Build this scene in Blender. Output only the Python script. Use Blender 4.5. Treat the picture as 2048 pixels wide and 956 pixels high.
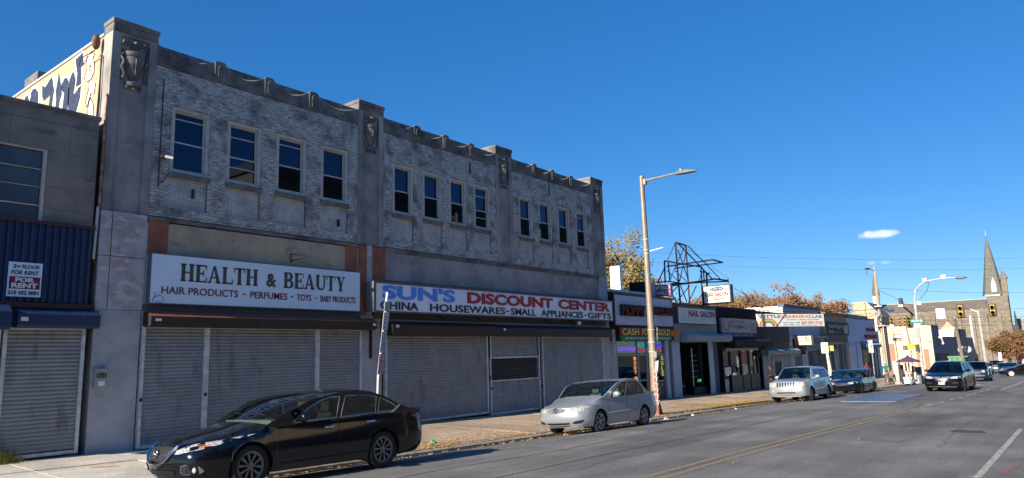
import bpy, bmesh, math, random
from mathutils import Vector, Matrix
from mathutils.geometry import delaunay_2d_cdt
R=math.radians; rnd=random.Random(7)
for o in list(bpy.data.objects): bpy.data.objects.remove(o)
sc=bpy.context.scene; COL=sc.collection
# ---------------- camera
F=1411.80919613; yaw,pit,rol=R(38.05690432),R(9.40827013),R(1.64016051)
fw=Vector((math.cos(yaw)*math.cos(pit),math.sin(yaw)*math.cos(pit),math.sin(pit)))
rt=fw.cross(Vector((0,0,1))).normalized(); dn=fw.cross(rt)
c_,s_=math.cos(rol),math.sin(rol)
rt,dn=c_*rt+s_*dn,-s_*rt+c_*dn
cam=bpy.data.cameras.new('camera'); co=bpy.data.objects.new('camera',cam); COL.objects.link(co)
cam.lens=36*F/2048; cam.sensor_width=36; cam.clip_start=.1; cam.clip_end=6000
m=Matrix((rt,-dn,-fw)).transposed().to_4x4(); m.translation=Vector((0,0,1.7)); co.matrix_world=m
sc.camera=co
sc.render.resolution_x=1024; sc.render.resolution_y=478
sc.view_settings.view_transform='Standard'; sc.view_settings.look='None'; sc.view_settings.gamma=1
sc.view_settings.exposure=0.9
# ---------------- sky and sun
SUN=Vector((-2.2,.088,1)).normalized()
el=math.asin(SUN.z); az=math.atan2(SUN.x,SUN.y)
w=bpy.data.worlds.new("World"); sc.world=w; w.use_nodes=True; nt=w.node_tree; nt.nodes.clear()
def N(nt,t,**k):
    n=nt.nodes.new(t)
    for a,b in k.items(): setattr(n,a,b)
    return n
L_=lambda nt,a,b: nt.links.new(a,b)
sky=N(nt,'ShaderNodeTexSky',sky_type='NISHITA',sun_disc=False,sun_elevation=el,sun_rotation=az,altitude=300,air_density=.9,dust_density=0,ozone_density=3.5)
hs=N(nt,'ShaderNodeHueSaturation'); hs.inputs['Saturation'].default_value=1.62; gm=N(nt,'ShaderNodeGamma'); gm.inputs[1].default_value=.62; L_(nt,sky.outputs[0],gm.inputs[0]); L_(nt,gm.outputs[0],hs.inputs['Color'])
tn=N(nt,'ShaderNodeMix',data_type='RGBA',blend_type='MULTIPLY'); tn.inputs[0].default_value=1; tn.inputs[7].default_value=(.60,.80,1.04,1); L_(nt,hs.outputs[0],tn.inputs[6])
bg=N(nt,'ShaderNodeBackground'); bg.inputs[1].default_value=.138
# small clouds: soft noise-edged patches around fixed sky directions
tc=N(nt,'ShaderNodeTexCoord'); prev=tn.outputs[2]
nz=N(nt,'ShaderNodeTexNoise'); nz.inputs['Scale'].default_value=45; nz.inputs['Detail'].default_value=6; nz.inputs['Roughness'].default_value=.6
L_(nt,tc.outputs['Generated'],nz.inputs['Vector'])
def cloud(d,wx,wz,den):
    global prev
    d=Vector(d).normalized(); side=d.cross(Vector((0,0,1))).normalized(); up=side.cross(d)
    ms=[]
    for ax,wd in((side,wx),(up,wz)):
        dt=N(nt,'ShaderNodeVectorMath',operation='DOT_PRODUCT'); dt.inputs[1].default_value=ax; L_(nt,tc.outputs['Generated'],dt.inputs[0])
        a=N(nt,'ShaderNodeMath',operation='DIVIDE'); a.inputs[1].default_value=wd; L_(nt,dt.outputs['Value'],a.inputs[0])
        b=N(nt,'ShaderNodeMath',operation='POWER'); b.inputs[1].default_value=2
        ab=N(nt,'ShaderNodeMath',operation='ABSOLUTE'); L_(nt,a.outputs[0],ab.inputs[0]); L_(nt,ab.outputs[0],b.inputs[0]); ms.append(b)
    s=N(nt,'ShaderNodeMath',operation='ADD'); L_(nt,ms[0].outputs[0],s.inputs[0]); L_(nt,ms[1].outputs[0],s.inputs[1])
    n2=N(nt,'ShaderNodeMath',operation='MULTIPLY_ADD'); n2.inputs[1].default_value=3.2; n2.inputs[2].default_value=-1.6; L_(nt,nz.outputs[0],n2.inputs[0])
    t=N(nt,'ShaderNodeMath',operation='ADD'); L_(nt,s.outputs[0],t.inputs[0]); L_(nt,n2.outputs[0],t.inputs[1])
    dd=N(nt,'ShaderNodeVectorMath',operation='DOT_PRODUCT'); dd.inputs[1].default_value=d; L_(nt,tc.outputs['Generated'],dd.inputs[0])
    gt=N(nt,'ShaderNodeMath',operation='GREATER_THAN'); gt.inputs[1].default_value=.9; L_(nt,dd.outputs['Value'],gt.inputs[0])
    mr=N(nt,'ShaderNodeMapRange'); mr.inputs[1].default_value=1.15; mr.inputs[2].default_value=.1; mr.inputs[3].default_value=0; mr.inputs[4].default_value=den; L_(nt,t.outputs[0],mr.inputs[0])
    mu=N(nt,'ShaderNodeMath',operation='MULTIPLY'); L_(nt,mr.outputs[0],mu.inputs[0]); L_(nt,gt.outputs[0],mu.inputs[1])
    mx=N(nt,'ShaderNodeMix',data_type='RGBA'); L_(nt,mu.outputs[0],mx.inputs[0]); L_(nt,prev,mx.inputs[6]); mx.inputs[7].default_value=(6.2,5.6,6.3,1); prev=mx.outputs[2]
def raydir(px,py): return fw+rt*((px-1024)/F)+dn*((py-478)/F)
cloud(raydir(1754,468),.026,.0055,.5); cloud(raydir(1741,526),.006,.003,.22); cloud(raydir(1772,525),.007,.002,.18)
L_(nt,prev,bg.inputs[0]); wo=N(nt,'ShaderNodeOutputWorld'); L_(nt,bg.outputs[0],wo.inputs[0])
sl=bpy.data.lights.new('sun','SUN'); sl.energy=5.0; sl.angle=R(.53); sl.color=(1,.9,.76)
so=bpy.data.objects.new('sun',sl); COL.objects.link(so); so.rotation_euler=SUN.to_track_quat('Z','Y').to_euler()

# ---------------- materials
MC={}
def mat(name,c1,c2=None,scale=3,rough=.8,metal=0,bump=0,bs=60,lo=.4,hi=.6,st=(1,1,1),c3=None,s3=.5,lo3=.5,hi3=.7,obj=False,coat=0,spec=.5,detail=5,st3=(1,1,1)):
    if name in MC: return MC[name]
    m=bpy.data.materials.new(name); m.use_nodes=True; t=m.node_tree; b=t.nodes['Principled BSDF']; MC[name]=m
    b.inputs['Roughness'].default_value=rough; b.inputs['Metallic'].default_value=metal; b.inputs['Base Color'].default_value=(*c1,1)
    b.inputs['Coat Weight'].default_value=coat; b.inputs['Coat Roughness'].default_value=.04; b.inputs['Specular IOR Level'].default_value=spec
    if obj: src=N(t,'ShaderNodeTexCoord').outputs['Object']
    else: src=N(t,'ShaderNodeNewGeometry').outputs['Position']
    def noise(sc_,st_,det=detail,r=.6):
        mp=N(t,'ShaderNodeMapping'); mp.inputs['Scale'].default_value=st_; L_(t,src,mp.inputs[0])
        n=N(t,'ShaderNodeTexNoise'); n.inputs['Scale'].default_value=sc_; n.inputs['Detail'].default_value=det; n.inputs['Roughness'].default_value=r; L_(t,mp.outputs[0],n.inputs['Vector']); return n.outputs[0]
    out=None
    if c2:
        mr=N(t,'ShaderNodeMapRange'); mr.inputs[1].default_value=lo; mr.inputs[2].default_value=hi; L_(t,noise(scale,st),mr.inputs[0])
        mx=N(t,'ShaderNodeMix',data_type='RGBA'); mx.inputs[6].default_value=(*c1,1); mx.inputs[7].default_value=(*c2,1); L_(t,mr.outputs[0],mx.inputs[0]); out=mx.outputs[2]
    if c3:
        mr=N(t,'ShaderNodeMapRange'); mr.inputs[1].default_value=lo3; mr.inputs[2].default_value=hi3; L_(t,noise(s3,st3),mr.inputs[0])
        mx=N(t,'ShaderNodeMix',data_type='RGBA'); L_(t,mr.outputs[0],mx.inputs[0]); mx.inputs[7].default_value=(*c3,1)
        if out: L_(t,out,mx.inputs[6])
        else: mx.inputs[6].default_value=(*c1,1)
        out=mx.outputs[2]
    if out: L_(t,out,b.inputs['Base Color'])
    if bump:
        bn=N(t,'ShaderNodeBump'); bn.inputs['Strength'].default_value=bump; bn.inputs['Distance'].default_value=.02; L_(t,noise(bs,(1,1,1),3),bn.inputs['Height']); L_(t,bn.outputs[0],b.inputs['Normal'])
    return m
def emit(name,c,s=1):
    m=bpy.data.materials.new(name); m.use_nodes=True; b=m.node_tree.nodes['Principled BSDF']; b.inputs['Base Color'].default_value=(*[v*.5 for v in c],1); b.inputs['Emission Color'].default_value=(*c,1); b.inputs['Emission Strength'].default_value=s; return m
def glass(name,tint=(.35,.42,.4),refl=1.0,mul=.9,gc=(.95,.97,1)):
    m=bpy.data.materials.new(name); m.use_nodes=True; t=m.node_tree; t.nodes.clear()
    a=N(t,'ShaderNodeBsdfTransparent'); a.inputs[0].default_value=(*tint,1); g=N(t,'ShaderNodeBsdfGlossy'); g.inputs['Roughness'].default_value=.02; g.inputs[0].default_value=(*gc,1)
    fr=N(t,'ShaderNodeLayerWeight'); pw=N(t,'ShaderNodeMath',operation='POWER'); pw.inputs[1].default_value=4; L_(t,fr.outputs['Facing'],pw.inputs[0]); mu=N(t,'ShaderNodeMath',operation='MULTIPLY_ADD',use_clamp=True); mu.inputs[1].default_value=mul; mu.inputs[2].default_value=.05*refl; L_(t,pw.outputs[0],mu.inputs[0])
    mx=N(t,'ShaderNodeMixShader'); L_(t,mu.outputs[0],mx.inputs[0]); L_(t,a.outputs[0],mx.inputs[1]); L_(t,g.outputs[0],mx.inputs[2]); o=N(t,'ShaderNodeOutputMaterial'); L_(t,mx.outputs[0],o.inputs[0]); return m
STONE=mat('weathered_limestone',(0.340,0.320,0.303),(0.170,0.162,0.156),1.3,.9,bump=.25,bs=30,lo=.35,hi=.68,c3=(0.459,0.408,0.365),s3=.8,lo3=.52,hi3=.72,st3=(1,1,.3))
STONE_D=mat('sooty_coping_stone',(.20,.185,.172),(.085,.08,.077),1.6,.92,bump=.3,bs=30,c3=(0.270,0.250,0.230),s3=1.4,lo3=.55,hi3=.75)
URN=mat('carved_urn_stone',(0.195,0.182,0.169),(0.091,0.086,0.081),4,.85,bump=.15)
BRICK=mat('painted_white_brick',(.62,.62,.59),(.24,.235,.225),14,.85,bump=.3,bs=45,lo=.42,hi=.60,st=(.35,1,2.6),c3=(.17,.165,.155),s3=1.3,lo3=.47,hi3=.66,st3=(1.3,1,1.6),detail=8)
PANELB=mat('smoother_painted_brick',(.56,.57,.55),(.36,.365,.35),3,.85,bump=.3,bs=40,lo=.4,hi=.7)
MORT=mat('painted_mortar',(.20,.20,.195),(.09,.09,.088),4,.95)
TAN=mat('tan_stone_panel',(0.480,0.398,0.277),(0.285,0.240,0.180),1.1,.85,bump=.15,lo=.38,hi=.72,c3=(0.195,0.173,0.150),s3=1.8,lo3=.56,hi3=.75,st3=(1,1,2))
GREYP=mat('grey_stone_panel',(0.400,0.352,0.344),(0.272,0.248,0.240),1.1,.85,bump=.15,c3=(0.176,0.160,0.160),s3=1.8,lo3=.58,hi3=.8)
GROUT=mat('pale_joint_filler',(.42,.41,.39))
RUST=mat('rust_brown_painted_panel',(.36,.115,.055),(.22,.085,.05),2.5,.7,bump=.1,c3=(0.364,0.140,0.084),s3=4,lo3=.6,hi3=.8)
PALEP=mat('patchy_pale_panel',(.44,.45,.47),(.37,.32,.31),2.2,.8,bump=.1,c3=(0.510,0.495,0.525),s3=3,lo3=.52,hi3=.6,st3=(1,1,2))
PLAST=mat('lavender_grey_plaster',(.40,.43,.47),(.31,.34,.37),1.3,.85,bump=.12,bs=20,c3=(0.246,0.225,0.217),s3=3.2,lo3=.64,hi3=.74)
FRAME=mat('putty_window_frame',(.56,.53,.47),(.45,.42,.37),5,.6)
FRAMEW=mat('white_sash',(.52,.52,.5),rough=.5)
SILL=mat('dark_stone_sill',(.20,.19,.175),(.12,.115,.105),5,.9,bump=.2)
SLAT=mat('grey_shutter_slat',(.255,.28,.30),(.20,.22,.235),2.5,.5,.1,lo=.35,hi=.7,c3=(.12,.115,.11),s3=1.7,lo3=.55,hi3=.75,st3=(2.5,1,.5),detail=7)
RAIL=mat('galvanised_rail',(.58,.65,.70),(.42,.47,.52),6,.5,.3)
BROWNB=mat('dark_brown_metal_box',(.03,.018,.015),(.02,.014,.013),4,.55)
COPPER=mat('rust_orange_metal_top',(.24,.075,.03),(.16,.06,.03),5,.6)
BLUEM=mat('navy_corrugated_metal',(.014,.036,.105),(.010,.027,.085),3,.45,.1)
BLUEH=mat('blue_painted_housing',(.013,.036,.11),(.011,.028,.08),3,.45,.1,c3=(0.068,0.085,0.153),s3=6,lo3=.66,hi3=.7)
MAROON=mat('maroon_trim',(.07,.03,.03),(.05,.025,.025),4,.7)
LGREY=mat('left_stone_slab',(0.280,0.252,0.217),(0.154,0.140,0.129),1.3,.9,bump=.25,lo=.35,hi=.7,c3=(0.084,0.078,0.076),s3=1.3,lo3=.56,hi3=.7,st3=(1,1,2))
CREAM=mat('peach_stucco',(.54,.38,.24),(.47,.33,.215),1.2,.85,bump=.08)
NAVYG=mat('navy_spray_paint',(.016,.03,.075),(.12,.095,.08),9,.6,lo=.52,hi=.68,st=(1,1,5))
WHITE=mat('white_paint',(.75,.76,.76),rough=.6); WHITED=mat('dull_white_paint',(.5,.52,.54),(.4,.42,.45),3,.6)
SIGNW=mat('pale_sign_face',(.64,.82,.95),(.60,.78,.93),.8,.35)
SIGNR=mat('ribbed_white_sign_face',(.80,.87,.95),(.74,.82,.92),1.2,.4)
BLACK=mat('black',(.012,.012,.014),rough=.5); DARK=mat('dark_interior',(.025,.026,.03),(.012,.012,.014),2,.7)
IRON=mat('rusty_black_iron',(.03,.022,.02),(.09,.035,.02),3,.7,lo=.5,hi=.62)
ASPH=mat('worn_asphalt',(.185,.18,.172),(.13,.127,.122),.9,.88,bump=.6,bs=70,lo=.35,hi=.65,c3=(.085,.082,.08),s3=.35,lo3=.5,hi3=.68,detail=7,spec=.35,st=(.18,1.6,1),st3=(.25,1.2,1))
def grit(m):
    t=m.node_tree; b_=t.nodes['Principled BSDF']; old=b_.inputs['Base Color'].links[0].from_socket; g=N(t,'ShaderNodeNewGeometry')
    for sc_,lo,hi,a,c in((95,.3,.7,.5,1.6),(30,.35,.68,.78,1.22),(.5,.42,.6,.86,1.12)):
        n=N(t,'ShaderNodeTexNoise'); n.inputs['Scale'].default_value=sc_; n.inputs['Detail'].default_value=2; L_(t,g.outputs['Position'],n.inputs['Vector']); mr=N(t,'ShaderNodeMapRange'); mr.inputs[1].default_value=lo; mr.inputs[2].default_value=hi; mr.inputs[3].default_value=a; mr.inputs[4].default_value=c; L_(t,n.outputs[0],mr.inputs[0])
        mx=N(t,'ShaderNodeVectorMath',operation='SCALE'); L_(t,old,mx.inputs[0]); L_(t,mr.outputs[0],mx.inputs['Scale']); old=mx.outputs[0]
    L_(t,old,b_.inputs['Base Color'])
grit(ASPH)
PAVE=mat('brown_sidewalk_concrete',(.40,.295,.20),(.30,.22,.15),.7,.9,bump=.3,bs=50,lo=.35,hi=.7,c3=(.5,.4,.3),s3=30,lo3=.55,hi3=.7)
PAVEL=mat('pale_concrete_slab',(.55,.5,.42),(.46,.42,.35),1.1,.9,bump=.25,bs=50,c3=(.38,.34,.29),s3=25,lo3=.6,hi3=.75)
KERB=mat('granite_kerbstone',(0.352,0.320,0.272),(0.208,0.192,0.168),5,.9,bump=.3)
YEL=mat('worn_yellow_line',(.36,.25,.11),(.16,.14,.11),16,.85,lo=.34,hi=.56); WLINE=mat('worn_white_line',(.44,.43,.40),(.17,.166,.16),11,.85,lo=.4,hi=.62)
WLF=mat('faded_white_line',(0.300,0.292,0.270),(0.128,0.123,0.120),9,.85,lo=.35,hi=.6); REDSP=mat('red_spray_mark',(.33,.07,.07),(.14,.12,.12),16,.8,lo=.36,hi=.58)
STEELP=mat('steel_road_plate',(.25,.27,.30),(.19,.20,.22),3,.42,.8)
grit(PAVE); grit(PAVEL)
LEAFY=mat('fallen_leaf',(.62,.38,.10),(.38,.19,.05),4,.8,obj=False)
GALV=mat('weathered_steel_pole',(.33,.27,.2),(.27,.22,.165),3,.5,.25); GALVW=mat('pale_galvanised_pole',(.55,.54,.5),(.4,.39,.36),4,.5,.3)
WOODP=mat('weathered_wood_pole',(.42,.35,.26),(.3,.25,.19),3,.9,bump=.3,st=(4,4,.4))
CH=mat('chrome',(.75,.77,.8),rough=.12,metal=1); RUB=mat('tyre_rubber',(.018,.018,.019),(.026,.026,.027),20,.85,obj=True)
WIRE=mat('black_cable',(.02,.02,.022),rough=.6)

# ---------------- object helpers
def wbase(o):
    v=Vector((0,0,0))
    while o is not None: v+=o.location; o=o.parent
    return v
def props(o,label=None,cat=None,group=None,kind=None):
    if label: o['label']=label
    if cat: o['category']=cat
    if group: o['group']=group
    if kind: o['kind']=kind
    return o
def thing(name,label,cat,loc,rz=0,group=None,rx=0,ry=0):
    o=bpy.data.objects.new(name,None); COL.objects.link(o); o.location=loc; o.rotation_euler=(rx,ry,rz); o.empty_display_size=.2
    return props(o,label,cat,group)
class B:
    def __init__(s): s.v=[];s.f=[];s.mi=[];s.m=0
    def add(s,v,f):
        n=len(s.v); s.v+=[tuple(a) for a in v]; s.f+=[tuple(i+n for i in a) for a in f]; s.mi+=[s.m]*len(f); return s
    def box(s,x0,x1,y0,y1,z0,z1):
        if x0>x1:x0,x1=x1,x0
        if y0>y1:y0,y1=y1,y0
        if z0>z1:z0,z1=z1,z0
        return s.add([(x0,y0,z0),(x1,y0,z0),(x1,y1,z0),(x0,y1,z0),(x0,y0,z1),(x1,y0,z1),(x1,y1,z1),(x0,y1,z1)],[(0,3,2,1),(4,5,6,7),(0,1,5,4),(1,2,6,5),(2,3,7,6),(3,0,4,7)])
    def quad(s,*p): return s.add(p,[tuple(range(len(p)))])
    def tube(s,pts,r,n=6,cap=True):
        pts=[Vector(p) for p in pts]; rs=r if isinstance(r,(list,tuple)) else [r]*len(pts); V=[];Fc=[]
        for i,p in enumerate(pts):
            d=(pts[min(i+1,len(pts)-1)]-pts[max(i-1,0)]).normalized(); a=d.cross(Vector((0,0,1)))
            if a.length<1e-3:a=Vector((1,0,0))
            a.normalize(); b=d.cross(a)
            V+=[p+rs[i]*(math.cos(t)*a+math.sin(t)*b) for t in [2*math.pi*k/n for k in range(n)]]
        for i in range(len(pts)-1):
            for k in range(n): Fc.append((i*n+k,i*n+(k+1)%n,(i+1)*n+(k+1)%n,(i+1)*n+k))
        if cap: Fc+=[tuple(range(n))[::-1],tuple((len(pts)-1)*n+k for k in range(n))]
        return s.add(V,Fc)
    def bar(s,a,b,w): return s.tube([a,b],w*.7,4)
    def prism(s,poly,o,u,v,dep):   # poly in (u,v) plane, extruded by vector dep
        o,u,v,dep=map(Vector,(o,u,v,dep)); n=len(poly); P=[o+u*a+v*b for a,b in poly]
        return s.add(P+[p+dep for p in P],[tuple(range(n)),tuple(range(n,2*n))[::-1]]+[(i,(i+1)%n,(i+1)%n+n,i+n) for i in range(n)])
    def lathe(s,prof,c,n=12,ax=(0,0,1),a0=0,a1=2*math.pi):
        c=Vector(c); ax=Vector(ax).normalized(); u=ax.orthogonal().normalized(); w2=ax.cross(u); full=abs(a1-a0-2*math.pi)<1e-4; m=n if full else n+1; V=[]
        for r,h in prof:
            for k in range(m):
                t=a0+(a1-a0)*k/n; V.append(c+ax*h+u*(r*math.cos(t))+w2*(r*math.sin(t)))
        Fc=[]
        for i in range(len(prof)-1):
            for k in range(n):
                k2=(k+1)%m if full else k+1; Fc.append((i*m+k,i*m+k2,(i+1)*m+k2,(i+1)*m+k))
        return s.add(V,Fc)
    def ell(s,c,r,n=10,m=6):
        c=Vector(c)
        V=[c+Vector((r[0]*math.cos(a)*math.sin(b),r[1]*math.sin(a)*math.sin(b),r[2]*math.cos(b))) for b in [math.pi*j/m for j in range(m+1)] for a in [2*math.pi*k/n for k in range(n)]]
        return s.add(V,[(j*n+k,j*n+(k+1)%n,(j+1)*n+(k+1)%n,(j+1)*n+k) for j in range(m) for k in range(n)])
    def build(s,name,mats,parent=None,smooth=False,local=False,kind=None,label=None,bev=0,weld=False,ang=35,fixn=True):
        if not isinstance(mats,(list,tuple)): mats=[mats]
        off=Vector((0,0,0)) if (local or parent is None) else wbase(parent)
        me=bpy.data.meshes.new(name); me.from_pydata([Vector(a)-off for a in s.v],[],s.f); 
        for q in mats: me.materials.append(q)
        for p,i in zip(me.polygons,s.mi): p.material_index=min(i,len(mats)-1)
        if weld or bev or smooth or fixn:
            b=bmesh.new(); b.from_mesh(me)
            if weld or smooth: bmesh.ops.remove_doubles(b,verts=b.verts,dist=1e-4)
            lo_=[v for v in b.verts if not v.link_faces]
            if lo_: bmesh.ops.delete(b,geom=lo_,context='VERTS')
            if bev: bmesh.ops.bevel(b,geom=[e for e in b.edges if len(e.link_faces)==2 and e.calc_face_angle(0)>.5],offset=bev,segments=1,affect='EDGES')
            if fixn: bmesh.ops.recalc_face_normals(b,faces=b.faces)
            if smooth:
                for f in b.faces: f.smooth=True
                for e in b.edges: e.smooth=e.calc_face_angle(0)<R(ang) if len(e.link_faces)==2 else True
            b.to_mesh(me); b.free()
        o=bpy.data.objects.new(name,me); COL.objects.link(o); o.parent=parent
        return props(o,label,None,None,kind)
def inst(name,me,parent,loc,rz=0,label=None,rot=None):
    o=bpy.data.objects.new(name,me); COL.objects.link(o); o.parent=parent; o.location=Vector(loc)-(wbase(parent) if parent else Vector((0,0,0))); o.rotation_euler=rot or (0,0,rz)
    if label:o['label']=label
    return o
def boxes(name,mt,lst,parent=None,**k):
    if name in SPLIT and len(lst)>1:
        for a in lst: o=B().box(*a).build(name,mt,parent,**k)
        return o
    b=B()
    for a in lst: b.box(*a)
    return b.build(name,mt,parent,**k)
SPLIT={'sticker','door_gap','lower_panel','door_rail','window_bar','window_mullion','brick_pilaster','brick_base','dark_opening','pink_poster','yellow_poster','white_stripe','dark_clip','shelf','door_panel','white_fixture','dash','stone_slab','purple_panel','figure_print','shelf_display','bracket_rail','flank_wall','white_bag','dark_garment','skip_rib','white_parapet_inner','pier_facing_panel','rust_panel','notice'}
TXT={}
def tmesh(s,bold):
    if (s,bold) not in TXT:
        cu=bpy.data.curves.new('t','FONT'); cu.body=s; cu.size=1; cu.offset=bold; cu.extrude=.5; cu.resolution_u=3
        ob=bpy.data.objects.new('t',cu); me=bpy.data.meshes.new_from_object(ob); bpy.data.objects.remove(ob)
        V=[v.co.copy() for v in me.vertices]; Fc=[tuple(p.vertices) for p in me.polygons]; bpy.data.meshes.remove(me); bpy.data.curves.remove(cu)
        TXT[(s,bold)]=(V,Fc)
    return TXT[(s,bold)]
def addtext(b,s,o,u,v,w,h,bold=.0,ext=.012,slant=0):
    V,Fc=tmesh(s,bold)
    if not V: return b
    x0,x1=min(p.x for p in V),max(p.x for p in V); y0,y1=min(p.y for p in V),max(p.y for p in V); u,v,o=Vector(u).normalized(),Vector(v).normalized(),Vector(o); n=u.cross(v)
    return b.add([o+u*((p.x-x0)/(x1-x0)*w+slant*(p.y-y0))+v*((p.y-y0)/(y1-y0)*h)+n*((p.z+.5)*ext) for p in V],Fc)
def text(s,x0,x1,z0,z1,y,mt,parent,bold=.015,ext=.012,name='lettering',slant=0):   # on a wall facing -Y
    b=B(); addtext(b,s,(x0,y,z0),(1,0,0),(0,0,1),x1-x0,z1-z0,bold,ext,slant); return b.build(name,mt,parent,fixn=False)
def textx(s,y0,y1,z0,z1,x,mt,parent,bold=.015,ext=.012,name='lettering'):  # on a face towards -X, reading from y0 (far, large y) to y1
    b=B(); addtext(b,s,(x,y0,z0),(0,-1,0),(0,0,1),y0-y1,z1-z0,bold,ext); return b.build(name,mt,parent,fixn=False)
# ---------------- terrain heights
YC=11.7
def kerbY(x): return YC-1.5*max(0,min(1,(x-50)/14))
def prof(x,y):
    if x>101: return 0
    t=max(0,min(1,(x-50)/14)); k=kerbY(x); y0=10.1-1.6*t
    if y<y0 or x>88.5: return 0
    if y<k: return (-.2+.08*t)*(y-y0)/(k-y0)
    top=-.11+.11*t
    return min(0,top*(1-(y-k)/(17-k)))
def gz(x,y=0): return -.02*min(x,130)+prof(x,y)
# ================= SETTING =================
def strip(name,mt,xs,ysf,dz=0,kind='structure',parent=None,sm=False):
    b=B(); 
    rows=[[(x,y,gz(x,y)+dz) for y in ysf(x)] for x in xs]; n=len(rows[0])
    b.add([p for r in rows for p in r],[(i*n+j,(i+1)*n+j,(i+1)*n+j+1,i*n+j+1) for i in range(len(rows)-1) for j in range(n-1)])
    return b.build(name,mt,parent,kind=kind,smooth=sm)
FIELD=mat('far_ground',(.12,.11,.08),(.09,.085,.065),.05,.95)
b=B(); xs=[-400,-60,0,60,130,400,1500,4000]; ys=[-3000,-200,-2.6,9,30,200,3000]
n=len(ys); b.add([(x,y,-.02*max(-60,min(x,130))-.35) for x in xs for y in ys],[(i*n+j,(i+1)*n+j,(i+1)*n+j+1,i*n+j+1) for i in range(len(xs)-1) for j in range(n-1)]); b.build('ground',FIELD,kind='structure')
xs=[-40+2*i for i in range(64)]+[88.4]
road=strip('road',ASPH,xs,lambda x:[-4.5,0,5,10.1-1.6*max(0,min(1,(x-50)/14)),kerbY(x)-.001])
strip('cross_street',ASPH,[88.4,95,101.2],lambda x:[-80,-4.5,0,5,10,14,20,40,90])
strip('far_road',ASPH,[101.2,130,200,300],lambda x:[-4.5,0,5,10])
# pavement slabs (each slab a part of the sidewalk)
side=strip('sidewalk',mat('slab_joint_dirt',(.12,.09,.065)),[x for x in xs if x<88],lambda x:[kerbY(x)+.2,14,17,20],dz=-.03)
k=0; x=-6.0
while x<87.5:
    x2=x+1.85; 
    for r in range(3):
        k0,k1=kerbY(x)+.2,kerbY(x2)+.2
        ya=[k0+(17.02-k0)*r/3,k0+(17.02-k0)*(r+1)/3]; yb=[k1+(17.02-k1)*r/3,k1+(17.02-k1)*(r+1)/3]; g=.012; dz=rnd.uniform(-.008,.008)
        P=[(x+g,ya[0]+g),(x2-g,yb[0]+g),(x2-g,yb[1]-g),(x+g,ya[1]-g)]
        b=B(); V=[(p[0],p[1],gz(*p)+dz) for p in P]; b.add(V+[(p[0],p[1],p[2]-.05) for p in V],[(0,1,2,3),(0,4,5,1),(1,5,6,2),(2,6,7,3),(3,7,4,0)])
        b.build('paving_slab',PAVEL if x<7.5 else PAVE,side)
    x=x2
b=B(); b.add([(x,y,gz(x,16.9)-.012) for x in (28,60,88) for y in (17,22)],[(0,2,3,1),(2,4,5,3)]); b.build('shop_threshold',PAVE,side)
kb=B(); x=-6.0; kerb=None
kerb=strip('kerb',mat('kerb_bedding',(.1,.09,.08)),[x for x in xs if x<88],lambda x:[kerbY(x)+.01,kerbY(x)+.19],dz=-.04)
while x<86:
    x2=x+1.5; b=B(); V=[]
    for xx,e in((x+.008,1),(x2-.008,-1)):
        k=kerbY(xx); j=rnd.uniform(-.012,.012); t=gz(xx,k+.1)+j*.5; V+=[(xx,k+j,gz(xx,k-.01)-.1),(xx,k+j,t-.02),(xx,k+j+.02,t),(xx,k+.195,t),(xx,k+.195,t-.2)]
    b.add(V,[(0,5,6,1),(1,6,7,2),(2,7,8,3),(3,8,9,4),(0,1,2,3,4),(9,8,7,6,5)]); b.build('kerbstone',KERB,kerb); x=x2
# corner apron at the cross street
b=B(); b.add([(86,10.2,gz(86,10.3)),(88,11.4,gz(86,12)),(88.6,14,gz(86,14)),(88.6,60,gz(86,17)),(85,60,gz(86,17)),(85,10.2,gz(85,10.3))],[(0,1,2,3,4,5)]); b.build('corner_pavement',PAVE,side)
strip('far_pavement',PAVEL,[101.2,110,130,160,200],lambda x:[10.3,12,14.3,20],dz=.1)
# markings, sheets 4 mm above the road
def line(name,mt,pts,wd,dz=.004,par=None):
    b=B(); V=[]
    for i,p in enumerate(pts):
        q=pts[min(i+1,len(pts)-1)]; o=pts[max(i-1,0)]; d=Vector((q[0]-o[0],q[1]-o[1])).normalized(); nn=Vector((-d.y,d.x))*wd/2
        for s in(-1,1): V.append((p[0]+s*nn.x,p[1]+s*nn.y,gz(p[0]+s*nn.x,p[1]+s*nn.y)+dz))
    b.add(V,[(2*i,2*i+2,2*i+3,2*i+1) for i in range(len(pts)-1)]); return b.build(name,mt,par)
def seg(a,c,n): return [(a[0]+(c[0]-a[0])*i/n,a[1]+(c[1]-a[1])*i/n) for i in range(n+1)]
y1=seg((-6,5.52),(14.5,5.46),6)+seg((14.5,5.46),(21.7,5.27),3)[1:]+seg((21.7,5.27),(28,5.12),3)[1:]+[(30.5,5.16),(33.5,5.32)]
line('yellow_line',YEL,y1,.11,par=road); line('yellow_line',YEL,[(x,y-.26-(.0 if x<25 else (x-25)*.012)) for x,y in y1],.11,par=road)
line('parking_lane_line',WLF,seg((-6,9.45),(9.38,9.75),4)+seg((9.38,9.75),(24.5,10.25),6)[1:]+seg((24.5,10.25),(31,10.45),3)[1:],.1,par=road)
for x,yy in((29.7,4.83),(31.7,4.79),(34.2,4.69),(36.5,4.61),(38.6,4.5),(41,4.45),(43.5,4.4),(46,4.35),(49,4.3),(52,4.25)): line('dashed_line',WLINE,[(x,yy),(x+1.0,yy-.03)],.12,par=road)
line('white_lane_line',WLINE,seg((-2,1.45),(21.9,1.33),6),.1,par=road); line('white_lane_line',WLINE,seg((50,3.68),(75,3.35),5),.14,par=road)
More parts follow.
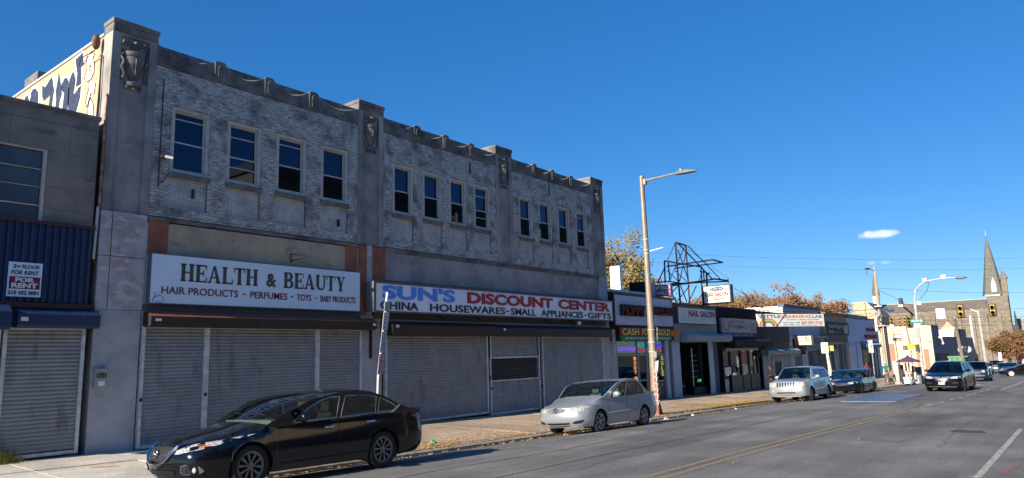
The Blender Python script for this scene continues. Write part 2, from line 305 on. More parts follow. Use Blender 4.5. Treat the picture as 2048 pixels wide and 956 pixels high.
line('arrow_marking',WLINE,[(56,5.6),(58.5,5.5)],.18,par=road); line('arrow_marking',WLINE,[(58,5.25),(60.5,5.9)],.3,par=road); line('arrow_marking',WLINE,[(70,5.8),(73.5,5.5)],.35,par=road)
for a,c in(((26.5,11.3),(27.4,10.4)),((31,11.2),(31.6,10.5)),((33.2,10.4),(33.8,9.6))): line('parking_bay_tick',WLF,[a,c],.13,par=road)
line('red_survey_mark',REDSP,[(13.3,1.12),(14.6,.98)],.09,par=road); line('red_survey_mark',REDSP,[(11.6,1.55),(12.4,1.3)],.06,par=road)
for a,c in(((8.2,15.5),(8.9,14.9)),((5.9,14.9),(6.3,14.7))): line('red_survey_mark',mat('red_paint_on_concrete',(.5,.1,.08)),[a,c],.05,.012,side)
line('tar_crack',mat('tar_seal',(.08,.078,.076)),[(6,8.6),(9,8.75),(12.3,8.62),(16,8.8),(20,8.66),(25,8.78)],.035,par=road)
line('tar_crack',mat('tar_seal',(.08,.078,.076)),[(8,7.35),(13,7.5),(18,7.42),(26,7.6)],.03,.005,par=road)
DA=mat('dark_asphalt_patch',(.13,.127,.122),(.105,.102,.1),1.2,.9,bump=.5,bs=70); grit(DA)
def patch(name,mt,P,dz=.005):
    b=B(); b.add([(x,y,gz(x,y)+dz) for x,y in P],[tuple(range(len(P)))]); return b.build(name,mt,road,fixn=False)
patch('asphalt_patch',DA,[(17.2,3.2),(18.8,3.15),(18.9,4.1),(17.3,4.1)]); patch('asphalt_patch',DA,[(25.6,7.4),(28.0,7.45),(27.9,8.2),(25.7,8.15)])
rc=random.Random(5)
for x_,y_,L_n,dr in((8,6.8,9,.02),(16.5,2.4,7,.03),(22,6.3,14,0),(9.5,8.1,6,.0)):
    pts_=[]; 
    for k in range(int(L_n*2.5)+4): pts_.append((x_+k*.4 if dr<1 else x_+rc.uniform(-.05,.05),y_+(rc.uniform(-.07,.07)+k*.4*dr if dr<1 else -k*.7)))
    line('road_crack',mat('crack_dark',(.07,.068,.066)),pts_,.012,.007,par=road)
mh=thing('manhole_cover','round iron manhole cover set in the roadway right of the yellow line','manhole cover',(20.5,2.3,gz(20.5,2.3))); b=B(); b.lathe([(0,.012),(.27,.012),(.27,.006),(.3,.006),(.3,.014),(.35,.014),(.36,.0)],(20.5,2.3,gz(20.5,2.3)),28); b.build('iron_lid',mat('cast_iron',(.05,.048,.046),(.09,.08,.07),14,.6,.4),mh)
b=B(); b.add([(33.6,8.35,gz(33,5)+.02),(41.8,8.6,gz(41,5)+.02),(41.6,6.35,gz(41,5)+.02),(34.1,6.3,gz(34,5)+.02)]+[(33.6,8.35,gz(33,5)-.02),(41.8,8.6,gz(41,5)-.02),(41.6,6.35,gz(41,5)-.02),(34.1,6.3,gz(34,5)-.02)],[(0,1,2,3),(0,4,5,1),(1,5,6,2),(2,6,7,3),(3,7,4,0)])
pl=b.build('steel_road_plate',STEELP); props(pl,'flat shiny steel plate lying on the road in front of the parked black sedan','road plate')
# leaves along the kerb
b=B()
def leaf(x,y,s,dz=.01):
    a=rnd.uniform(0,6.28); t=rnd.uniform(-.5,.5); z=gz(x,y)+dz+rnd.uniform(0,.03); u=Vector((math.cos(a),math.sin(a),t*.5))*s; v=Vector((-math.sin(a),math.cos(a),rnd.uniform(-.4,.4)))*s*.7; c=Vector((x,y,z)); b.add([c-u,c-v*.8,c+u,c+v],[(0,1,2,3)])
for i in range(14000):
    x=rnd.choice([rnd.uniform(4,47),rnd.uniform(10,30),rnd.uniform(30,36)]); dens=rnd.random()
    y=kerbY(x)+.15+abs(rnd.gauss(0,.55)); 
    if math.sin(x*1.7)+math.sin(x*.61+1)+rnd.uniform(-1.6,1.6)<-.2: continue
    leaf(x,y,rnd.uniform(.018,.045))
for i in range(900): 
    x=rnd.uniform(4,40); leaf(x,YC-abs(rnd.gauss(.05,.16)),rnd.uniform(.02,.045))
for i in range(1500): leaf(rnd.uniform(5,60),rnd.uniform(12.5,16.8),rnd.uniform(.015,.04))
for i in range(60): leaf(rnd.uniform(5,40),rnd.uniform(4,11),rnd.uniform(.02,.04),.006)
props(b.build('fallen_leaves',LEAFY,fixn=False),'scattered brown and yellow autumn leaves along the kerb','fallen leaves',kind='stuff')
GRASS=mat('dry_grass',(.16,.17,.03),(.3,.24,.06),5,.9)
b=B()
for i in range(5200):
    x=rnd.gauss(31.8,2.2) if rnd.random()<.75 else rnd.gauss(21.5,1.5); y=kerbY(x)+.3+abs(rnd.gauss(0,.5)); z=gz(x,y); a=rnd.uniform(0,6.28); h=rnd.uniform(.02,.07); b.add([(x,y,z),(x+.012*math.cos(a),y+.012*math.sin(a),z),(x+rnd.uniform(-.03,.03),y+rnd.uniform(-.03,.03),z+h)],[(0,1,2)])
for i in range(260):
    x=rnd.gauss(4.95,.16); y=rnd.uniform(16.6,16.95); z=gz(x,y); b.add([(x,y,z),(x+.02,y,z),(x+rnd.uniform(-.12,.12),y+rnd.uniform(-.1,.05),z+rnd.uniform(.1,.36))],[(0,1,2)])
props(b.build('verge_grass',GRASS,fixn=False),'sparse dry weeds and grass at the kerb edge and shopfront foot','weeds',kind='stuff')
# litter
def litter(name,label,x,y,s,mt,cat,seed):
    r=random.Random(seed); b=B(); V=[(x+s*math.cos(a)*r.uniform(.6,1.2),y+s*math.sin(a)*r.uniform(.4,1),gz(x,y)+r.uniform(.005,.03)) for a in [i*.9 for i in range(7)]]+[(x,y,gz(x,y)+s*.75),(x+s*.3,y+.05,gz(x,y)+s*.6)]
    b.add(V,[(i,(i+1)%7,7 if i<4 else 8) for i in range(7)]+[(4,7,8),(0,8,7)]); props(b.build(name,mt,fixn=False),label,cat)
litter('paper_litter','crumpled white paper litter in the gutter nearest the lamp post',24.9,11.3,.12,WHITE,'litter',1)
litter('paper_litter','pinkish torn packaging lying in the gutter behind the silver sedan',22.9,11.4,.16,mat('tan_card',(.6,.42,.3)),'litter',2)
litter('paper_litter','small white wrapper in the gutter, nearer the silver SUV',29.2,11.35,.09,WHITE,'litter',3)
litter('green_wrapper','bright green wrapper among leaves behind the black sedan',12.8,12.65,.12,mat('green_plastic',(.02,.42,.12),rough=.4),'litter',4)
litter('brown_leaf_clump','large brown crumpled leaf in the road between the two sedans',16.0,10.9,.1,mat('orange_brown',(.5,.22,.1)),'leaf',5)
# ================= MAIN BUILDING =================
YW=17.0
mb=thing('shop_building','long two storey weathered grey building with painted brick upper floor, urn carvings and closed shutters','building',(6.6,YW,gz(6.6,17)))
PX0=[(6.6,7.66),(13.98,15.03),(20.8,21.83),(27.8,28.88)]; BAYS=[(7.66,13.98),(15.03,20.8),(21.83,27.8)]
# bulk behind
b=B(); b.box(6.62,28.86,17.32,34,-1.2,5.2); b.box(6.62,28.86,17.62,23.6,5.2,9.45); b.build('wall',mat('dark_core',(.06,.06,.06)),mb)
b=B(); b.box(6.6,6.62,17.5,23.6,-1,9.6); b.box(6.6,28.88,23.6,34,-1,7.2); b.build('side_wall',CREAM,mb)
b=B(); b.box(6.57,7.6,17.45,23.7,9.6,9.66);b.build('side_wall_coping',FRAMEW,mb)
b=B(); b.box(6.62,7.3,21.9,22.9,9.5,9.98); b.build('chimney_stub',SILL,mb)
# graffiti shapes on the side wall: (y,z)
GN=[[(19.17,9.49),(18.71,9.55),(18.6,9.21),(18.75,9.16),(18.67,8.7),(19.0,8.7),(18.97,9.05)],[(19.43,9.03),(19.34,9.17),(19.2,9.17),(19.07,8.93),(19.13,8.64),(19.11,8.54),(18.68,8.65),(18.67,8.37),(18.86,8.01),(19.0,7.6),(19.39,7.6),(19.39,8.55)],
[(19.95,9.04),(19.83,9.16),(19.66,9.14),(19.49,8.99),(19.47,8.73),(19.46,8.45),(19.49,7.9),(19.84,7.9),(19.75,8.74),(19.92,8.85)],[(20.25,9.3),(20.23,9.5),(20.01,9.03),(19.9,8.76),(20.01,8.59),(20.0,8.0),(20.34,8.0),(20.27,8.68),(20.35,8.96)],
[(21.39,9.4),(21.15,9.28),(20.7,9.47),(20.46,8.99),(20.5,8.84),(20.55,8.3),(20.83,8.3),(20.72,8.94),(21.18,8.89),(21.32,9.05)],[(22.23,9.37),(22.11,9.47),(21.88,9.44),(21.63,9.25),(21.59,9.0),(21.73,8.6),(22.2,8.6)],[(22.7,9.36),(22.5,9.41),(22.3,9.19),(22.6,8.9)]]
GW=[[(18.41,9.41),(17.97,9.31),(18.07,9.17),(17.95,9.08),(17.93,8.81),(18.08,8.66),(18.29,8.66),(18.48,8.79),(18.37,9.01),(18.41,9.23)],[(18.18,8.63),(18.1,8.66),(17.79,8.47),(17.84,8.22),(18.02,8.31),(18.22,7.97),(18.31,8.12),(18.15,8.46)],[(18.04,8.18),(17.81,7.92),(17.81,7.5),(18.14,7.5),(18.11,8.0)],[(19.34,9.57),(18.73,9.59),(19.13,9.45),(19.24,9.54)]]
def grow(P,d):
    cy=sum(p[0] for p in P)/len(P); cz=sum(p[1] for p in P)/len(P); out=[]
    for p in P:
        v=Vector((p[0]-cy,p[1]-cz)); out.append((p[0]+v.x/v.length*d,min(9.59,p[1]+v.y/v.length*d)))
    return out
b=B()
for P in GN: b.add([(6.596,a,c) for a,c in grow(P,.085)],[tuple(range(len(P)))])
for P in GW: b.add([(6.594,a,c) for a,c in P],[tuple(range(len(P)))])
b.build('graffiti_outline',WHITE,mb)
b=B()
for P in GN: b.add([(6.590,a,c) for a,c in P],[tuple(range(len(P)))])
b.build('graffiti_fill',NAVYG,mb)
b=B()
for P in GW[:3]: b.tube([(6.588,a,c) for a,c in P+[P[0]]],.008,3)
b.tube([(6.588,18.22,9.0),(6.588,18.15,9.05),(6.588,18.13,8.92),(6.588,18.2,8.9),(6.588,18.22,9.0)],.008,3); b.build('graffiti_line',BLACK,mb)
# piers
for i,(a,c) in enumerate(PX0):
    b=B(); top=9.94; back=18.0 if i else 17.49
    b.box(a,a+.2,YW,back,5.25,top-.0); b.box(c-.2,c,YW,back,5.25,top); b.box(a+.2,c-.2,YW+.05,back,5.25,8.1)   # recessed middle
    b.box(a+.2,c-.2,YW+.05,back,8.1,9.55); b.box(a+.201,c-.201,YW+.002,back,9.55,top)
    b.build('pier',STONE,mb)
    b=B(); b.box(a-.025,c+.025,YW-.04,back+.02,top-.13,top-.002); b.box(a-.004,c+.004,YW-.01,back+.01,9.6,top-.13); b.build('pier_cap',[STONE_D],mb,bev=.015)
    # urn relief
    cx=(a+c)/2; b=B(); yy=YW+.05
    def L2(prof_): b.lathe([(r,h) for r,h in prof_],(cx,yy,0),14,(0,0,1),0,2*math.pi)
    pr=[(0,8.34),(.2,8.34),(.21,8.43),(.13,8.46),(.1,8.52),(.16,8.62),(.22,8.85),(.25,9.05),(.23,9.07),(.26,9.09),(.26,9.18),(.2,9.2),(.12,9.24),(.1,9.32),(.13,9.36),(0,9.4)]
    n0=len(b.v); L2(pr); 
    for q in range(n0,len(b.v)): v=b.v[q]; b.v[q]=(v[0],yy+(v[1]-yy)*.55,v[2])
    for s in(-1,1):
        b.tube([(cx+s*.14,yy-.05,9.36),(cx+s*.2,yy-.07,9.47),(cx+s*.29,yy-.06,9.43),(cx+s*.3,yy-.05,9.3),(cx+s*.27,yy-.05,9.12),(cx+s*.31,yy-.05,9.05)],.026,5)
        b.tube([(cx+s*.31,yy-.05,9.03),(cx+s*.26,yy-.06,8.92),(cx+s*.3,yy-.05,8.75),(cx+s*.24,yy-.05,8.6),(cx+s*.27,yy-.04,8.5),(cx+s*.2,yy-.04,8.46)],[.035,.03,.04,.03,.035,.02],5)
        b.ell((cx+s*.16,yy-.04,8.29),(.045,.045,.045),8,5); b.ell((cx+s*.2,yy-.06,9.44),(.045,.04,.045),8,5)
    b.ell((cx,yy-.05,8.29),(.045,.045,.045),8,5); b.ell((cx,yy-.08,9.42),(.07,.05,.05),8,5)
    for q in range(-2,3): b.tube([(cx+q*.085,yy-.135+abs(q)*.028,9.02),(cx+q*.05,yy-.08+abs(q)*.012,8.6)],.016,4)
    b.build('urn_relief',URN,mb,smooth=True)
    # lower pier
    z0=gz((a+c)/2,17)-.3
    b=B()
    if i==0:
        b.box(a,c-.06,YW-.02,17.4,z0,2.98); b.build('lower_pier',PLAST,mb)
        b=B(); b.box(a,a+.24,YW-.021,17.4,2.99,4.2); b.box(a+.26,c-.03,YW-.02,17.4,2.99,4.2);b.box(a,a+.24,YW-.021,17.4,4.215,5.24); b.box(a+.26,c-.03,YW-.02,17.4,4.215,5.24); b.build('pier_facing_panel',PALEP,mb)
    elif i==1:
        b.box(14.12,14.96,YW-.01,17.4,z0,3.05); b.build('lower_pier',PLAST,mb)
        b=B(); b.box(14.34,14.56,YW-.012,17.4,3.06,5.24); b.build('pier_strip',PALEP,mb)
        b=B(); b.box(14.56,15.1,YW-.014,17.4,4.1,5.22);b.box(14.0,14.339,YW-.014,17.4,3.05,5.22); b.build('rust_panel',RUST,mb)
    elif i==2:
        b.box(a+.05,c-.05,YW-.005,17.4,3.9,5.24); b.build('lower_pier',GREYP,mb)
    else:
        b.box(28.06,28.88,YW-.012,17.6,z0,3.0); b.box(28.2,28.88,YW-.003,17.6,3.0,5.25); b.build('lower_pier',PLAST,mb)
# bays: windows, bricks, copings
WIN=[[8.1,9.6,11.08,12.6],[15.45,16.83,18.16,19.5],[22.25,23.62,25.02,26.45]]; WW=[1.0,.92,.92]; WZ=(6.44,8.13)
WGL=glass('window_glass',(.10,.11,.12),1.5,.6,(.5,.62,.9)); DKG=mat('dark_room',(.012,.012,.014),rough=.9)
def sash_window(par,x0,x1,z0,z1,kind,y=YW):
    fr=B(); t=.09; yy=y+.03
    fr.box(x0,x0+t,yy,yy+.2,z0,z1); fr.box(x1-t,x1,yy,yy+.2,z0,z1); fr.box(x0+t,x1-t,yy,yy+.2,z1-t,z1); fr.box(x0+t,x1-t,yy,yy+.2,z0,z0+.07)
    f=fr.build('window_frame',FRAME,par)
    a,c,d,e=x0+t,x1-t,z0+.07,z1-t; mid=d+(e-d)*(.47 if kind!=1 else .42); s=B()
    for (l,h,yo) in((d,mid+.025,.08),(mid-.025,e,.11)):
        s.box(a,a+.035,yy+yo,yy+yo+.03,l,h); s.box(c-.035,c,yy+yo,yy+yo+.03,l,h); s.box(a+.035,c-.035,yy+yo,yy+yo+.03,l,l+.04); s.box(a+.035,c-.035,yy+yo,yy+yo+.03,h-.035,h)
    if kind==1: s.box(a+.035,c-.035,yy+.1,yy+.125,e-.33,e-.305); s.box(a+.035,c-.035,yy+.07,yy+.1,d+.36,d+.385)
    if kind==2: s.box(a+.035,c-.035,yy+.1,yy+.125,e-.2,e-.175)
    s.build('sash',FRAMEW,f)
    tl=rnd.uniform(-.012,.004)
    B().quad((a+.03,yy+.095,d+.03),(c-.03,yy+.095,d+.03),(c-.03,yy+.095,mid),(a+.03,yy+.095,mid)).build('window_pane',WGL,f)
    B().quad((a+.03,yy+.125,mid),(c-.03,yy+.125,mid),(c-.03,yy+.125,e-.03),(a+.03,yy+.125,e-.03)).build('window_pane',WGL,f)
    B().box(a,c,yy+.24,yy+.26,d,e).build('dark_room',DKG,f)
    return f
SB=B(); PB=B(); MB_=B(); nsing=0; brick_me=None
bl,bh=.205,.0655
def single(name,x,z,w_,h_,y,mt):
    key=(round(w_,3),round(h_,3),mt.name)
    if key not in SGL:
        q=B(); q.add([(0,0,0),(w_,0,0),(w_,0,h_),(0,0,h_),(0,.04,0),(w_,.04,0),(w_,.04,h_),(0,.04,h_)],[(0,1,2,3),(0,4,5,1),(2,6,7,3),(0,3,7,4),(1,5,6,2)]); o=q.build('brick',mt,mb); SGL[key]=o.data; o.location=Vector((x,y,z))-wbase(mb); me=o.data
        for v in me.vertices: v.co+=wbase(mb)
        return
    inst('brick',SGL[key],mb,(x,y,z))
SGL={}
cnt=0
for bi,(x0,x1) in enumerate(BAYS):
    ww=WW[bi]; wins=[(p,p+ww) for p in WIN[bi]]
    MB_.box(x0,x1,YW+.055,YW+.3,8.1,9.6); 
    xs_=[x0]+[v for p in wins for v in p]+[x1]
    for k in range(0,len(xs_),2): MB_.box(xs_[k],xs_[k+1],YW+.055,YW+.3,5.2,8.1)
    for p in wins: MB_.box(p[0],p[1],YW+.09,YW+.3,5.2,6.3)
    z=5.27; row=0
    while z<9.06:
        ivs=[(x0+.005,x1-.005,0)]; 
        inw=WZ[0]-.13<z+bh*.5<WZ[1]; pan=5.5<z<WZ[0]-.13
        if inw or pan:
            ivs=[(xs_[k]+.004,xs_[k+1]-.004,0) for k in range(0,len(xs_),2)]
            if pan: ivs+=[(p[0]+.004,p[1]-.004,1) for p in wins]
        if 8.14<z<8.37: z+=bh; row+=1; continue
        for (a,c,pn) in ivs:
            x=a-(bl/2 if row%2 else 0)
            while x<c:
                xa,xb=max(x,a),min(x+bl,c)-.008
                if xb-xa>.03:
                    yo=YW+(.06 if pn else 0)+rnd.uniform(-.004,.006)
                    full=(xb-xa>bl-.02) and not pn
                    if bi==0 and full and cnt<260 and x<10.6 and z>7.2: single('brick',xa,z,.197,bh-.009,yo+.01,BRICK); cnt+=1
                    else:
                        q=PB if pn else SB; e=bh-.009
                        if rnd.random()<.012 and not pn: yo+=.03
                        q.add([(xa,yo,z),(xb,yo,z),(xb,yo,z+e),(xa,yo,z+e),(xa,yo+.05,z),(xb,yo+.05,z),(xb,yo+.05,z+e),(xa,yo+.05,z+e)],[(0,1,2,3),(0,4,5,1),(2,6,7,3),(0,3,7,4),(1,5,6,2)])
                x+=bl
        z+=bh; row+=1
    for p in wins:
        x=p[0]+.01
        while x<p[1]-.06: SB.add([(x,YW-.008,5.36),(x+.055,YW-.008,5.36),(x+.055,YW-.008,5.50),(x,YW-.008,5.50),(x,YW+.06,5.36),(x+.055,YW+.06,5.36),(x+.055,YW+.06,5.50),(x,YW+.06,5.50)],[(0,1,2,3),(0,4,5,1),(2,6,7,3),(0,3,7,4),(1,5,6,2)]); x+=.066
    # soldier course over the windows and a row under the panels
    x=x0+.01
    while x<x1-.07:
        yo=YW-.006+rnd.uniform(-.004,.004); SB.add([(x,yo,8.145),(x+.058,yo,8.145),(x+.058,yo,8.405),(x,yo,8.405),(x,yo+.06,8.145),(x+.058,yo+.06,8.145),(x+.058,yo+.06,8.405),(x,yo+.06,8.405)],[(0,1,2,3),(0,4,5,1),(2,6,7,3),(0,3,7,4),(1,5,6,2)]); x+=.067
    kinds={0:[2,1,2,0],1:[0,0,0,1],2:[0,0,0,2]}[bi]
    for k,p in enumerate(wins):
        sash_window(mb,p[0],p[1],WZ[0],WZ[1],kinds[k])
        B().box(p[0]-.03,p[1]+.03,YW-.05,YW+.2,6.30,6.425).build('window_sill',SILL,mb,bev=.01)
    # coping with scooped tops between small blocks
    bk=[[(9.14,9.45),(10.62,10.93),(12.1,12.42)],[(16.38,16.68),(17.81,18.11),(19.22,19.5)],[(23.2,23.48),(24.55,24.83),(26.0,26.3)]][bi]
    B().box(x0,x1,YW-.015,YW+.5,9.07,9.34).build('parapet_band',STONE_D,mb)
    ed=[x0]+[v for q in bk for v in q]+[x1]
    for k in range(0,len(ed),2):
        a,c=ed[k],ed[k+1]; q=B(); n=12; V=[]
        for i in range(n+1):
            t=i/n; zf_=9.36+.24*abs(2*t-1)**1.6; xx=a+(c-a)*t
            V+=[(xx,YW-.02,9.345),(xx,YW-.02,zf_),(xx,YW+.10,zf_+(9.60-zf_)*.45),(xx,YW+.3,9.605),(xx,YW+.55,9.62),(xx,YW+.55,9.345)]
        q.add(V,[(6*i+j,6*i+6+j,6*i+7+j,6*i+1+j) for i in range(n) for j in range(5)]+[(0,1,2,3,4,5),tuple(6*n+j for j in range(6))[::-1]]); q.build('coping_stone',STONE_D,mb,smooth=True)
        B().box(a+.01,c-.01,YW+.28,YW+.56,9.622,9.64).build('lit_ridge_edge',FRAMEW,mb)  # white strip painted in as the sunlit edge of the coping ridge
    for a,c in bk:
        q=B(); m_=(a+c)/2; h_=(c-a)/2; q.prism([(-h_,9.12),(h_,9.12),(h_,9.60),(h_*.62,9.655),(-h_*.62,9.655),(-h_,9.60)],(m_,YW-.045,0),(1,0,0),(0,0,1),(0,.6,0)); 
        q.build('parapet_block',STONE_D,mb)
        q=B(); q.tube([(m_-.06,YW-.048,9.2),(m_-.06,YW-.048,9.5),(m_,YW-.048,9.56),(m_+.06,YW-.048,9.5),(m_+.06,YW-.048,9.2),(m_-.06,YW-.048,9.2)],.009,4); q.build('block_moulding',SILL,mb)
MB_.build('mortar_backing',MORT,mb); SB.build('brickwork',BRICK,mb,kind='stuff',fixn=False); PB.build('recessed_brick_panels',PANELB,mb,kind='stuff',fixn=False)
# stone band below the brick
def panels(xs_,z0,z1,mt,y=YW-.01):
    for a,c in zip(xs_[:-1],xs_[1:]): B().box(a+.012,c-.012,y,y+.3,z0,z1).build('stone_panel',mt,mb)
panels([8.16,9.44,10.8,12.27,13.5],4.2,5.12,TAN); panels([7.66,8.16],4.32,5.15,RUST); panels([13.5,13.97],4.2,5.15,RUST)
panels([15.12,16.3,18.05,19.83,20.85],4.12,5.08,GREYP); panels([21.8,23.5,25.2,26.6,28.2],4.12,5.08,GREYP)
B().box(7.62,14.0,YW+.0,YW+.3,2.6,5.1).build('band_backing',GROUT,mb); B().box(15.05,28.2,YW,YW+.3,2.6,5.1).build('band_backing',GROUT,mb)
b=B(); b.box(7.66,13.97,YW-.03,YW+.25,5.155,5.245); b.box(15.1,28.2,YW-.03,YW+.25,5.1,5.245); b.build('string_course',STONE_D,mb)
b=B(); b.box(15.1,28.2,YW-.035,YW,4.1,4.2); b.build('string_course',SILL,mb)
b=B(); b.box(7.62,14.1,YW-.02,YW+.05,2.98,3.14); b.build('fascia',mat('dark_grey_fascia',(.1,.1,.11)),mb); b=B(); b.box(14.62,28.6,YW-.03,YW+.05,2.96,3.2); b.build('fascia',mat('brown_grey_fascia',(.09,.08,.075)),mb)
# roller shutters
def shutter(par,x0,x1,ztop,zb,y,pitch=.083,ledge=None,mt=SLAT,zstop=None):
    s=B(); s.box(x0,x1,y-.05,y+.05,ztop,ztop+.05); sh=s.build('roller_shutter',RAIL,par)
    for a_ in(x0-.07,x1): B().box(a_,a_+.07,y-.06,y+.06,zb,ztop+.05).build('guide_rail',RAIL,sh)
    q=B(); w=x1-x0; P=[(.0,.0),(-.012,.012),(-.016,.035),(-.012,.058),(0,.072),(.004,.083)]
    q.add([(xx,yy,zz*pitch/.083) for xx in(0,w) for yy,zz in P],[(i,6+i,7+i,1+i) for i in range(5)]); o=q.build('slat',mt,sh,smooth=True,local=True,ang=50); me=o.data; base=wbase(sh)
    z=ztop-pitch; first=True
    while z>zb+.02:
        jy=rnd.uniform(-.004,.004)+(.012 if rnd.random()<.06 else 0)
        if first: o.location=Vector((x0,y+jy,z))-base; first=False
        else: inst('slat',me,sh,(x0,y+jy,z))
        z-=pitch
    B().box(x0,x1,y-.03,y+.01,zb,zb+.07).build('bottom_bar',RAIL,sh)
    return sh
for a,c in((7.7,9.13),(9.27,12.42),(12.56,14.02)): shutter(mb,a,c,2.58,gz((a+c)/2,17)+.03,YW-.05)
shutter(mb,15.1,19.9,2.46,gz(17.5,17)+.03,YW-.05); shutter(mb,23.42,28.02,2.4,gz(25.7,17)+.03,YW-.05)
sh=shutter(mb,20.15,23.1,1.62-.83,gz(21.6,17)+.03,YW-.05); 
b=B(); b.box(20.08,20.15,YW-.1,YW+.02,.8,2.45); b.box(23.1,23.17,YW-.1,YW+.02,.8,2.45); b.build('door_rail',RAIL,mb)
z=2.42-.083
sh2=shutter(mb,20.15,23.1,2.42,1.62,YW-.05)
b=B()  # open brick-pattern grille
z=.82;r=0
while z<1.6:
    b.box(20.15,23.1,YW-.06,YW-.045,z,z+.014); x=20.2+(.07 if r%2 else 0)
    while x<23.1: b.box(x,x+.014,YW-.06,YW-.045,z+.014,z+.065); x+=.14
    z+=.079; r+=1
b.build('security_grille',mat('grille_grey',(.12,.125,.14),rough=.5,metal=.4),sh)
boxes('dark_room',DKG,[(20.1,23.1,YW+.03,YW+.05,.8,1.65)],mb)
boxes('door_gap',BLACK,[(19.98,20.08,YW-.03,YW+.02,-.5,2.5),(23.18,23.34,YW-.03,YW+.02,-.5,2.5)],mb)
b=B()
for x,z in((7.66,.95),(9.2,.98),(20.1,.55),(23.25,.5),(20.05,.95)): b.ell((x,YW-.13,z),(.035,.03,.05),8,5)
b.build('padlock',BLACK,mb)
# shutter housings
def housing(par,x0,x1,z0,z1,y,mf,mtp,dep=.32,name='shutter_housing'):
    b=B(); P=[(0,z1),(-dep*.55,z1-.015),(-dep,z1-(z1-z0)*.32),(-dep,z0+.05),(-dep*.85,z0),(0,z0)]
    n=len(P); b.add([(x,y+a,c) for x in(x0,x1) for a,c in P],[(0,n,n+1,1),(1,n+1,n+2,2)]); b.m=1
    b.add([(x,y+a,c) for x in(x0,x1) for a,c in P],[(2,n+2,n+3,3),(3,n+3,n+4,4),(4,n+4,n+5,5)]+[tuple(range(n)),tuple(range(n,2*n))[::-1]]); return b.build(name,[mtp,mf],par)
housing(mb,7.66,10.35,2.6,2.96,YW-.02,BROWNB,COPPER,.4); housing(mb,10.36,14.42,2.6,2.96,YW-.02,BROWNB,COPPER,.4)
housing(mb,15.0,20.28,2.45,2.9,YW-.02,BROWNB,BROWNB,.45); housing(mb,20.3,28.35,2.43,2.88,YW-.02,BROWNB,BROWNB,.42)
boxes('sticker',WHITE,[(7.76,7.9,YW-.425,YW-.42,2.73,2.79),(14.25,14.37,YW-.425,YW-.42,2.72,2.79),(15.15,15.27,YW-.475,YW-.47,2.68,2.76),(20.5,20.62,YW-.445,YW-.44,2.64,2.72)],mb)
boxes('bracket_rail',BROWNB,[(14.9,14.98,YW-.1,YW,1.6,2.9),(14.45,14.5,YW-.1,YW,1.75,2.9)],mb)
b=B(); 
for x in(17.4,19.3,21.4,23.6,25.4,27.3): b.tube([(x,YW-.02,3.2),(x+.05,YW-.35,2.95)],.02,4)
b.tube([(14.7,YW-.38,3.19),(28.9,YW-.38,3.19)],.018,4); b.build('sign_bracket',IRON,mb)
b=B(); b.ell((25.84,YW-.3,3.02),(.11,.11,.1)); b.build('globe_lamp',WHITE,mb,smooth=True)
# pipes, cameras, brackets
b=B(); b.tube([(27.95,YW-.05,5.4),(28.02,YW-.06,5.5),(28.0,YW-.06,5.35),(27.8,YW-.06,4.2)],.012,4); b.build('loose_cable',WIRE,mb)
b=B(); b.tube([(7.83,YW-.03,8.75),(7.83,YW-.03,6.0)],.015,4); b.tube([(7.86,YW-.04,6.1),(7.95,YW-.04,6.15),(8.02,YW-.04,6.3)],.012,4); b.ell((7.88,YW-.12,6.72),(.09,.09,.05)); b.build('conduit_and_camera',BROWNB,mb)
b=B(); b.tube([(7.88,YW-.2,6.72),(8.03,YW-.3,6.68)],.04,8); b.build('camera_head',FRAMEW,mb)
b=B(); 
for x,z in((8.72,5.85),(13.25,5.7),(23.6,6.9)): b.box(x-.02,x+.02,YW-.04,YW+.05,z,z+.22)
for x,z in((19.27,8.7),(24.4,8.72)): b.box(x-.025,x+.025,YW-.02,YW+.03,z-.25,z+.2)
b.build('rusty_bracket',BROWNB,mb)
b=B(); b.tube([(11.6,YW-.02,4.45),(11.6,YW-.02,4.72)],.02,4); b.tube([(11.6,YW-.05,4.7),(11.95,YW-.45,4.62),(11.6,YW-.05,4.5)],.014,4); b.build('sign_hook',BROWNB,mb)
b=B(); b.tube([(6.56,17.0,8.0),(6.56,17.0,5.3)],.03,6); b.build('downpipe',mat('rusty_pipe',(.25,.08,.04),(.4,.3,.2),5,.7),mb)
b=B(); b.tube([(6.53,16.99,5.3),(6.5,16.98,4.1)],.03,6); b.build('downpipe',FRAMEW,mb)
mbx=thing('meter_box','small grey metal box numbered 1721 at the foot of the corner pier','meter box',(6.78,YW-.02,1.3))
boxes('box_body',mat('grey_box',(.3,.32,.33),rough=.5),[(6.66,6.9,YW-.14,YW-.022,1.28,1.62),(6.63,6.93,YW-.17,YW-.022,1.62,1.68)],mbx); text('1721',6.69,6.87,1.48,1.58,YW-.155,BLACK,mbx,.03,.01); boxes('paint_smear',WHITE,[(6.73,6.86,YW-.146,YW-.141,1.31,1.41)],mbx)
tr=thing('roof_floodlight','rusty floodlight and bunched cables on the corner of the tall side wall','floodlight',(6.55,17.5,9.4))
b=B(); b.ell((6.45,17.55,9.42),(.1,.09,.2)); b.build('lamp_head',mat('rust_metal',(.12,.05,.03),rough=.6),tr,smooth=True)
b=B(); b.tube([(6.5,17.5,9.3),(6.4,17.6,9.15),(6.38,18.2,9.18),(6.4,18.35,9.0)],.012,4); b.tube([(6.5,17.55,9.28),(6.42,17.75,9.2),(6.42,18.1,9.0)],.01,4); b.tube([(6.55,17.45,9.1),(6.55,17.42,8.0),(6.55,17.45,7.4)],.03,5); b.build('cable',WIRE,tr)
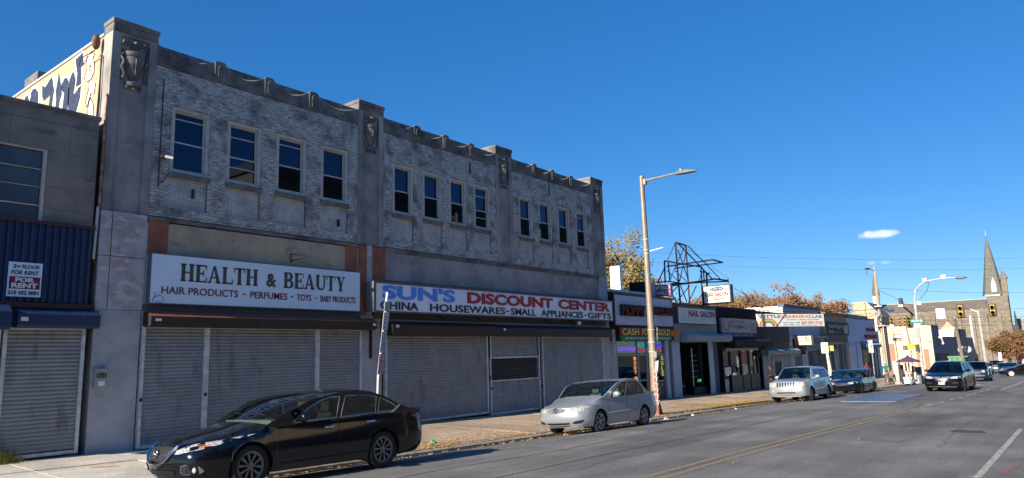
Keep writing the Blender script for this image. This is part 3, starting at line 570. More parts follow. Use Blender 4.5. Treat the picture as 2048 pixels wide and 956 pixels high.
# ---- HEALTH & BEAUTY sign, built serif letters
def serif(b,ch,x,z,w,h,y,st=.2,th=.09,ex=.012):
    st*=h; th*=h*.9; sh=.07*h; ov=.055*h
    def bx(a,c,d,e): b.box(x+a,x+c,y-ex,y,z+d,z+e)
    def stem(a): bx(a,a+st,0,h); bx(a-ov,a+st+ov,0,sh); bx(a-ov,a+st+ov,h-sh,h)
    def pg(P): b.prism([(p[0],p[1]) for p in P],(x,y-ex,z),(1,0,0),(0,0,1),(0,ex,0))
    if ch=='H': stem(ov); stem(w-ov-st); bx(ov+st,w-ov-st,h*.47,h*.47+th)
    if ch in'EL':
        stem(ov); bx(ov+st,w,0,th); pg([(w-th*.6,0),(w,0),(w+.02*h,h*.3),(w-.03*h,h*.3)])
        if ch=='E': bx(ov+st,w,h-th,h); bx(ov+st,w*.72,h*.47,h*.47+th); pg([(w-th*.6,h),(w,h),(w,h*.72),(w-.03*h,h*.72)]); bx(w*.68,w*.76,h*.36,h*.68)
    if ch=='T': stem((w-st)/2); bx(0,w,h-th,h); bx(0,th*.6,h*.72,h); bx(w-th*.6,w,h*.72,h)
    if ch=='A': pg([(w*.5-st*.3,h),(w*.5+st*.3,h),(w*.93,0),(w*.93-st,0)]); pg([(w*.5-st*.3,h),(w*.5,h*.93),(w*.13+th*.7,0),(w*.13-th*.3,0)]); bx(w*.25,w*.68,h*.28,h*.28+th*.9); bx(0,w*.26,0,sh); bx(w*.6,w,0,sh)
    if ch=='U':
        bx(ov,ov+st,h*.3,h); bx(w-ov-th*1.1,w-ov,h*.3,h); bx(0,st+2*ov,h-sh,h); bx(w-st-ov,w,h-sh,h); n=10; cx=w/2; o=[]; ii=[]
        for k in range(n+1):
            t=math.pi+math.pi*k/n; o.append((cx+(w/2-ov)*math.cos(t),h*.3+h*.3*math.sin(t)))
        L0,R0=ov+st,w-ov-th*1.1; c2=(L0+R0)/2
        for k in range(n+1):
            t=2*math.pi-math.pi*k/n; ii.append((c2+(R0-L0)/2*math.cos(t),h*.3+h*.19*math.sin(t)))
        for k in range(n): pg([o[k],o[k+1],ii[n-k-1],ii[n-k]])
    if ch=='B':
        stem(ov)
        for (zc,hh,wx) in((h*.745,h*.51,w*.9),(h*.255,h*.51,w)):
            n=8; oo=[];ij=[]
            for k in range(n+1):
                t=-math.pi/2+math.pi*k/n; oo.append((ov+st+(wx-ov-st)*(.45+.55*math.cos(t)) if True else 0,zc+hh/2*math.sin(t))); ij.append((ov+st+(wx-ov-st-st*.95)*(.45+.55*max(0,math.cos(t))),zc+(hh/2-th)*math.sin(t)))
            pg([(ov+st,zc-hh/2),oo[0],ij[0],(ov+st,zc-hh/2+th)]); pg([(ov+st,zc+hh/2),oo[n],ij[n],(ov+st,zc+hh/2-th)])
            for k in range(n): pg([oo[k],oo[k+1],ij[k+1],ij[k]])
    if ch=='Y': pg([(w*.12,h),(w*.12+st,h),(w*.5+st*.4,h*.42),(w*.5-st*.5,h*.42)]); pg([(w*.9-th*.6,h),(w*.9,h),(w*.5+st*.5,h*.42),(w*.5+st*.1,h*.42)]); bx((w-st)/2,(w+st)/2,0,h*.44); bx((w-st)/2-ov,(w+st)/2+ov,0,sh); bx(0,w*.42,h-sh,h); bx(w*.66,w,h-sh,h)
hb=thing('shop_sign','long pale blue board reading HEALTH & BEAUTY above the nearest shutters','sign',(7.75,YW-.2,3.15))
HY=YW-.16
# true board edges for plane HY
boxes('sign_board',[SIGNW],[(7.72,13.95,HY,YW-.011,3.17,4.33)],hb); boxes('sign_edge',mat('dark_edge',(.1,.12,.16)),[(7.7,13.97,HY-.004,YW-.012,4.33,4.355),(7.7,13.97,HY-.004,YW-.012,3.145,3.17),(7.695,7.72,HY-.004,YW-.012,3.17,4.33),(13.95,13.97,HY-.004,YW-.012,3.17,4.33)],hb)
GRT=mat('faded_olive_letter',(.07,.085,.055),(.045,.06,.045),6,.7); x=8.42; tot=[('H',.5),('E',.42),('A',.52),('L',.42),('T',.46),('H',.5),(' ',.28),('&',.45),(' ',.24),('B',.46),('E',.42),('A',.52),('U',.5),('T',.46),('Y',.48)]
W0=sum(t[1]+.05 for t in tot); sx=(13.42-8.42)/W0
for ch,wd in tot:
    b=B()
    if ch=='&': addtext(b,'&',(x,HY-.001,3.72),(1,0,0),(0,0,1),wd*sx,.36,.03,.012)
    elif ch!=' ': serif(b,ch,x,3.72,wd*sx,.43,HY-.001)
    x+=(wd+.05)*sx
    if ch!=' ': b.build('letter',GRT,hb,fixn=False)
MRN=mat('worn_maroon_letter',(.17,.02,.03),(.33,.3,.35),30,.7,lo=.58,hi=.66)
for s_t,a,c in(('HAIR PRODUCTS',7.98,9.95),('-',10.08,10.16),('PERFUMES',10.3,11.42),('-',11.53,11.6),('TOYS',11.72,12.2),('-',12.33,12.4),('BABY PRODUCTS',12.52,13.77)):
    if s_t=='-': boxes('dash',MRN,[(a,c,HY-.014,HY-.001,3.47,3.5)],hb)
    else: text(s_t,a,c,3.39,3.57,HY-.001,MRN,hb,.010,.012,'small_lettering')
b=B(); b.tube([(7.8,HY-.01,3.28),(7.95,HY-.02,3.36),(8.05,HY-.02,3.26),(7.98,HY-.02,3.18),(7.85,HY-.01,3.2)],.006,4); b.tube([(7.78,HY-.01,3.2),(7.84,HY-.03,3.42)],.006,4); b.build('dangling_wire',WIRE,hb)
# ---- SUN'S sign
sg=thing('shop_sign','long ribbed white box sign reading SUN\'S DISCOUNT CENTER over the middle shutters','sign',(14.7,YW-.42,3.22)); SY=YW-.40
k_=SY/YW
X=lambda x:x*k_; Z=lambda z:1.7+(z-1.7)*k_
boxes('sign_box',mat('sign_box_grey',(.16,.16,.17)),[(X(14.62),X(29.3),SY+.02,YW-.04,Z(3.2),Z(4.13))],sg)
b=B(); x=X(14.72); rb=.055
while x<X(29.28)-rb: b.add([(x,SY+.01,Z(3.22)),(x+rb*.5,SY,Z(3.22)),(x+rb,SY+.01,Z(3.22)),(x,SY+.01,Z(4.09)),(x+rb*.5,SY,Z(4.09)),(x+rb,SY+.01,Z(4.09))],[(0,1,4,3),(1,2,5,4)]); x+=rb
b.build('ribbed_face',SIGNR,sg)
boxes('sign_edge',mat('dark_edge2',(.13,.13,.14)),[(X(14.62),X(29.31),SY-.015,SY+.03,Z(4.09),Z(4.15)),(X(14.62),X(29.31),SY-.015,SY+.03,Z(3.18),Z(3.22)),(X(14.62),X(14.72),SY-.015,SY+.03,Z(3.22),Z(4.09)),(X(29.27),X(29.31),SY-.015,SY+.03,Z(3.22),Z(4.09))],sg)
BLU=mat('blue_letter',(.07,.26,.85),(.10,.30,.85),4,.5); RDL=mat('worn_red_letter',(.36,.012,.02),(.4,.38,.42),16,.6,lo=.6,hi=.68); BKL=mat('black_letter',(.015,.015,.025),(.02,.02,.03),4,.6)
text("SUN'S",X(14.98),X(18.35),Z(3.6),Z(4.06),SY-.004,BLU,sg,.038,.014,'blue_lettering')
for s_t,a,c in(('DISCOUNT',19.0,24.35),('CENTER',24.75,29.0)): text(s_t,X(a),X(c),Z(3.61),Z(4.03),SY-.004,RDL,sg,.04,.016,'red_lettering')
for s_t,a,c in(('CHINA',14.9,16.55),('HOUSEWARES',17.1,21.15),('-',21.2,21.42),('SMALL',21.5,23.15),('APPLIANCES',23.5,26.65),('-',26.72,26.95),('GIFTS',27.05,29.1)):
    if s_t=='-': boxes('dash',BKL,[(X(a),X(c),SY-.018,SY-.004,Z(3.38),Z(3.42))],sg)
    else: text(s_t,X(a),X(c),Z(3.27),Z(3.53),SY-.004,BKL,sg,.016,.014,'black_lettering')
# ================= LEFT BUILDING =================
lb=thing('corner_shop_building','lower grey stone building with blue corrugated front at the left edge','building',(3.0,YW,gz(5,17)))
boxes('wall',LGREY,[(0,6.44,YW+.01,28,7.03,7.3),(0,6.5,YW+.12,28,-1,7.02)],lb)
boxes('coping',STONE_D,[(0,6.47,YW-.03,28.2,7.3,7.39)],lb)
for a,c in((0,3.1),(3.106,4.72),(4.726,5.86),(5.866,6.44)): boxes('stone_slab',LGREY,[(a,c,YW,YW+.11,6.4,7.02)],lb)
boxes('stone_slab',LGREY,[(5.46,6.44,YW+.002,YW+.11,5.6,6.394),(5.46,6.44,YW,YW+.11,5.12,5.595),(5.46,6.44,YW+.002,YW+.11,4.8,5.115)],lb)
wf=boxes('window_frame',FRAME,[(5.39,5.45,YW+.0,YW+.1,4.8,6.4),(3.3,5.38,YW+.02,YW+.1,6.37,6.4),(3.3,5.38,YW+.05,YW+.09,5.95,5.965),(3.3,5.38,YW+.05,YW+.09,5.565,5.575),(3.3,5.38,YW+.04,YW+.09,5.15,5.175)],lb)
for a,c in((4.8,5.13),(5.19,5.55),(5.58,5.93),(5.97,6.34)): boxes('window_pane',mat('dusty_blue_glass',(.05,.065,.085),(.035,.045,.06),1.5,.25,spec=.8),[(3.3,5.38,YW+.08,YW+.085,a,c)],wf)
b=B(); x=0.; P=[(0,0),(.05,0),(.07,-.045),(.12,-.045),(.14,0)]; V=[]; 
while x<6.4: V+=[(x+a,YW-.03+c) for a,c in P[:-1]]; x+=.14
V=[v for v in V if v[0]<6.46]; n=len(V); b.add([(a,c,3.1) for a,c in V]+[(a,c,4.75) for a,c in V],[(i,i+1,n+i+1,n+i) for i in range(n-1)]); b.build('corrugated_panel',BLUEM,lb)
boxes('panel_trim',MAROON,[(0,6.48,YW-.1,YW,4.75,4.82),(0,6.55,YW-.1,YW,2.97,3.08)],lb)
housing(lb,5.05,6.6,2.55,2.95,YW-.02,BLUEH,BLUEH,.35); housing(lb,1.5,4.85,2.5,3.0,YW-.2,BLUEH,BLUEH,.5)
boxes('sticker',WHITE,[(5.1,5.23,YW-.375,YW-.371,2.68,2.76)],lb)
shutter(lb,4.98,6.36,2.52,gz(5.7,17)+.05,YW-.03); shutter(lb,2.0,4.8,2.52,gz(4,17)+.05,YW-.03)
fs=thing('rent_sign','white board reading 2ND FLOOR FOR RENT 215 432 0001 on blue corrugated panel','sign',(4.9,YW-.1,3.2)); FY=YW-.1
boxes('sign_board',SIGNW,[(4.89,5.5,FY,FY+.02,3.19,3.9)],fs)
text('2',4.97,5.03,3.77,3.85,FY-.001,BLACK,fs,.03,.006); text('ND',5.04,5.1,3.79,3.83,FY-.001,BLACK,fs,0,.006); text('FLOOR',5.13,5.45,3.77,3.85,FY-.001,BLACK,fs,.02,.006); text('FOR RENT',4.94,5.43,3.64,3.73,FY-.001,BLACK,fs,.02,.006,slant=.02)
boxes('purple_panel',mat('plum_print',(.16,.015,.06)),[(4.92,5.47,FY-.006,FY-.001,3.35,3.6)],fs); text('FOR',5.02,5.37,3.49,3.58,FY-.008,WHITE,fs,.05,.006); text('RENT',4.96,5.43,3.37,3.47,FY-.008,WHITE,fs,.05,.006)
text('215 432 0001',4.91,5.46,3.23,3.31,FY-.001,BLACK,fs,.035,.006)
# ================= CARS =================
def interp(pts,x,a=0,b_=1):
    if x<=pts[0][a]: return pts[0][b_]
    for p,q in zip(pts,pts[1:]):
        if x<=q[a]: return p[b_]+(q[b_]-p[b_])*(x-p[a])/max(1e-6,q[a]-p[a])
    return pts[-1][b_]
def inpoly(P,x,y):
    c=False; n=len(P)
    for i in range(n):
        (x1,y1),(x2,y2)=P[i],P[(i+1)%n]
        if (y1>y)!=(y2>y) and x<(x2-x1)*(y-y1)/(y2-y1)+x1: c=not c
    return c
def dpoly(P,x,y):
    m=9; p=Vector((x,y))
    for i in range(len(P)):
        a,c=Vector(P[i]),Vector(P[(i+1)%len(P)]); d=c-a; t=max(0,min(1,(p-a).dot(d)/max(1e-9,d.dot(d)))); m=min(m,(a+d*t-p).length)
    return m
def dense(P,s):
    o=[]
    for i in range(len(P)):
        a,c=P[i],P[(i+1)%len(P)]; L=math.hypot(c[0]-a[0],c[1]-a[1]); n=max(1,int(L/s)); o+=[(a[0]+(c[0]-a[0])*k/n,a[1]+(c[1]-a[1])*k/n) for k in range(n)]
    return o
def tri(outer,holes,sp):
    """triangulate outline minus holes with inner grid points"""
    V=[Vector(p) for p in outer]; E=[(i,(i+1)%len(outer)) for i in range(len(outer))]
    for h in holes: n=len(V); V+=[Vector(p) for p in h]; E+=[(n+i,n+(i+1)%len(h)) for i in range(len(h))]
    xs=[p[0] for p in outer]; zs=[p[1] for p in outer]; x=min(xs)+sp/2
    while x<max(xs):
        z=min(zs)+sp/2
        while z<max(zs):
            if inpoly(outer,x,z) and dpoly(outer,x,z)>sp*.35 and all((not inpoly(h,x,z)) and dpoly(h,x,z)>sp*.35 for h in holes): V.append(Vector((x,z)))
            z+=sp
        x+=sp
    r=delaunay_2d_cdt(V,E,[],0,1e-5); pts=[(p.x,p.y) for p in r[0]]; T=[]
    for f in r[2]:
        cx=sum(pts[i][0] for i in f)/3; cz=sum(pts[i][1] for i in f)/3
        if inpoly(outer,cx,cz) and not any(inpoly(h,cx,cz) for h in holes): T.append(tuple(f))
    return pts,T
TRIM=mat('black_rubber_trim',(.012,.012,.013),rough=.55); SEAT=mat('grey_seat_cloth',(.09,.09,.09),rough=.9); LAMPG=mat('headlamp_lens',(.5,.51,.5),(.2,.21,.22),28,.12,coat=.8,obj=True,lo=.42,hi=.6); AMB=mat('amber_lens',(.7,.22,.04),rough=.25,coat=.5); REDL=mat('red_lens',(.35,.015,.015),rough=.35,coat=.2); PLATE=mat('licence_plate',(.6,.58,.42),(.25,.3,.35),40,.5,obj=True); RIMS=mat('silver_rim',(.45,.45,.46),rough=.3,metal=.7); RIMD=mat('machined_dark_rim',(.2,.2,.21),rough=.35,metal=.6); CGLASS=glass('car_glass',(.5,.6,.54),1.25,.75); CGLASSD=glass('tinted_car_glass',(.13,.15,.17),1.3,.75); UNDER=mat('underbody_black',(.008,.008,.009),rough=.9)
DASHL=mat('light_interior',(.3,.3,.26),rough=.8)
def make_wheel(par,c,r,wd,side,rim,ns,style):
    o=bpy.data.objects.new('wheel',None); COL.objects.link(o); o.parent=par; o.location=c; o.empty_display_size=.1
    b=B(); rr=r*.69
    b.lathe([(rr,-wd*.42),(r*.9,-wd*.5),(r*.975,-wd*.44),(r,-wd*.3),(r,wd*.3),(r*.975,wd*.44),(r*.9,wd*.5),(rr,wd*.42)],(0,0,0),36,(0,1,0)); 
    for q in(-.16,0,.16): b.lathe([(r*1.001,wd*q-.004),(r*1.003,wd*q),(r*1.001,wd*q+.004)],(0,0,0),36,(0,1,0))
    b.build('tyre',RUB,o,smooth=True,local=True)
    s=side; b=B(); b.lathe([(rr+.004,s*wd*.43),(rr-.012,s*wd*.45),(rr-.03,s*wd*.38),(rr-.035,s*-.02)],(0,0,0),36,(0,1,0))
    for k in range(ns):
        a=2*math.pi*k/ns+.2; yo=s*wd*.4; yi=s*wd*.33
        def P(rad,ang,y): return (rad*math.cos(ang),y,rad*math.sin(ang))
        if style=='split':
            for d in(-1,1):
                a0,a1=a+d*.10,a+d*math.pi/ns*.52; t=.035/rr
                b.add([P(r*.12,a0-t*1.6,yo),P(r*.12,a0+t*1.6,yo),P(rr-.01,a1+t*.75,yo*.97),P(rr-.01,a1-t*.75,yo*.97),P(r*.12,a0-t*1.6,yi),P(r*.12,a0+t*1.6,yi),P(rr-.01,a1+t*.75,yi),P(rr-.01,a1-t*.75,yi)],[(0,1,2,3),(0,4,5,1),(1,5,6,2),(2,6,7,3),(3,7,4,0)])
        else:
            t=.5*math.pi/ns; b.add([P(r*.14,a-t*1.3,yo),P(r*.14,a+t*1.3,yo),P(rr-.01,a+t*.62,yo*.97),P(rr-.01,a-t*.62,yo*.97),P(r*.14,a-t*1.3,yi),P(r*.14,a+t*1.3,yi),P(rr-.01,a+t*.62,yi),P(rr-.01,a-t*.62,yi)],[(0,1,2,3),(0,4,5,1),(1,5,6,2),(2,6,7,3),(3,7,4,0)])
    b.lathe([(0,s*wd*.43),(r*.1,s*wd*.43),(r*.16,s*wd*.40),(r*.17,s*wd*.3)],(0,0,0),16,(0,1,0)); b.build('rim',rim,o,smooth=True,local=True,ang=30)
    b=B(); b.lathe([(0,s*wd*.2),(rr-.04,s*wd*.2)],(0,0,0),24,(0,1,0)); b.lathe([(0,-s*wd*.3),(rr+.01,-s*wd*.3)],(0,0,0),24,(0,1,0)); b.build('brake_disc',UNDER,o,local=True)
    return o
def car(name,label,cat,loc,rz,S,paint,group=None,rx=0,ry=math.atan(.02),detail=2):
    t=thing(name,label,cat,loc,rz,group,rx,ry); t.scale=(S.get('scale',.925),)*3
    L,W,H,r=S['L'],S['W'],S['H'],S['r']; xa,xb=S['ax']; W2=W/2; prf=S['prof']; nf=S['nf']; nr=S['nr']; zb=S['belt']; roofw=S.get('roofw',.56)*W; sp=.09 if detail>1 else .16
    zb_=lambda x: interp(zb,x)
    fr=sorted([(p[1],p[0]) for p in prf[:nf+1]]); re=sorted([(p[1],p[0]) for p in prf[nr:]])
    xf=lambda z: interp(fr,z); xr=lambda z: interp(re,z)
    kt=(W2-.05-roofw)/(H-zb_(L*.5)); fa,fp=S.get('fa',.62),S.get('fp',.70)
    def Ys(x,z):
        y=W2
        if z<.42: y-=.07*((.42-z)/.25)**1.5
        b0=zb_(x)
        y-=.012*math.cos(max(-1.5,min(1.5,(z-.62)*7)))*(-1)*0
        cr=b0-.06
        if z>.58: y-=.05*min(1,max(0,(z-.58)/max(.05,b0-.58)))**1.4
        if z>b0: y-=kt*(z-b0)
        if S.get('flare'):
            for q in(xa,xb):
                d=math.hypot(x-q,z-r); 
                if d<r+.22: y+=S['flare']*max(0,1-max(0,d-r-.06)/.16)
        df=max(0,min(1,(x-xf(min(z,fr[-1][0])))/fa)); dr=max(0,min(1,(xr(min(z,re[-1][0]))-x)/S.get('ra',.5)))
        if z<=b0+.02: y*=(fp+(1-fp)*math.sqrt(max(0,1-(1-df)**2)))*(.80+.20*math.sqrt(max(0,1-(1-dr)**2)))
        return max(.1,y)
    # outline
    zbot=S.get('zbot',.2); ra=r+S.get('gap',.05)
    def arch(xc):
        a=math.asin(max(-1,min(1,(zbot-r)/ra))); n=14 if detail>1 else 9; return [(xc+ra*math.cos(math.pi-a-(math.pi-2*a)*k/n),r+ra*math.sin(math.pi-a-(math.pi-2*a)*k/n)) for k in range(n+1)]
    A1,A2=arch(xa),arch(xb); top=[(p[0],p[1]) for p in prf]
    out=[top[0]]+A1+A2+[top[-1]]+top[::-1][1:-1]
    wins=[dense(w_,.2) for w_ in S['wins']]
    pts,T=tri(dense(out,.14) if False else out,wins,sp)
    # centre shell stations
    ts=[-1,-.965,-.7,-.35,0,.35,.7,.965,1]
    def shell(i,tt):
        x,z=prf[i][0],prf[i][1]; e=1-tt*tt; bx=prf[i][2] if len(prf[i])>2 else 0; cz=prf[i][3] if len(prf[i])>3 else .03
        return (x+bx*e,tt*Ys(x,z),z+cz*e)
    gi=S['glass_i']  # station index ranges of glass
    b=B(); g=B(); fg=B()
    for sd in(-1,1): b.add([(x,sd*Ys(x,z),z) for x,z in pts],[f if sd<0 else f[::-1] for f in T])
    n=len(ts); SV=[shell(i,q) for i in range(len(prf)) for q in ts]
    def cell(i,j): return (i*n+j,(i+1)*n+j,(i+1)*n+j+1,i*n+j+1)
    bf=[];gf=[]
    for i in range(len(prf)-1):
        for j in range(n-1):
            (gf if any(a<=i<c for a,c in gi) and 0<j<n-2 else bf).append(cell(i,j))
    b.add(SV,bf); bo=b.build('body',paint,t,smooth=True,local=True,ang=32,weld=True)
    gl=S.get('glass',CGLASS)
    for nm_,(ga,gb) in zip(('windscreen','rear_window'),gi):
        q=B(); q.add([p for p in SV[ga*n:(gb+1)*n]],[(i*n+j,(i+1)*n+j,(i+1)*n+j+1,i*n+j+1) for i in range(gb-ga) for j in range(1,n-2)]); q.build(nm_,gl,t,smooth=True,local=True,ang=60)
    nside=[]
    for wi,w_ in enumerate(S['wins']):
        p2,t2=tri(dense(w_,.2),[],.15)
        for sd in(-1,1):
            q=B(); q.add([(x,sd*(Ys(x,z)-.008),z) for x,z in p2],t2); q.build('side_window',S.get('sglass',gl),t,smooth=True,local=True,ang=60)
    # black window surround and chrome line
    for sd in(-1,1):
        q=B()
        for w_ in S['wins']:
            d=dense(w_,.15); q.tube([(x,sd*(Ys(x,z)+.001),z) for x,z in d+[d[0]]],.011,4,False)
        q.build('window_trim',S.get('trim',TRIM),t,local=True)
    # wheel arches liners + underbody
    q=B()
    for xc in(xa,xb):
        P=[(xc+(ra+.002)*math.cos(a),r+(ra+.002)*math.sin(a)) for a in [math.pi*1.15-math.pi*1.3*k/12 for k in range(13)]]
        for sd in(-1,1):
            V=[]
            for x,z in P: yy=Ys(x,max(z,zbot))-.012; V+=[(x,sd*yy,z),(x,sd*(W2-.42),z)]
            q.add(V,[(2*k,2*k+1,2*k+3,2*k+2) for k in range(12)]); q.add([(xc,sd*(W2-.42),r)]+[(x,sd*(W2-.42),z) for x,z in P],[(0,k,k+1) for k in range(1,13)])
    q.box(.35,L-.35,-W2+.42,W2-.42,zbot-.01,zbot+.3); q.box(xa+ra+.02,xb-ra-.02,-W2+.1,W2-.1,zbot+.005,zbot+.1)
    q.build('underbody',UNDER,t,local=True)
    # interior
    q=B(); cx=S['seat']; q.box(cx[0]-.75,cx[1]+.5,-W2+.12,W2-.12,.35,.5); q.box(cx[0]-.95,cx[0]-.62,-W2+.14,W2-.14,.5,zb_(cx[0])-.02)
    for x in cx:
        for y in(-.36,.36): q.box(x-.1,x+.4,y-.22,y+.22,.5,.62); q.add([(x+.33,y-.22,.55),(x+.33,y+.22,.55),(x+.56,y+.2,zb_(x)+.12),(x+.56,y-.2,zb_(x)+.12),(x+.45,y-.22,.55),(x+.45,y+.22,.55),(x+.64,y+.2,zb_(x)+.12),(x+.64,y-.2,zb_(x)+.12)],[(0,1,2,3),(4,7,6,5),(3,2,6,7),(0,3,7,4),(1,5,6,2)]); q.box(x+.55,x+.65,y-.12,y+.12,zb_(x)+.15,zb_(x)+.33)
    q.build('seats',S.get('seatm',SEAT),t,local=True)
    q=B(); q.box(S['wiper']-.02,cx[0]-.6,-W2+.2,W2-.2,interp([(p[0],p[1]) for p in prf],S['wiper'])-.10,interp([(p[0],p[1]) for p in prf],S['wiper'])-.03); q.build('dashboard',DASHL,t,local=True)
    q=B(); q.box(cx[0]-.28,cx[0]-.25,-.12,.12,H-.2,H-.13); q.build('rear_view_mirror',TRIM,t,local=True)
    q=B(); q.lathe([(.17,-.012),(.19,0),(.17,.012)],(cx[0]-.42,-.36,zb_(cx[0])-.02),14,(-1,0,.45)); q.build('steering_wheel',TRIM,t,local=True)
    # front surface mapping: s in 0..1 front face, >1 along the side (metres)
    def FS(z,s,off=.006,sd=-1):
        def base(z,s):
            if s<=1:
                for i in range(nf):
                    z0,z1=prf[i][1],prf[i+1][1]
                    if z0<=z<=z1 or i==nf-1:
                        u=max(0,min(1,(z-z0)/max(1e-6,z1-z0))); A_,B2=shell(i,s),shell(i+1,s); return Vector(A_).lerp(Vector(B2),u)
            x=xf(z)+(s-1); return Vector((x,Ys(x,z),z))
        p=base(z,s); e=.02; du=base(z,s+e)-p; dv=base(z+e,s)-p; nn=du.cross(dv)
        if nn.length<1e-9: nn=Vector((-1,0,0))
        nn.normalize()
        if nn.x>.3: nn=-nn
        p=p+nn*off; return (p.x,sd*p.y,p.z)
    def fpatch(nm,mt,rows,off=.006,both=True,n2=3,par=None,thick=0):
        """rows: list of (s,zlo,zhi)"""
        for sd in((-1,1) if both else (-1,)):
            q=B(); V=[]
            for s,zl,zh in rows:
                for k in range(n2+1): V.append(FS(zl+(zh-zl)*k/n2,s,off,sd))
            q.add(V,[(i*(n2+1)+k,(i+1)*(n2+1)+k,(i+1)*(n2+1)+k+1,i*(n2+1)+k+1) for i in range(len(rows)-1) for k in range(n2)]); q.build(nm,mt,par or t,smooth=True,local=True,ang=50)
    def center(nm,mt,rows,off=.008,n2=3):   # symmetrical, s from -a..a
        q=B(); V=[]
        R_=[(-s,a,c) for s,a,c in rows[::-1]]+[(s,a,c) for s,a,c in rows if s>0]
        for s,zl,zh in R_:
            for k in range(n2+1):
                p=FS(zl+(zh-zl)*k/n2,abs(s),off,1); V.append((p[0],p[1] if s>0 else -p[1],p[2]))
        q.add(V,[(i*(n2+1)+k,(i+1)*(n2+1)+k,(i+1)*(n2+1)+k+1,i*(n2+1)+k+1) for i in range(len(R_)-1) for k in range(n2)]); return q.build(nm,mt,t,smooth=True,local=True,ang=50)
    def spatch(nm,mt,poly,off=.006):
        p2,t2=tri(dense(poly,.1),[],.08)
        for sd in(-1,1): q=B(); q.add([(x,sd*(Ys(x,z)+off),z) for x,z in p2],t2); q.build(nm,mt,t,smooth=True,local=True,ang=60)
    # door lines, handles, mirrors
    for sd in(-1,1):
        q=B()
        for ln in S['lines']:
            d=dense(ln,.1); k=len(d); 
            dd=[]; 
            for a,c in zip(ln,ln[1:]):
                m_=max(1,int(math.hypot(c[0]-a[0],c[1]-a[1])/.1)); dd+=[(a[0]+(c[0]-a[0])*i/m_,a[1]+(c[1]-a[1])*i/m_) for i in range(m_)]
            dd.append(ln[-1]); q.tube([(x,sd*(Ys(x,z)-.001),z) for x,z in dd],.006,4)
        q.build('door_gap',TRIM,t,local=True)
        for x,z in S['handles']:
            q=B(); y=Ys(x,z)+.018; q.tube([(x-.11,sd*(y-.015),z),(x-.07,sd*(y+.012),z+.004),(x+.06,sd*(y+.012),z+.004),(x+.1,sd*(y-.015),z)],.017,6); q.build('door_handle',S.get('hm',paint),t,smooth=True,local=True)
        mx,mz=S['mirror']; y=Ys(mx,mz); q=B(); q.ell((mx+.0,sd*(y+.14),mz+.075),(.08,.13,.09),12,8); q.box(mx-.03,mx+.03,sd*(y-.02),sd*(y+.08),mz-.0,mz+.05); q.build('wing_mirror',S.get('mm',paint),t,smooth=True,local=True)
    for sp_ in S.get('strips',[]):
        for sd in(-1,1):
            q=B(); q.tube([(x,sd*(Ys(x,z)+.006),z) for x,z in [(sp_[0]+(sp_[1]-sp_[0])*k/16,sp_[2]+(sp_[3]-sp_[2])*k/16) for k in range(17)]],sp_[4],4); q.build('side_moulding',sp_[5],t,local=True)
    for xc in(xa,xb):
        for sd in(-1,1): make_wheel(t,(xc,sd*(W2-.02-.11),r),r,.215,sd,S.get('rim',RIMS),S.get('ns',6),S.get('style','solid'))
    S['detail'](dict(t=t,FS=FS,fpatch=fpatch,center=center,spatch=spatch,Ys=Ys,paint=paint,xf=xf,shell=shell,W2=W2)) if S.get('detail') else None
    q=B(); q.tube([(S['wiper'],-.5,interp([(p[0],p[1]) for p in prf],S['wiper'])+.05),(S['wiper']+.1,.05,interp([(p[0],p[1]) for p in prf],S['wiper']+.1)+.06)],.008,4); q.tube([(S['wiper'],.1,interp([(p[0],p[1]) for p in prf],S['wiper'])+.06),(S['wiper']+.1,.6,interp([(p[0],p[1]) for p in prf],S['wiper']+.1)+.04)],.008,4); q.build('wiper',TRIM,t,local=True)
    return t
BLKP=mat('black_car_paint',(.004,.005,.008),rough=.1,coat=.35,spec=.45); SILP=mat('silver_car_paint',(.40,.43,.47),rough=.32,metal=.5,coat=.6); BLUP=mat('dark_blue_car_paint',(.01,.016,.035),rough=.15,coat=1); GBLP=mat('grey_blue_car_paint',(.12,.16,.2),rough=.3,metal=.6,coat=.6)
# ---- specs. profile points: (x, z, bulge_x, crown_z)
def sedan(L,W,H,wb,fo,r,**k):
    xa=fo; xb=fo+wb; hz=k.get('hz',.72); cz=k.get('cz',.95); cw=k.get('cw',1.28); rf=k.get('rf',2.15); rb=k.get('rb',3.05); dk=k.get('dk',4.15); dz=k.get('dz',1.03)
    P=[(.12,.2,-.10,0),(.04,.32,-.13,0),(.0,.46,-.15,0),(.02,.60,-.16,0),(.09,hz,-.17,.0),(.28,hz+.07,-.1,.02),(.65,hz+.15,-.04,.035),(1.0,cz-.04,-.02,.045),(cw,cz,-.06,.05),
       (cw+(rf-cw)*.3,cz+(H-cz)*.36,-.07,.02),(cw+(rf-cw)*.64,cz+(H-cz)*.72,-.06,.02),(rf,H-.06,-.03,.025),(rf+.3,H-.015,0,.025),((rf+rb)/2+.1,H-.0,0,.025),(rb,H-.045,.03,.025),(rb+(dk-rb)*.35,H-(H-dz)*.36,.06,.03),(rb+(dk-rb)*.7,H-(H-dz)*.74,.06,.03),(dk,dz,.05,.03),
       (L-.16,dz-.005,.06,.02),(L-.05,dz-.06,.08,0),(L-.02,.78,.1,0),(L,.55,.1,0),(L-.04,.33,.08,0),(L-.14,.22,.05,0)]
    return P
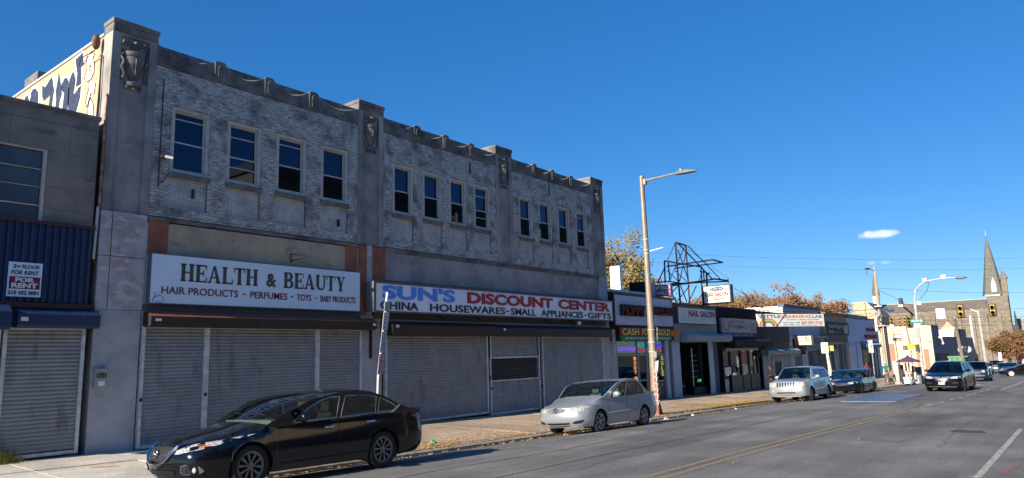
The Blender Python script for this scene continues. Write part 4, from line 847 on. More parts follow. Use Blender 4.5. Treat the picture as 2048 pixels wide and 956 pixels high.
def det_altima(d):
    fp=d['fpatch']; t=d['t']
    fp('headlight',LAMPG,[(.66,.60,.655),(.8,.605,.69),(.93,.625,.735),(1.1,.665,.785),(1.28,.735,.83),(1.42,.80,.845)],.008)
    fp('turn_signal',AMB,[(1.06,.675,.70),(1.15,.70,.745),(1.27,.75,.80),(1.33,.78,.81)],.014)
    d['center']('grille',TRIM,[(0,.5,.70),(.25,.5,.705),(.4,.53,.70),(.52,.6,.695)],.012)
    d['center']('lower_grille',TRIM,[(0,.27,.36),(.4,.27,.36),(.62,.29,.36)],.01)
    for sd in(-1,1):
        q=B(); q.tube([d['FS'](z,s,.02,sd) for z,s in((.455,0.02),(.46,.22),(.50,.38),(.60,.54),(.70,.64),(.735,.66))],[.02,.024,.028,.03,.026,.012],6); q.build('chrome_grille_v',CH,t,smooth=True,local=True)
    for z in(.54,.58,.62,.66): 
        q=B(); q.tube([(lambda p:(p[0],p[1],p[2]))(d['FS'](z,abs(s),.016,-1 if s<0 else 1)) for s in(-.42,-.2,-.001,.2,.42)],.006,4); q.build('grille_bar',mat('grille_grey2',(.05,.05,.055),rough=.4),t,local=True)
    q=B(); p=Vector(d['FS'](.60,0,.035,-1)); q.lathe([(.058,-.008),(.072,0),(.058,.008),(.05,0),(.058,-.008)],p,20,(-1,0,.15)); q.tube([p+Vector((-.004,-.085,0)),p+Vector((-.004,.085,0))],.013,4); q.build('round_badge',CH,t,smooth=True,local=True)
    fp('fog_surround',CH,[(.80,.33,.335),(.86,.30,.44),(1.0,.30,.455),(1.12,.31,.42),(1.17,.35,.36)],.006); fp('fog_recess',TRIM,[(.83,.335,.35),(.88,.315,.425),(1.0,.315,.44),(1.1,.325,.405)],.011)
    for z in(.345,.375,.405):
        for sd in(-1,1): q=B(); q.tube([d['FS'](z,s,.02,sd) for s in(.86,.93,1.0)],.006,4); q.build('fog_bar',CH,t,local=True)
    for sd in(-1,1): q=B(); p=d['FS'](.37,1.06,.012,sd); q.ell(p,(.03,.045,.045),12,8); q.build('fog_lamp',LAMPG,t,smooth=True,local=True)
    d['spatch']('tail_light',REDL,[(4.42,.93),(4.55,.95),(4.78,.92),(4.85,.80),(4.84,.74),(4.74,.78),(4.6,.87)])
    d['spatch']('rear_window_chrome',CH,[(3.93,1.0),(4.0,1.02),(4.13,1.13),(4.10,1.17),(3.98,1.06),(3.88,1.015)],.01)
P_ALT=sedan(4.87,1.83,1.47,2.776,.95,.34,hz=.70,cz=.96,cw=1.25,rf=2.42,rb=3.3,dk=4.4,dz=1.07)
S_ALT=dict(L=4.87,W=1.83,H=1.47,r=.335,ax=(.95,3.726),prof=P_ALT,nf=8,nr=18,glass_i=[(8,11),(14,17)],belt=[(0,.90),(1.3,.94),(2.4,.955),(3.4,.99),(4.3,1.02),(4.9,1.0)],
 wins=[[(1.72,.975),(2.62,1.0),(2.60,1.36),(2.42,1.365),(2.2,1.31),(1.95,1.175)],[(2.72,1.003),(3.52,1.03),(3.47,1.325),(3.2,1.37),(2.72,1.372)],[(3.59,1.035),(3.9,1.045),(4.03,1.12),(3.85,1.21),(3.55,1.31)]],
 lines=[[(1.42,.30),(1.40,.7),(1.5,.92)],[(2.68,.28),(2.68,1.0)],[(3.28,.36),(3.36,.62),(3.6,.86),(3.6,1.03)],[(.6,.45),(.62,.6)]],handles=[(2.48,.84),(3.42,.875)],mirror=(1.83,.97),seat=(2.2,3.1),wiper=1.42,trim=CH,hm=CH,rim=RIMD,ns=5,style='split',sglass=CGLASSD,
 strips=[(1.5,3.3,.33,.36,.012,BLKP),(1.62,3.95,.955,1.025,.009,CH)],detail=det_altima)
def det_corolla(d):
    fp=d['fpatch']; t=d['t']
    fp('headlight',LAMPG,[(.60,.63,.68),(.75,.615,.73),(.92,.615,.755),(1.08,.62,.775),(1.24,.66,.78),(1.33,.71,.77)],.008)
    fp('turn_signal',mat('pale_amber_lens',(.8,.5,.25),rough=.3,coat=.5),[(1.13,.66,.765),(1.24,.68,.772),(1.31,.72,.765)],.014)
    d['center']('grille',mat('silver_grille',(.10,.10,.105),rough=.5),[(0,.60,.72),(.3,.605,.72),(.48,.63,.70)],.009)
    for z in(.62,.65,.68):
        q=B(); q.tube([d['FS'](z,abs(s),.014,-1 if s<0 else 1) for s in(-.42,-.2,-.001,.2,.42)],.011,4); q.build('grille_bar',mat('pale_bar',(.6,.6,.6),rough=.3,metal=.7),t,local=True)
    q=B(); p=Vector(d['FS'](.665,0,.03,-1)); q.lathe([(.06,-.006),(.075,0),(.06,.006)],p,20,(-1,0,.2)); q.lathe([(.028,-.006),(.04,0),(.028,.006)],p,14,(-1,0,.2)); 
    q.build('oval_badge',TRIM,t,smooth=True,local=True)
    d['center']('lower_grille',TRIM,[(0,.285,.335),(.4,.285,.335),(.66,.30,.335)],.008); d['center']('lower_grille',TRIM,[(0,.225,.25),(.4,.23,.255),(.62,.25,.265)],.008)
    fp('fog_recess',TRIM,[(.80,.31,.335),(.92,.30,.375),(1.05,.32,.395),(1.12,.36,.395)],.008)
    d['spatch']('tail_light',mat('pink_red_lens',(.45,.12,.12),rough=.3,coat=.5),[(4.28,.78),(4.46,.76),(4.48,.93),(4.38,.96),(4.33,.9)])
    fp('bumper_seam',TRIM,[(1.02,.578,.584),(1.3,.60,.606),(1.44,.615,.621)],.004)
P_COR=sedan(4.53,1.70,1.47,2.6,.88,.31,hz=.74,cz=.99,cw=1.18,rf=2.12,rb=3.0,dk=3.88,dz=1.03)
S_COR=dict(L=4.53,W=1.70,H=1.47,r=.31,ax=(.90,3.5),prof=P_COR,nf=8,nr=18,glass_i=[(8,11),(14,17)],belt=[(0,.9),(1.2,.93),(2.4,.95),(3.3,.97),(4.5,.97)],gap=.045,
 wins=[[(1.58,.96),(2.36,.975),(2.33,1.37),(2.1,1.36),(1.85,1.22)],[(2.47,.978),(3.12,.99),(3.02,1.355),(2.8,1.385),(2.46,1.385)],[(3.2,.995),(3.58,1.0),(3.45,1.13),(3.2,1.29),(3.1,1.34)]],
 lines=[[(1.34,.27),(1.33,.7),(1.38,.93)],[(2.42,.26),(2.42,.97)],[(3.02,.33),(3.1,.58),(3.22,.78),(3.22,.99)]],handles=[(2.2,.82),(3.07,.84)],mirror=(1.68,.955),seat=(2.05,2.9),wiper=1.3,trim=TRIM,rim=RIMS,ns=6,strips=[(1.36,3.05,.52,.545,.018,mat('grey_moulding',(.25,.27,.3),rough=.4))],detail=det_corolla,seatm=mat('grey_cloth_light',(.16,.17,.17),rough=.9))
def det_jeep(d):
    fp=d['fpatch']; t=d['t']
    fp('headlight',LAMPG,[(.62,.78,.98),(.75,.76,1.0),(.9,.76,1.0),(1.06,.78,.98)],.01); fp('turn_signal',AMB,[(1.06,.8,.97),(1.13,.82,.95)],.012)
    for k in range(7):
        y=(k-3)*.13
        q=B(); p=Vector(d['FS'](.86,abs(k-3)*.13/.78,.012,-1 if k<3 else 1)); q.box(p.x-.01,p.x+.02,y-.037,y+.037,.76,.97); q.build('grille_slot',TRIM,t,local=True,bev=.012)
    d['center']('lower_grille',TRIM,[(0,.46,.52),(.35,.46,.52),(.6,.47,.52)],.01)
    q=B(); p=Vector(d['FS'](.66,.1,.03,-1)); q.box(p.x-.012,p.x+.01,-.32,-.02,.6,.74); q.build('licence_plate',PLATE,t,local=True)
    for sd in(-1,1): q=B(); p=d['FS'](.56,.84,.01,sd); q.ell(p,(.03,.05,.05),12,8); q.build('fog_lamp',LAMPG,t,smooth=True,local=True)
    d['center']('bumper_lip',mat('pale_bumper',(.5,.48,.42),rough=.5),[(0,.30,.34),(.5,.30,.34),(.85,.32,.35)],.02)
    for sd in(-1,1):
        q=B(); q.tube([(2.1,sd*.58,1.74),(2.3,sd*.58,1.78),(4.0,sd*.58,1.78),(4.2,sd*.58,1.73)],.02,6); q.build('roof_rail',TRIM,t,local=True)
    fp('fender_flare',TRIM,[(1.35,.3,.31),(1.36,.32,.33)],.005,True,1)
P_JEEP=[(.1,.30,-.08,0),(.02,.42,-.1,0),(.0,.58,-.1,0),(.03,.75,-.1,0),(.06,.90,-.1,0),(.12,1.0,-.09,.01),(.35,1.04,-.05,.03),(.8,1.08,-.03,.04),(1.3,1.12,-.07,.04),(1.52,1.32,-.09,.03),(1.72,1.5,-.08,.03),(1.95,1.66,-.05,.04),(2.3,1.71,0,.04),(3.3,1.71,0,.04),(4.2,1.66,.03,.03),(4.42,1.45,.05,.01),(4.58,1.12,.06,0),(4.62,.95,.06,0),(4.70,.8,.06,0),(4.74,.6,.07,0),(4.7,.42,.05,0),(4.62,.32,.05,0)]
S_JEEP=dict(L=4.74,W=1.86,H=1.71,r=.37,ax=(.9,3.68),prof=P_JEEP,nf=7,nr=16,glass_i=[(8,11),(14,16)],belt=[(0,1.02),(1.3,1.08),(4.7,1.12)],roofw=.36,zbot=.32,flare=.03,fa=.4,fp=.80,ra=.3,
 wins=[[(1.75,1.13),(2.42,1.15),(2.42,1.58),(2.15,1.58)],[(2.52,1.15),(3.25,1.16),(3.2,1.58),(2.52,1.58)],[(3.36,1.17),(4.2,1.18),(4.08,1.55),(3.3,1.57)]],lines=[[(1.42,.4),(1.42,.8),(1.5,1.1)],[(2.47,.38),(2.47,1.15)],[(3.15,.5),(3.2,.8),(3.3,1.0),(3.3,1.16)]],handles=[(2.3,.98),(3.15,1.0)],mirror=(1.8,1.14),seat=(2.15,3.0),wiper=1.36,mm=SILP,rim=RIMS,ns=5,style='split',sglass=CGLASSD,strips=[(1.42,3.1,.6,.6,.03,SILP)],detail=det_jeep)
def det_accord(d):
    fp=d['fpatch']; t=d['t']
    fp('headlight',LAMPG,[(.56,.61,.69),(.75,.61,.73),(.95,.62,.765),(1.15,.66,.79),(1.3,.73,.80)],.01)
    for z,s in((.55,.5),(.62,.54),(.69,.52)): q=B(); q.tube([d['FS'](z,abs(k)*s,.016,-1 if k<0 else 1) for k in(-1,-.5,-.001,.5,1)],.014,4); q.build('grille_bar',CH,t,local=True)
    d['center']('grille',TRIM,[(0,.56,.69),(.3,.56,.69),(.52,.58,.68)],.008); d['center']('lower_grille',TRIM,[(0,.25,.34),(.6,.27,.34)],.008)
    for sd in(-1,1): q=B(); q.tube([d['FS'](z,s,.018,sd) for z,s in((.60,.3),(.55,.42),(.63,.62),(.70,.72))],.018,5); q.build('chrome_corner',CH,t,local=True)
    fp('fog_chrome',CH,[(.82,.33,.345),(.95,.35,.375),(1.05,.36,.37)],.012)
P_ACC=sedan(4.9,1.85,1.47,2.776,.95,.34,hz=.73,cz=.97,cw=1.32,rf=2.2,rb=3.2,dk=4.35,dz=1.05)
S_ACC=dict(S_ALT,L=4.9,W=1.85,prof=P_ACC,detail=det_accord,style='split',ns=5,trim=TRIM,hm=BLKP,strips=[(1.3,3.4,.32,.34,.01,CH)])
def det_mdx(d):
    fp=d['fpatch']; t=d['t']
    fp('headlight',LAMPG,[(.50,.77,.83),(.65,.76,.86),(.85,.76,.88),(1.0,.77,.89),(1.16,.79,.89)],.01); fp('turn_signal',AMB,[(1.04,.80,.87),(1.15,.81,.87)],.016)
    d['center']('grille',mat('dark_grille',(.04,.04,.045),rough=.4,metal=.4),[(0,.60,.84),(.25,.62,.85),(.42,.68,.86),(.58,.80,.86)],.01)
    d['center']('grille_beak',mat('satin_chrome',(.5,.52,.56),rough=.25,metal=.9),[(0,.70,.84),(.25,.72,.85),(.45,.78,.86),(.58,.83,.86)],.028)
    q=B(); q.tube([d['FS'](z,abs(s),.02,-1 if s<0 else 1) for z,s in((.85,-.6),(.72,-.45),(.62,-.25),(.585,-.001),(.62,.25),(.72,.45),(.85,.6))],.016,5); q.build('grille_surround',CH,t,local=True)
    q=B(); p=Vector(d['FS'](.79,0,.04,-1)); q.lathe([(.05,-.006),(.062,0),(.05,.006)],p,16,(-1,0,.1)); q.tube([p+Vector((0,-.03,-.05)),p+Vector((0,0,.04)),p+Vector((0,.03,-.05))],.009,4); q.build('round_badge',CH,t,local=True)
    q=B(); p=Vector(d['FS'](.5,0,.03,-1)); q.box(p.x-.012,p.x+.01,-.16,.16,.43,.57); q.build('licence_plate',PLATE,t,local=True)
    fp('fog_recess',TRIM,[(.62,.46,.56),(.8,.45,.58),(1.0,.46,.58)],.008); d['center']('lower_grille',TRIM,[(0,.36,.42),(.5,.36,.42)],.008)
    q=B(); q.tube([d['FS'](.315,abs(s),.012,-1 if s<0 else 1) for s in(-.9,-.5,-.001,.5,.9)],.014,4); q.build('bumper_line',mat('grey_lip',(.15,.15,.16),rough=.4),t,local=True)
P_MDX=[(.14,.26,-.1,0),(.04,.38,-.13,0),(.0,.55,-.15,0),(.03,.74,-.15,0),(.1,.90,-.12,.01),(.3,.98,-.07,.03),(.65,1.04,-.04,.04),(1.0,1.08,-.03,.045),(1.25,1.11,-.08,.05),(1.52,1.33,-.1,.04),(1.85,1.54,-.09,.04),(2.15,1.67,-.05,.05),(2.5,1.715,0,.04),(3.4,1.71,0,.04),(4.3,1.64,.03,.03),(4.55,1.42,.06,.02),(4.75,1.12,.07,0),(4.82,.95,.07,0),(4.88,.8,.07,0),(4.91,.6,.07,0),(4.86,.4,.05,0),(4.76,.28,.05,0)]
S_MDX=dict(L=4.91,W=1.96,H=1.715,r=.385,ax=(.95,3.77),prof=P_MDX,nf=7,nr=16,glass_i=[(8,11),(14,16)],belt=[(0,1.0),(1.3,1.06),(4.9,1.14)],roofw=.34,zbot=.27,fa=.55,fp=.80,
 wins=[[(1.78,1.12),(2.5,1.13),(2.5,1.58),(2.15,1.56)],[(2.6,1.135),(3.4,1.16),(3.38,1.6),(2.6,1.6)],[(3.5,1.17),(4.35,1.22),(4.15,1.55),(3.48,1.6)]],lines=[[(1.45,.35),(1.5,1.08)],[(2.55,.35),(2.55,1.13)]],handles=[(2.38,.98),(3.3,1.0)],mirror=(1.8,1.12),seat=(2.2,3.05),wiper=1.32,rim=RIMS,ns=5,mm=BLKP,sglass=CGLASSD,detail=det_mdx)
def det_plain(d):
    d['fpatch']('headlight',LAMPG,[(.6,.63,.72),(.8,.63,.76),(1.0,.65,.79),(1.2,.70,.80)],.01); d['center']('grille',TRIM,[(0,.5,.68),(.5,.52,.67)],.01); d['center']('lower_grille',TRIM,[(0,.27,.38),(.6,.28,.38)],.01)
def det_suv(d):
    d['fpatch']('headlight',LAMPG,[(.66,.80,.98),(.8,.79,.98),(.98,.8,.97)],.01); d['center']('grille',TRIM,[(0,.72,.97),(.6,.73,.96)],.01); d['center']('chrome_bumper',CH,[(0,.46,.6),(.5,.46,.6),(.9,.48,.59)],.02)
car('parked_sedan','black sedan parked in the foreground with chrome window line and dark spoked wheels','car',(5.22,10.62,gz(6.8,10.2)+.03),R(-.3),S_ALT,BLKP,rx=R(-1.6))
car('parked_sedan','silver sedan parked in front of the middle shutters beside the lamp post','car',(15.66,10.85,gz(16.6,10.0)-.045),R(-.5),S_COR,SILP,rx=R(-3.4))
car('parked_suv','silver SUV with seven slot grille parked in front of the child care shop','car',(33.2,10.5,gz(33.6,9.9)-.07),R(-1),S_JEEP,SILP,rx=R(-2))
car('parked_sedan','black sedan parked right behind the silver SUV','car',(42.0,10.3,gz(42,9.9)-.07),R(-1),S_ACC,BLKP,rx=R(-2))
car('moving_suv','black SUV with wide chrome grille driving towards the viewer at right','car',(45.8,6.05,gz(47,5)),R(-3),dict(S_MDX,scale=.97,glass=CGLASSD),BLKP)
S_P=dict(S_JEEP,detail=det_suv,sglass=CGLASSD,glass=CGLASSD)
car('moving_suv','dark blue SUV with chrome bumper driving behind the black SUV','car',(68,6.6,gz(69,5)),R(1),S_P,BLUP,detail=1)
S_F=dict(S_COR,detail=det_plain,glass=CGLASSD,sglass=CGLASSD); S_F2=dict(S_ALT,detail=det_plain,glass=CGLASSD,sglass=CGLASSD,trim=TRIM,hm=BLKP,strips=[])
# far cars
car('distant_sedan','grey blue sedan waiting beyond the crossing behind the dark blue SUV','car',(104,9.2,gz(105,5)),0,S_F,GBLP,detail=1,group='traffic queued beyond the crossing')
car('distant_suv','silver fronted dark windowed SUV right of the grey blue sedan','car',(112,8.6,gz(112,5)),0,dict(S_P,detail=det_suv),SILP,detail=1,group='traffic queued beyond the crossing')
car('distant_sedan','dark sedan half hidden behind the turning black sedan','car',(98,6.2,gz(98,5)),R(8),S_F2,BLUP,detail=1,group='traffic queued beyond the crossing')
car('turning_sedan','black sedan with white wheels turning across the junction at the right edge','car',(90.2,6.6,gz(91,5)),R(-78),dict(S_F2,rim=WHITE),BLKP,detail=1)
# ================= BUILDINGS ACROSS THE STREET (out of view, invented and added only to be reflected) =================
OPS=mat('brown_stone_front',(.42,.335,.22),(.3,.24,.17),1.2,.9); OPD=mat('dark_brick_front',(.13,.09,.07),(.1,.07,.055),2,.9)
strip('opposite_pavement',PAVE,[-40,0,60,86],lambda x:[-7,-4,-1.6],dz=.12)
def oppo(name,label,x0,x1,y0,y1,z1,mt):
    o=thing(name,label,'building',((x0+x1)/2,y0,0)); boxes('wall',mt,[(x0,x1,y1,y0,-3,z1)],o); boxes('cornice',SILL,[(x0-.2,x1+.2,y1,y0+.35,z1-.5,z1+.1)],o); x=x0+1.2
    while x<x1-1.4:
        z=1.0
        while z<z1-2.5: boxes('window',DKG,[(x,x+1.2,y0,y0+.02,z,z+1.8)],o); z+=3.3
        x+=3
oppo('reflection_building','unseen dark brick building added across the street for reflections, near end',-22,14,-6.8,-20,10,OPD)
oppo('reflection_building','unseen taller brown stone building added across the street for reflections',25,66,-6.8,-22,14.7,OPS)
# ================= SHOPS =================
def awning(par,x0,x1,z0,z1,dep,m1,m2=None): housing(par,x0,x1,z0,z1,YW-.02,m1,m2 or m1,dep)
SHW=mat('shop_alu_frame',(.25,.3,.34),rough=.4,metal=.4); SHG=glass('shop_glass',(.25,.28,.3),1.6); DKRED=mat('dark_red_print',(.12,.015,.02),(.05,.01,.012),6,.5)
LB=mat('light_blue_paint',(.34,.48,.6),(.28,.4,.52),3,.5); LBD=mat('dull_blue_grey_cladding',(.28,.34,.40),(.22,.27,.32),3,.6,c3=(.3,.25,.22),s3=4,lo3=.62,hi3=.75,st3=(1,1,3)); NAVY=mat('near_black_cladding',(.008,.010,.02),(.006,.007,.012),3,.85,spec=.2)
def bulk(par,x0,x1,z1,back=30,mt=None): boxes('wall',mt or mat('rear_wall_grey',(.2,.19,.18)),[(x0+.01,x1-.01,YW+2.2,back,-2.5,z1-.05)],par); 
def room(par,x0,x1,zt,depth=2.0,mt=DARK):
    zf=gz((x0+x1)/2,17)-.02; b=B(); y0,y1=YW+.02,YW+depth
    b.quad((x0,y1,zf),(x1,y1,zf),(x1,y1,zt),(x0,y1,zt)); b.quad((x0,y0,zf),(x0,y1,zf),(x0,y1,zt),(x0,y0,zt)); b.quad((x1,y0,zf),(x1,y1,zf),(x1,y1,zt),(x1,y0,zt)); b.quad((x0,y0,zt),(x1,y0,zt),(x1,y1,zt),(x0,y1,zt)); b.quad((x0,y0,zf),(x1,y0,zf),(x1,y1,zf),(x0,y1,zf)); b.build('shop_interior',mt,par,fixn=False)
# -- jewellers
j=thing('jewellers_shop','narrow low shop with dark glazed front and neon lettering next to the big building','building',(29,YW,gz(32,17))); bulk(j,28.9,35.7,4.4)
boxes('wall',mat('blue_black_paint',(.02,.022,.03)),[(28.9,35.7,YW,YW+2.2,2.25,4.5)],j)
boxes('roof_edge',LB,[(28.95,32.4,YW-.25,YW+2,4.53,4.68)],j,bev=.04); boxes('roof_edge',BLACK,[(28.92,35.75,YW-.28,YW+.5,4.49,4.53)],j)
boxes('side_pillar',PLAST,[(28.9,29.42,YW-.02,YW+.4,-1.2,2.25)],j); boxes('white_pipe',WHITED,[(29.02,29.16,YW-.14,YW-.03,1.5,2.8)],j)
room(j,29.45,34.35,2.24,2.0)
zf=gz(32,17); f=boxes('shopfront_frame',SHW,[(29.44,34.34,YW-.01,YW+.06,1.55,1.62),(31.42,31.5,YW-.01,YW+.06,zf,2.24),(32.42,32.5,YW-.01,YW+.06,zf,2.24),(29.44,29.5,YW-.01,YW+.06,zf,2.24),(34.28,34.34,YW-.01,YW+.06,zf,2.24),(29.5,31.42,YW-.01,YW+.06,.2,.26),(32.5,34.28,YW-.01,YW+.06,.2,.26),(31.56,31.6,YW-.01,YW+.06,zf,1.55),(32.34,32.38,YW-.01,YW+.06,zf,1.55),(31.5,32.42,YW,YW+.05,.3,.36)],j)
for a in((29.5,31.42,1.62,2.24),(31.5,32.42,1.62,2.24),(32.5,34.28,1.62,2.24),(29.5,31.42,.26,1.55),(31.6,32.34,zf,1.55),(32.5,34.28,.26,1.55)): B().quad((a[0],YW+.03,a[2]),(a[1],YW+.03,a[2]),(a[1],YW+.03,a[3]),(a[0],YW+.03,a[3])).build('glass_pane',SHG,f)
boxes('lower_panel',DKRED,[(29.5,31.42,YW+.01,YW+.04,zf,.2),(32.5,34.28,YW+.01,YW+.04,zf,.2)],j); text('EXTC',32.75,33.5,-.12,0,YW+.008,WHITED,j,.01,.004); 
b=B()
for i in range(16): 
    cx,cz=rnd.uniform(33.2,34.1),rnd.uniform(-.5,.1); a=rnd.uniform(0,3.14); b.tube([(cx-.1*math.cos(a),YW,cz-.1*math.sin(a)),(cx,YW-.003,cz+.03),(cx+.1*math.cos(a),YW,cz+.1*math.sin(a))],.012,3)
b.build('printed_swirls',WHITED,j)
NV=emit('violet_neon',(.25,.12,1),.5); NC=emit('cyan_neon',(.05,.5,.7),.3); NR=emit('red_neon',(.8,.06,.1),.28); NB=emit('blue_neon',(.03,.03,1),.5); NO=emit('orange_neon',(1,.4,.12),.55); NY=emit('yellow_neon',(.75,.75,.08),.35); NG=emit('green_neon',(.05,1,.2),.25)
text('CUSTOM JEWELRY',29.55,31.35,1.72,1.97,YW-.0,NV,j,-.0,.01,'neon_lettering'); text('PHOTO',31.54,32.2,1.93,2.15,YW,NC,j,0,.01,'neon_lettering'); text('JEWELRY',31.54,32.36,1.68,1.86,YW,NR,j,0,.01,'neon_lettering'); text('ENGRAVING',32.65,34.2,1.95,2.12,YW,NB,j,.02,.01,'neon_lettering'); text('REPAIR',33.0,34.1,1.7,1.86,YW,NR,j,0,.01,'neon_lettering')
for i,ch in enumerate('BODY'): text(ch,31.08,31.28,1.32-i*.22,1.5-i*.22,YW,NO,j,.01,.01,'neon_lettering')
text('OIL',31.05,31.38,.36,.54,YW,NO,j,.01,.01,'neon_lettering')
for i,ch in enumerate('GOLD'): text(ch,33.98,34.2,1.28-i*.27,1.5-i*.27,YW,NY,j,0,.01,'neon_lettering')
boxes('safety_vest_display',mat('lime_vest',(.5,.8,.05)),[(31.68,31.9,YW+.25,YW+.4,.9,1.25)],j); b=B(); b.ell((31.78,YW+.33,1.38),(.1,.1,.13)); b.build('mannequin_head',mat('tan_card',(.6,.42,.3)),j,smooth=True)
boxes('bright_pillar',LB,[(34.38,34.78,YW-.08,YW+.3,gz(34.5,17)-.02,2.3)],j); boxes('grey_pillar',mat('mauve_pillar',(.16,.14,.16)),[(35.02,35.2,YW-.02,YW+.3,-1.2,2.3)],j)
ms=thing('shop_sign','blue white board reading MOMMY JEWELERS in deep dark red letters','sign',(29.5,YW-.3,3.02)); k_=(YW-.3)/YW; MYS=YW-.3
boxes('sign_board',mat('blue_white_board',(.42,.5,.66),(.36,.44,.6),1,.5),[(X(29.5),X(35.66),MYS,YW-.001,Z(3.04),Z(4.46))],ms); boxes('sign_edge',BLACK,[(X(29.42),X(35.72),MYS-.01,YW-.002,Z(2.98),Z(3.03)),(X(29.42),X(35.72),MYS-.01,YW-.002,Z(4.465),Z(4.53)),(X(35.67),X(35.74),MYS-.01,YW-.002,Z(3.03),Z(4.46)),(X(29.42),X(29.49),MYS-.01,YW-.002,Z(3.03),Z(4.46))],ms)
for s_t,a,c in(('MOMMY',29.95,32.3),('JEWELERS',32.65,35.55)): text(s_t,X(a),X(c),Z(3.46),Z(4.02),MYS-.001,mat('dark_letter_return',(.015,.01,.015)),ms,.04,.17,'channel_letters'); text(s_t,X(a)+.0,X(c),Z(3.47),Z(4.01),MYS-.173,mat('deep_red_letter_face',(.16,.02,.02)),ms,.015,.004,'letter_faces')
cg=thing('shop_sign','red and green banner reading CASH FOR GOLD above the neon shop window','sign',(29.9,YW-.35,2.3)); k_=(YW-.35)/YW; CY=YW-.35
boxes('banner',mat('maroon_banner',(.25,.03,.03)),[(X(29.9),X(35.32),CY,CY+.05,Z(2.5),Z(2.92))],cg); boxes('green_strip',mat('green_banner',(.02,.22,.07)),[(X(29.93),X(35.4),CY-.003,CY+.05,Z(2.27),Z(2.499))],cg); boxes('orange_end',mat('orange_board',(.5,.16,.04)),[(X(35.34),X(36.45),CY,CY+.3,Z(2.5),Z(2.84))],cg)
YB=mat('yellow_letter',(.75,.72,.12)); 
for s_t,a,c in(('CASH',30.1,31.75),('FOR',32.1,33.0),('GOLD',33.75,35.2)): text(s_t,X(a),X(c),Z(2.54),Z(2.88),CY-.001,BLACK,cg,.06,.004,'letter_shadow'); text(s_t,X(a),X(c),Z(2.55),Z(2.87),CY-.006,YB,cg,.015,.004)
text('JEWELRY AND WATCH SPECIALIST',X(30.3),X(35.15),Z(2.33),Z(2.43),CY-.005,WHITE,cg,.02,.004)
b=B()
for x in(30.0,35.3): b.ell((X(x),CY-.1,Z(2.23)),(.04,.04,.04),8,5)
b.build('spot_lamp',WHITE,cg)
# rooftop pieces over the jewellers
tp=thing('roof_sign','rooftop pink and purple panel reading TOP PAID IN PHILLY, half in shade','sign',(34.5,17,4.6))
boxes('sign_box',mat('purple_panel2',(.30,.10,.22),(.22,.07,.17),4,.5),[(34.5,34.75,16.45,17.65,4.62,5.22)],tp); textx('TOP PAID',17.6,16.5,4.95,5.16,34.498,WHITE,tp,.03,.005); textx('IN PHILLY',17.6,16.5,4.67,4.88,34.498,WHITE,tp,.03,.005)
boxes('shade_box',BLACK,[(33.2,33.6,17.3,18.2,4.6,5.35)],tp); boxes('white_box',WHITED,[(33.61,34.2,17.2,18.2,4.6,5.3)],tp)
ch=thing('white_chimney','tall square white flue rising behind the jewellers roof','chimney',(45,25.7,4.3)); boxes('flue',WHITE,[(44.85,45.2,25.3,26.1,3,7.95)],ch)
# -- nail salon
n_=thing('nail_salon','blue grey clad low shop with open dark doorway','building',(38,YW,gz(38,17))); bulk(n_,35.7,41.65,4.3)
for i in range(12):
    a=35.72+i*.494; boxes('cladding_panel',LBD,[(a,a+.47,YW,YW+.05,2.2,4.25)],n_)
boxes('wall',NAVY,[(35.7,41.65,YW+.06,YW+2.2,2.1,4.25)],n_)
boxes('roof_rail',BLACK,[(35.7,41.65,YW-.12,YW+.1,4.26,4.33),(35.7,41.65,YW-.1,YW-.06,4.14,4.17)],n_)
boxes('pillar',LB,[(35.3,36.25,YW-.02,YW+.3,-1.2,2.2)],n_); boxes('pillar',LB,[(40.1,40.75,YW-.03,YW+.4,gz(40,17),2.2)],n_); boxes('pillar',mat('navy_pillar',(.05,.08,.13)),[(40.76,41.6,YW+.05,YW+.4,-1.2,2.2)],n_)
room(n_,36.3,40.1,2.15,2.1); housing(n_,36.45,42.75,2.18,2.68,YW-.02,LBD,LBD,.45); boxes('camera_box',WHITED,[(42.45,42.72,YW-.5,YW-.4,2.3,2.5)],n_)
boxes('inner_wall',mat('dim_grey_wall',(.08,.085,.08)),[(36.5,38.4,YW+1.5,YW+1.52,.2,2.1)],n_); boxes('counter',DARK,[(36.5,38.6,YW+.9,YW+1.3,-.9,-.1)],n_); boxes('low_wall',DARK,[(38.4,40.1,YW+.25,YW+.32,-.9,-.35)],n_)
boxes('door_edge',WHITE,[(38.46,38.52,YW+.3,YW+.33,-.3,1.85)],n_); boxes('blue_lit_edge',mat('dim_violet_edge',(.06,.06,.3)),[(39.72,39.75,YW+.3,YW+.32,-.2,1.9)],n_); boxes('shelf',mat('dim_blue_shelf',(.08,.1,.2)),[(38.8,39.6,YW+.5,YW+.6,z,z+.06) for z in(.2,.5,.8,1.1,1.4)],n_); text('ATM',38.85,39.35,-.07,.1,YW+.24,NG,n_,.02,.01,'neon_lettering')
boxes('stool_top',mat('grey_stool',(.25,.25,.25)),[(37.5,38.2,YW+.7,YW+.95,-.3,-.24)],n_)
ns=thing('shop_sign','pale blue box sign reading NAIL SALON with a purple oval, fixed flat on cladding','sign',(36.4,YW-.3,3.25)); k_=(YW-.3)/YW; NY_=YW-.3; boxes('sign_box',mat('blue_box_side',(.06,.1,.16)),[(X(36.3),X(41.62),NY_+.005,YW-.001,Z(3.22),Z(4.13))],ns); boxes('sign_face',mat('pale_cyan_face',(.45,.55,.58),(.4,.5,.53),2,.4),[(X(36.42),X(41.58),NY_,NY_+.004,Z(3.25),Z(4.1))],ns)
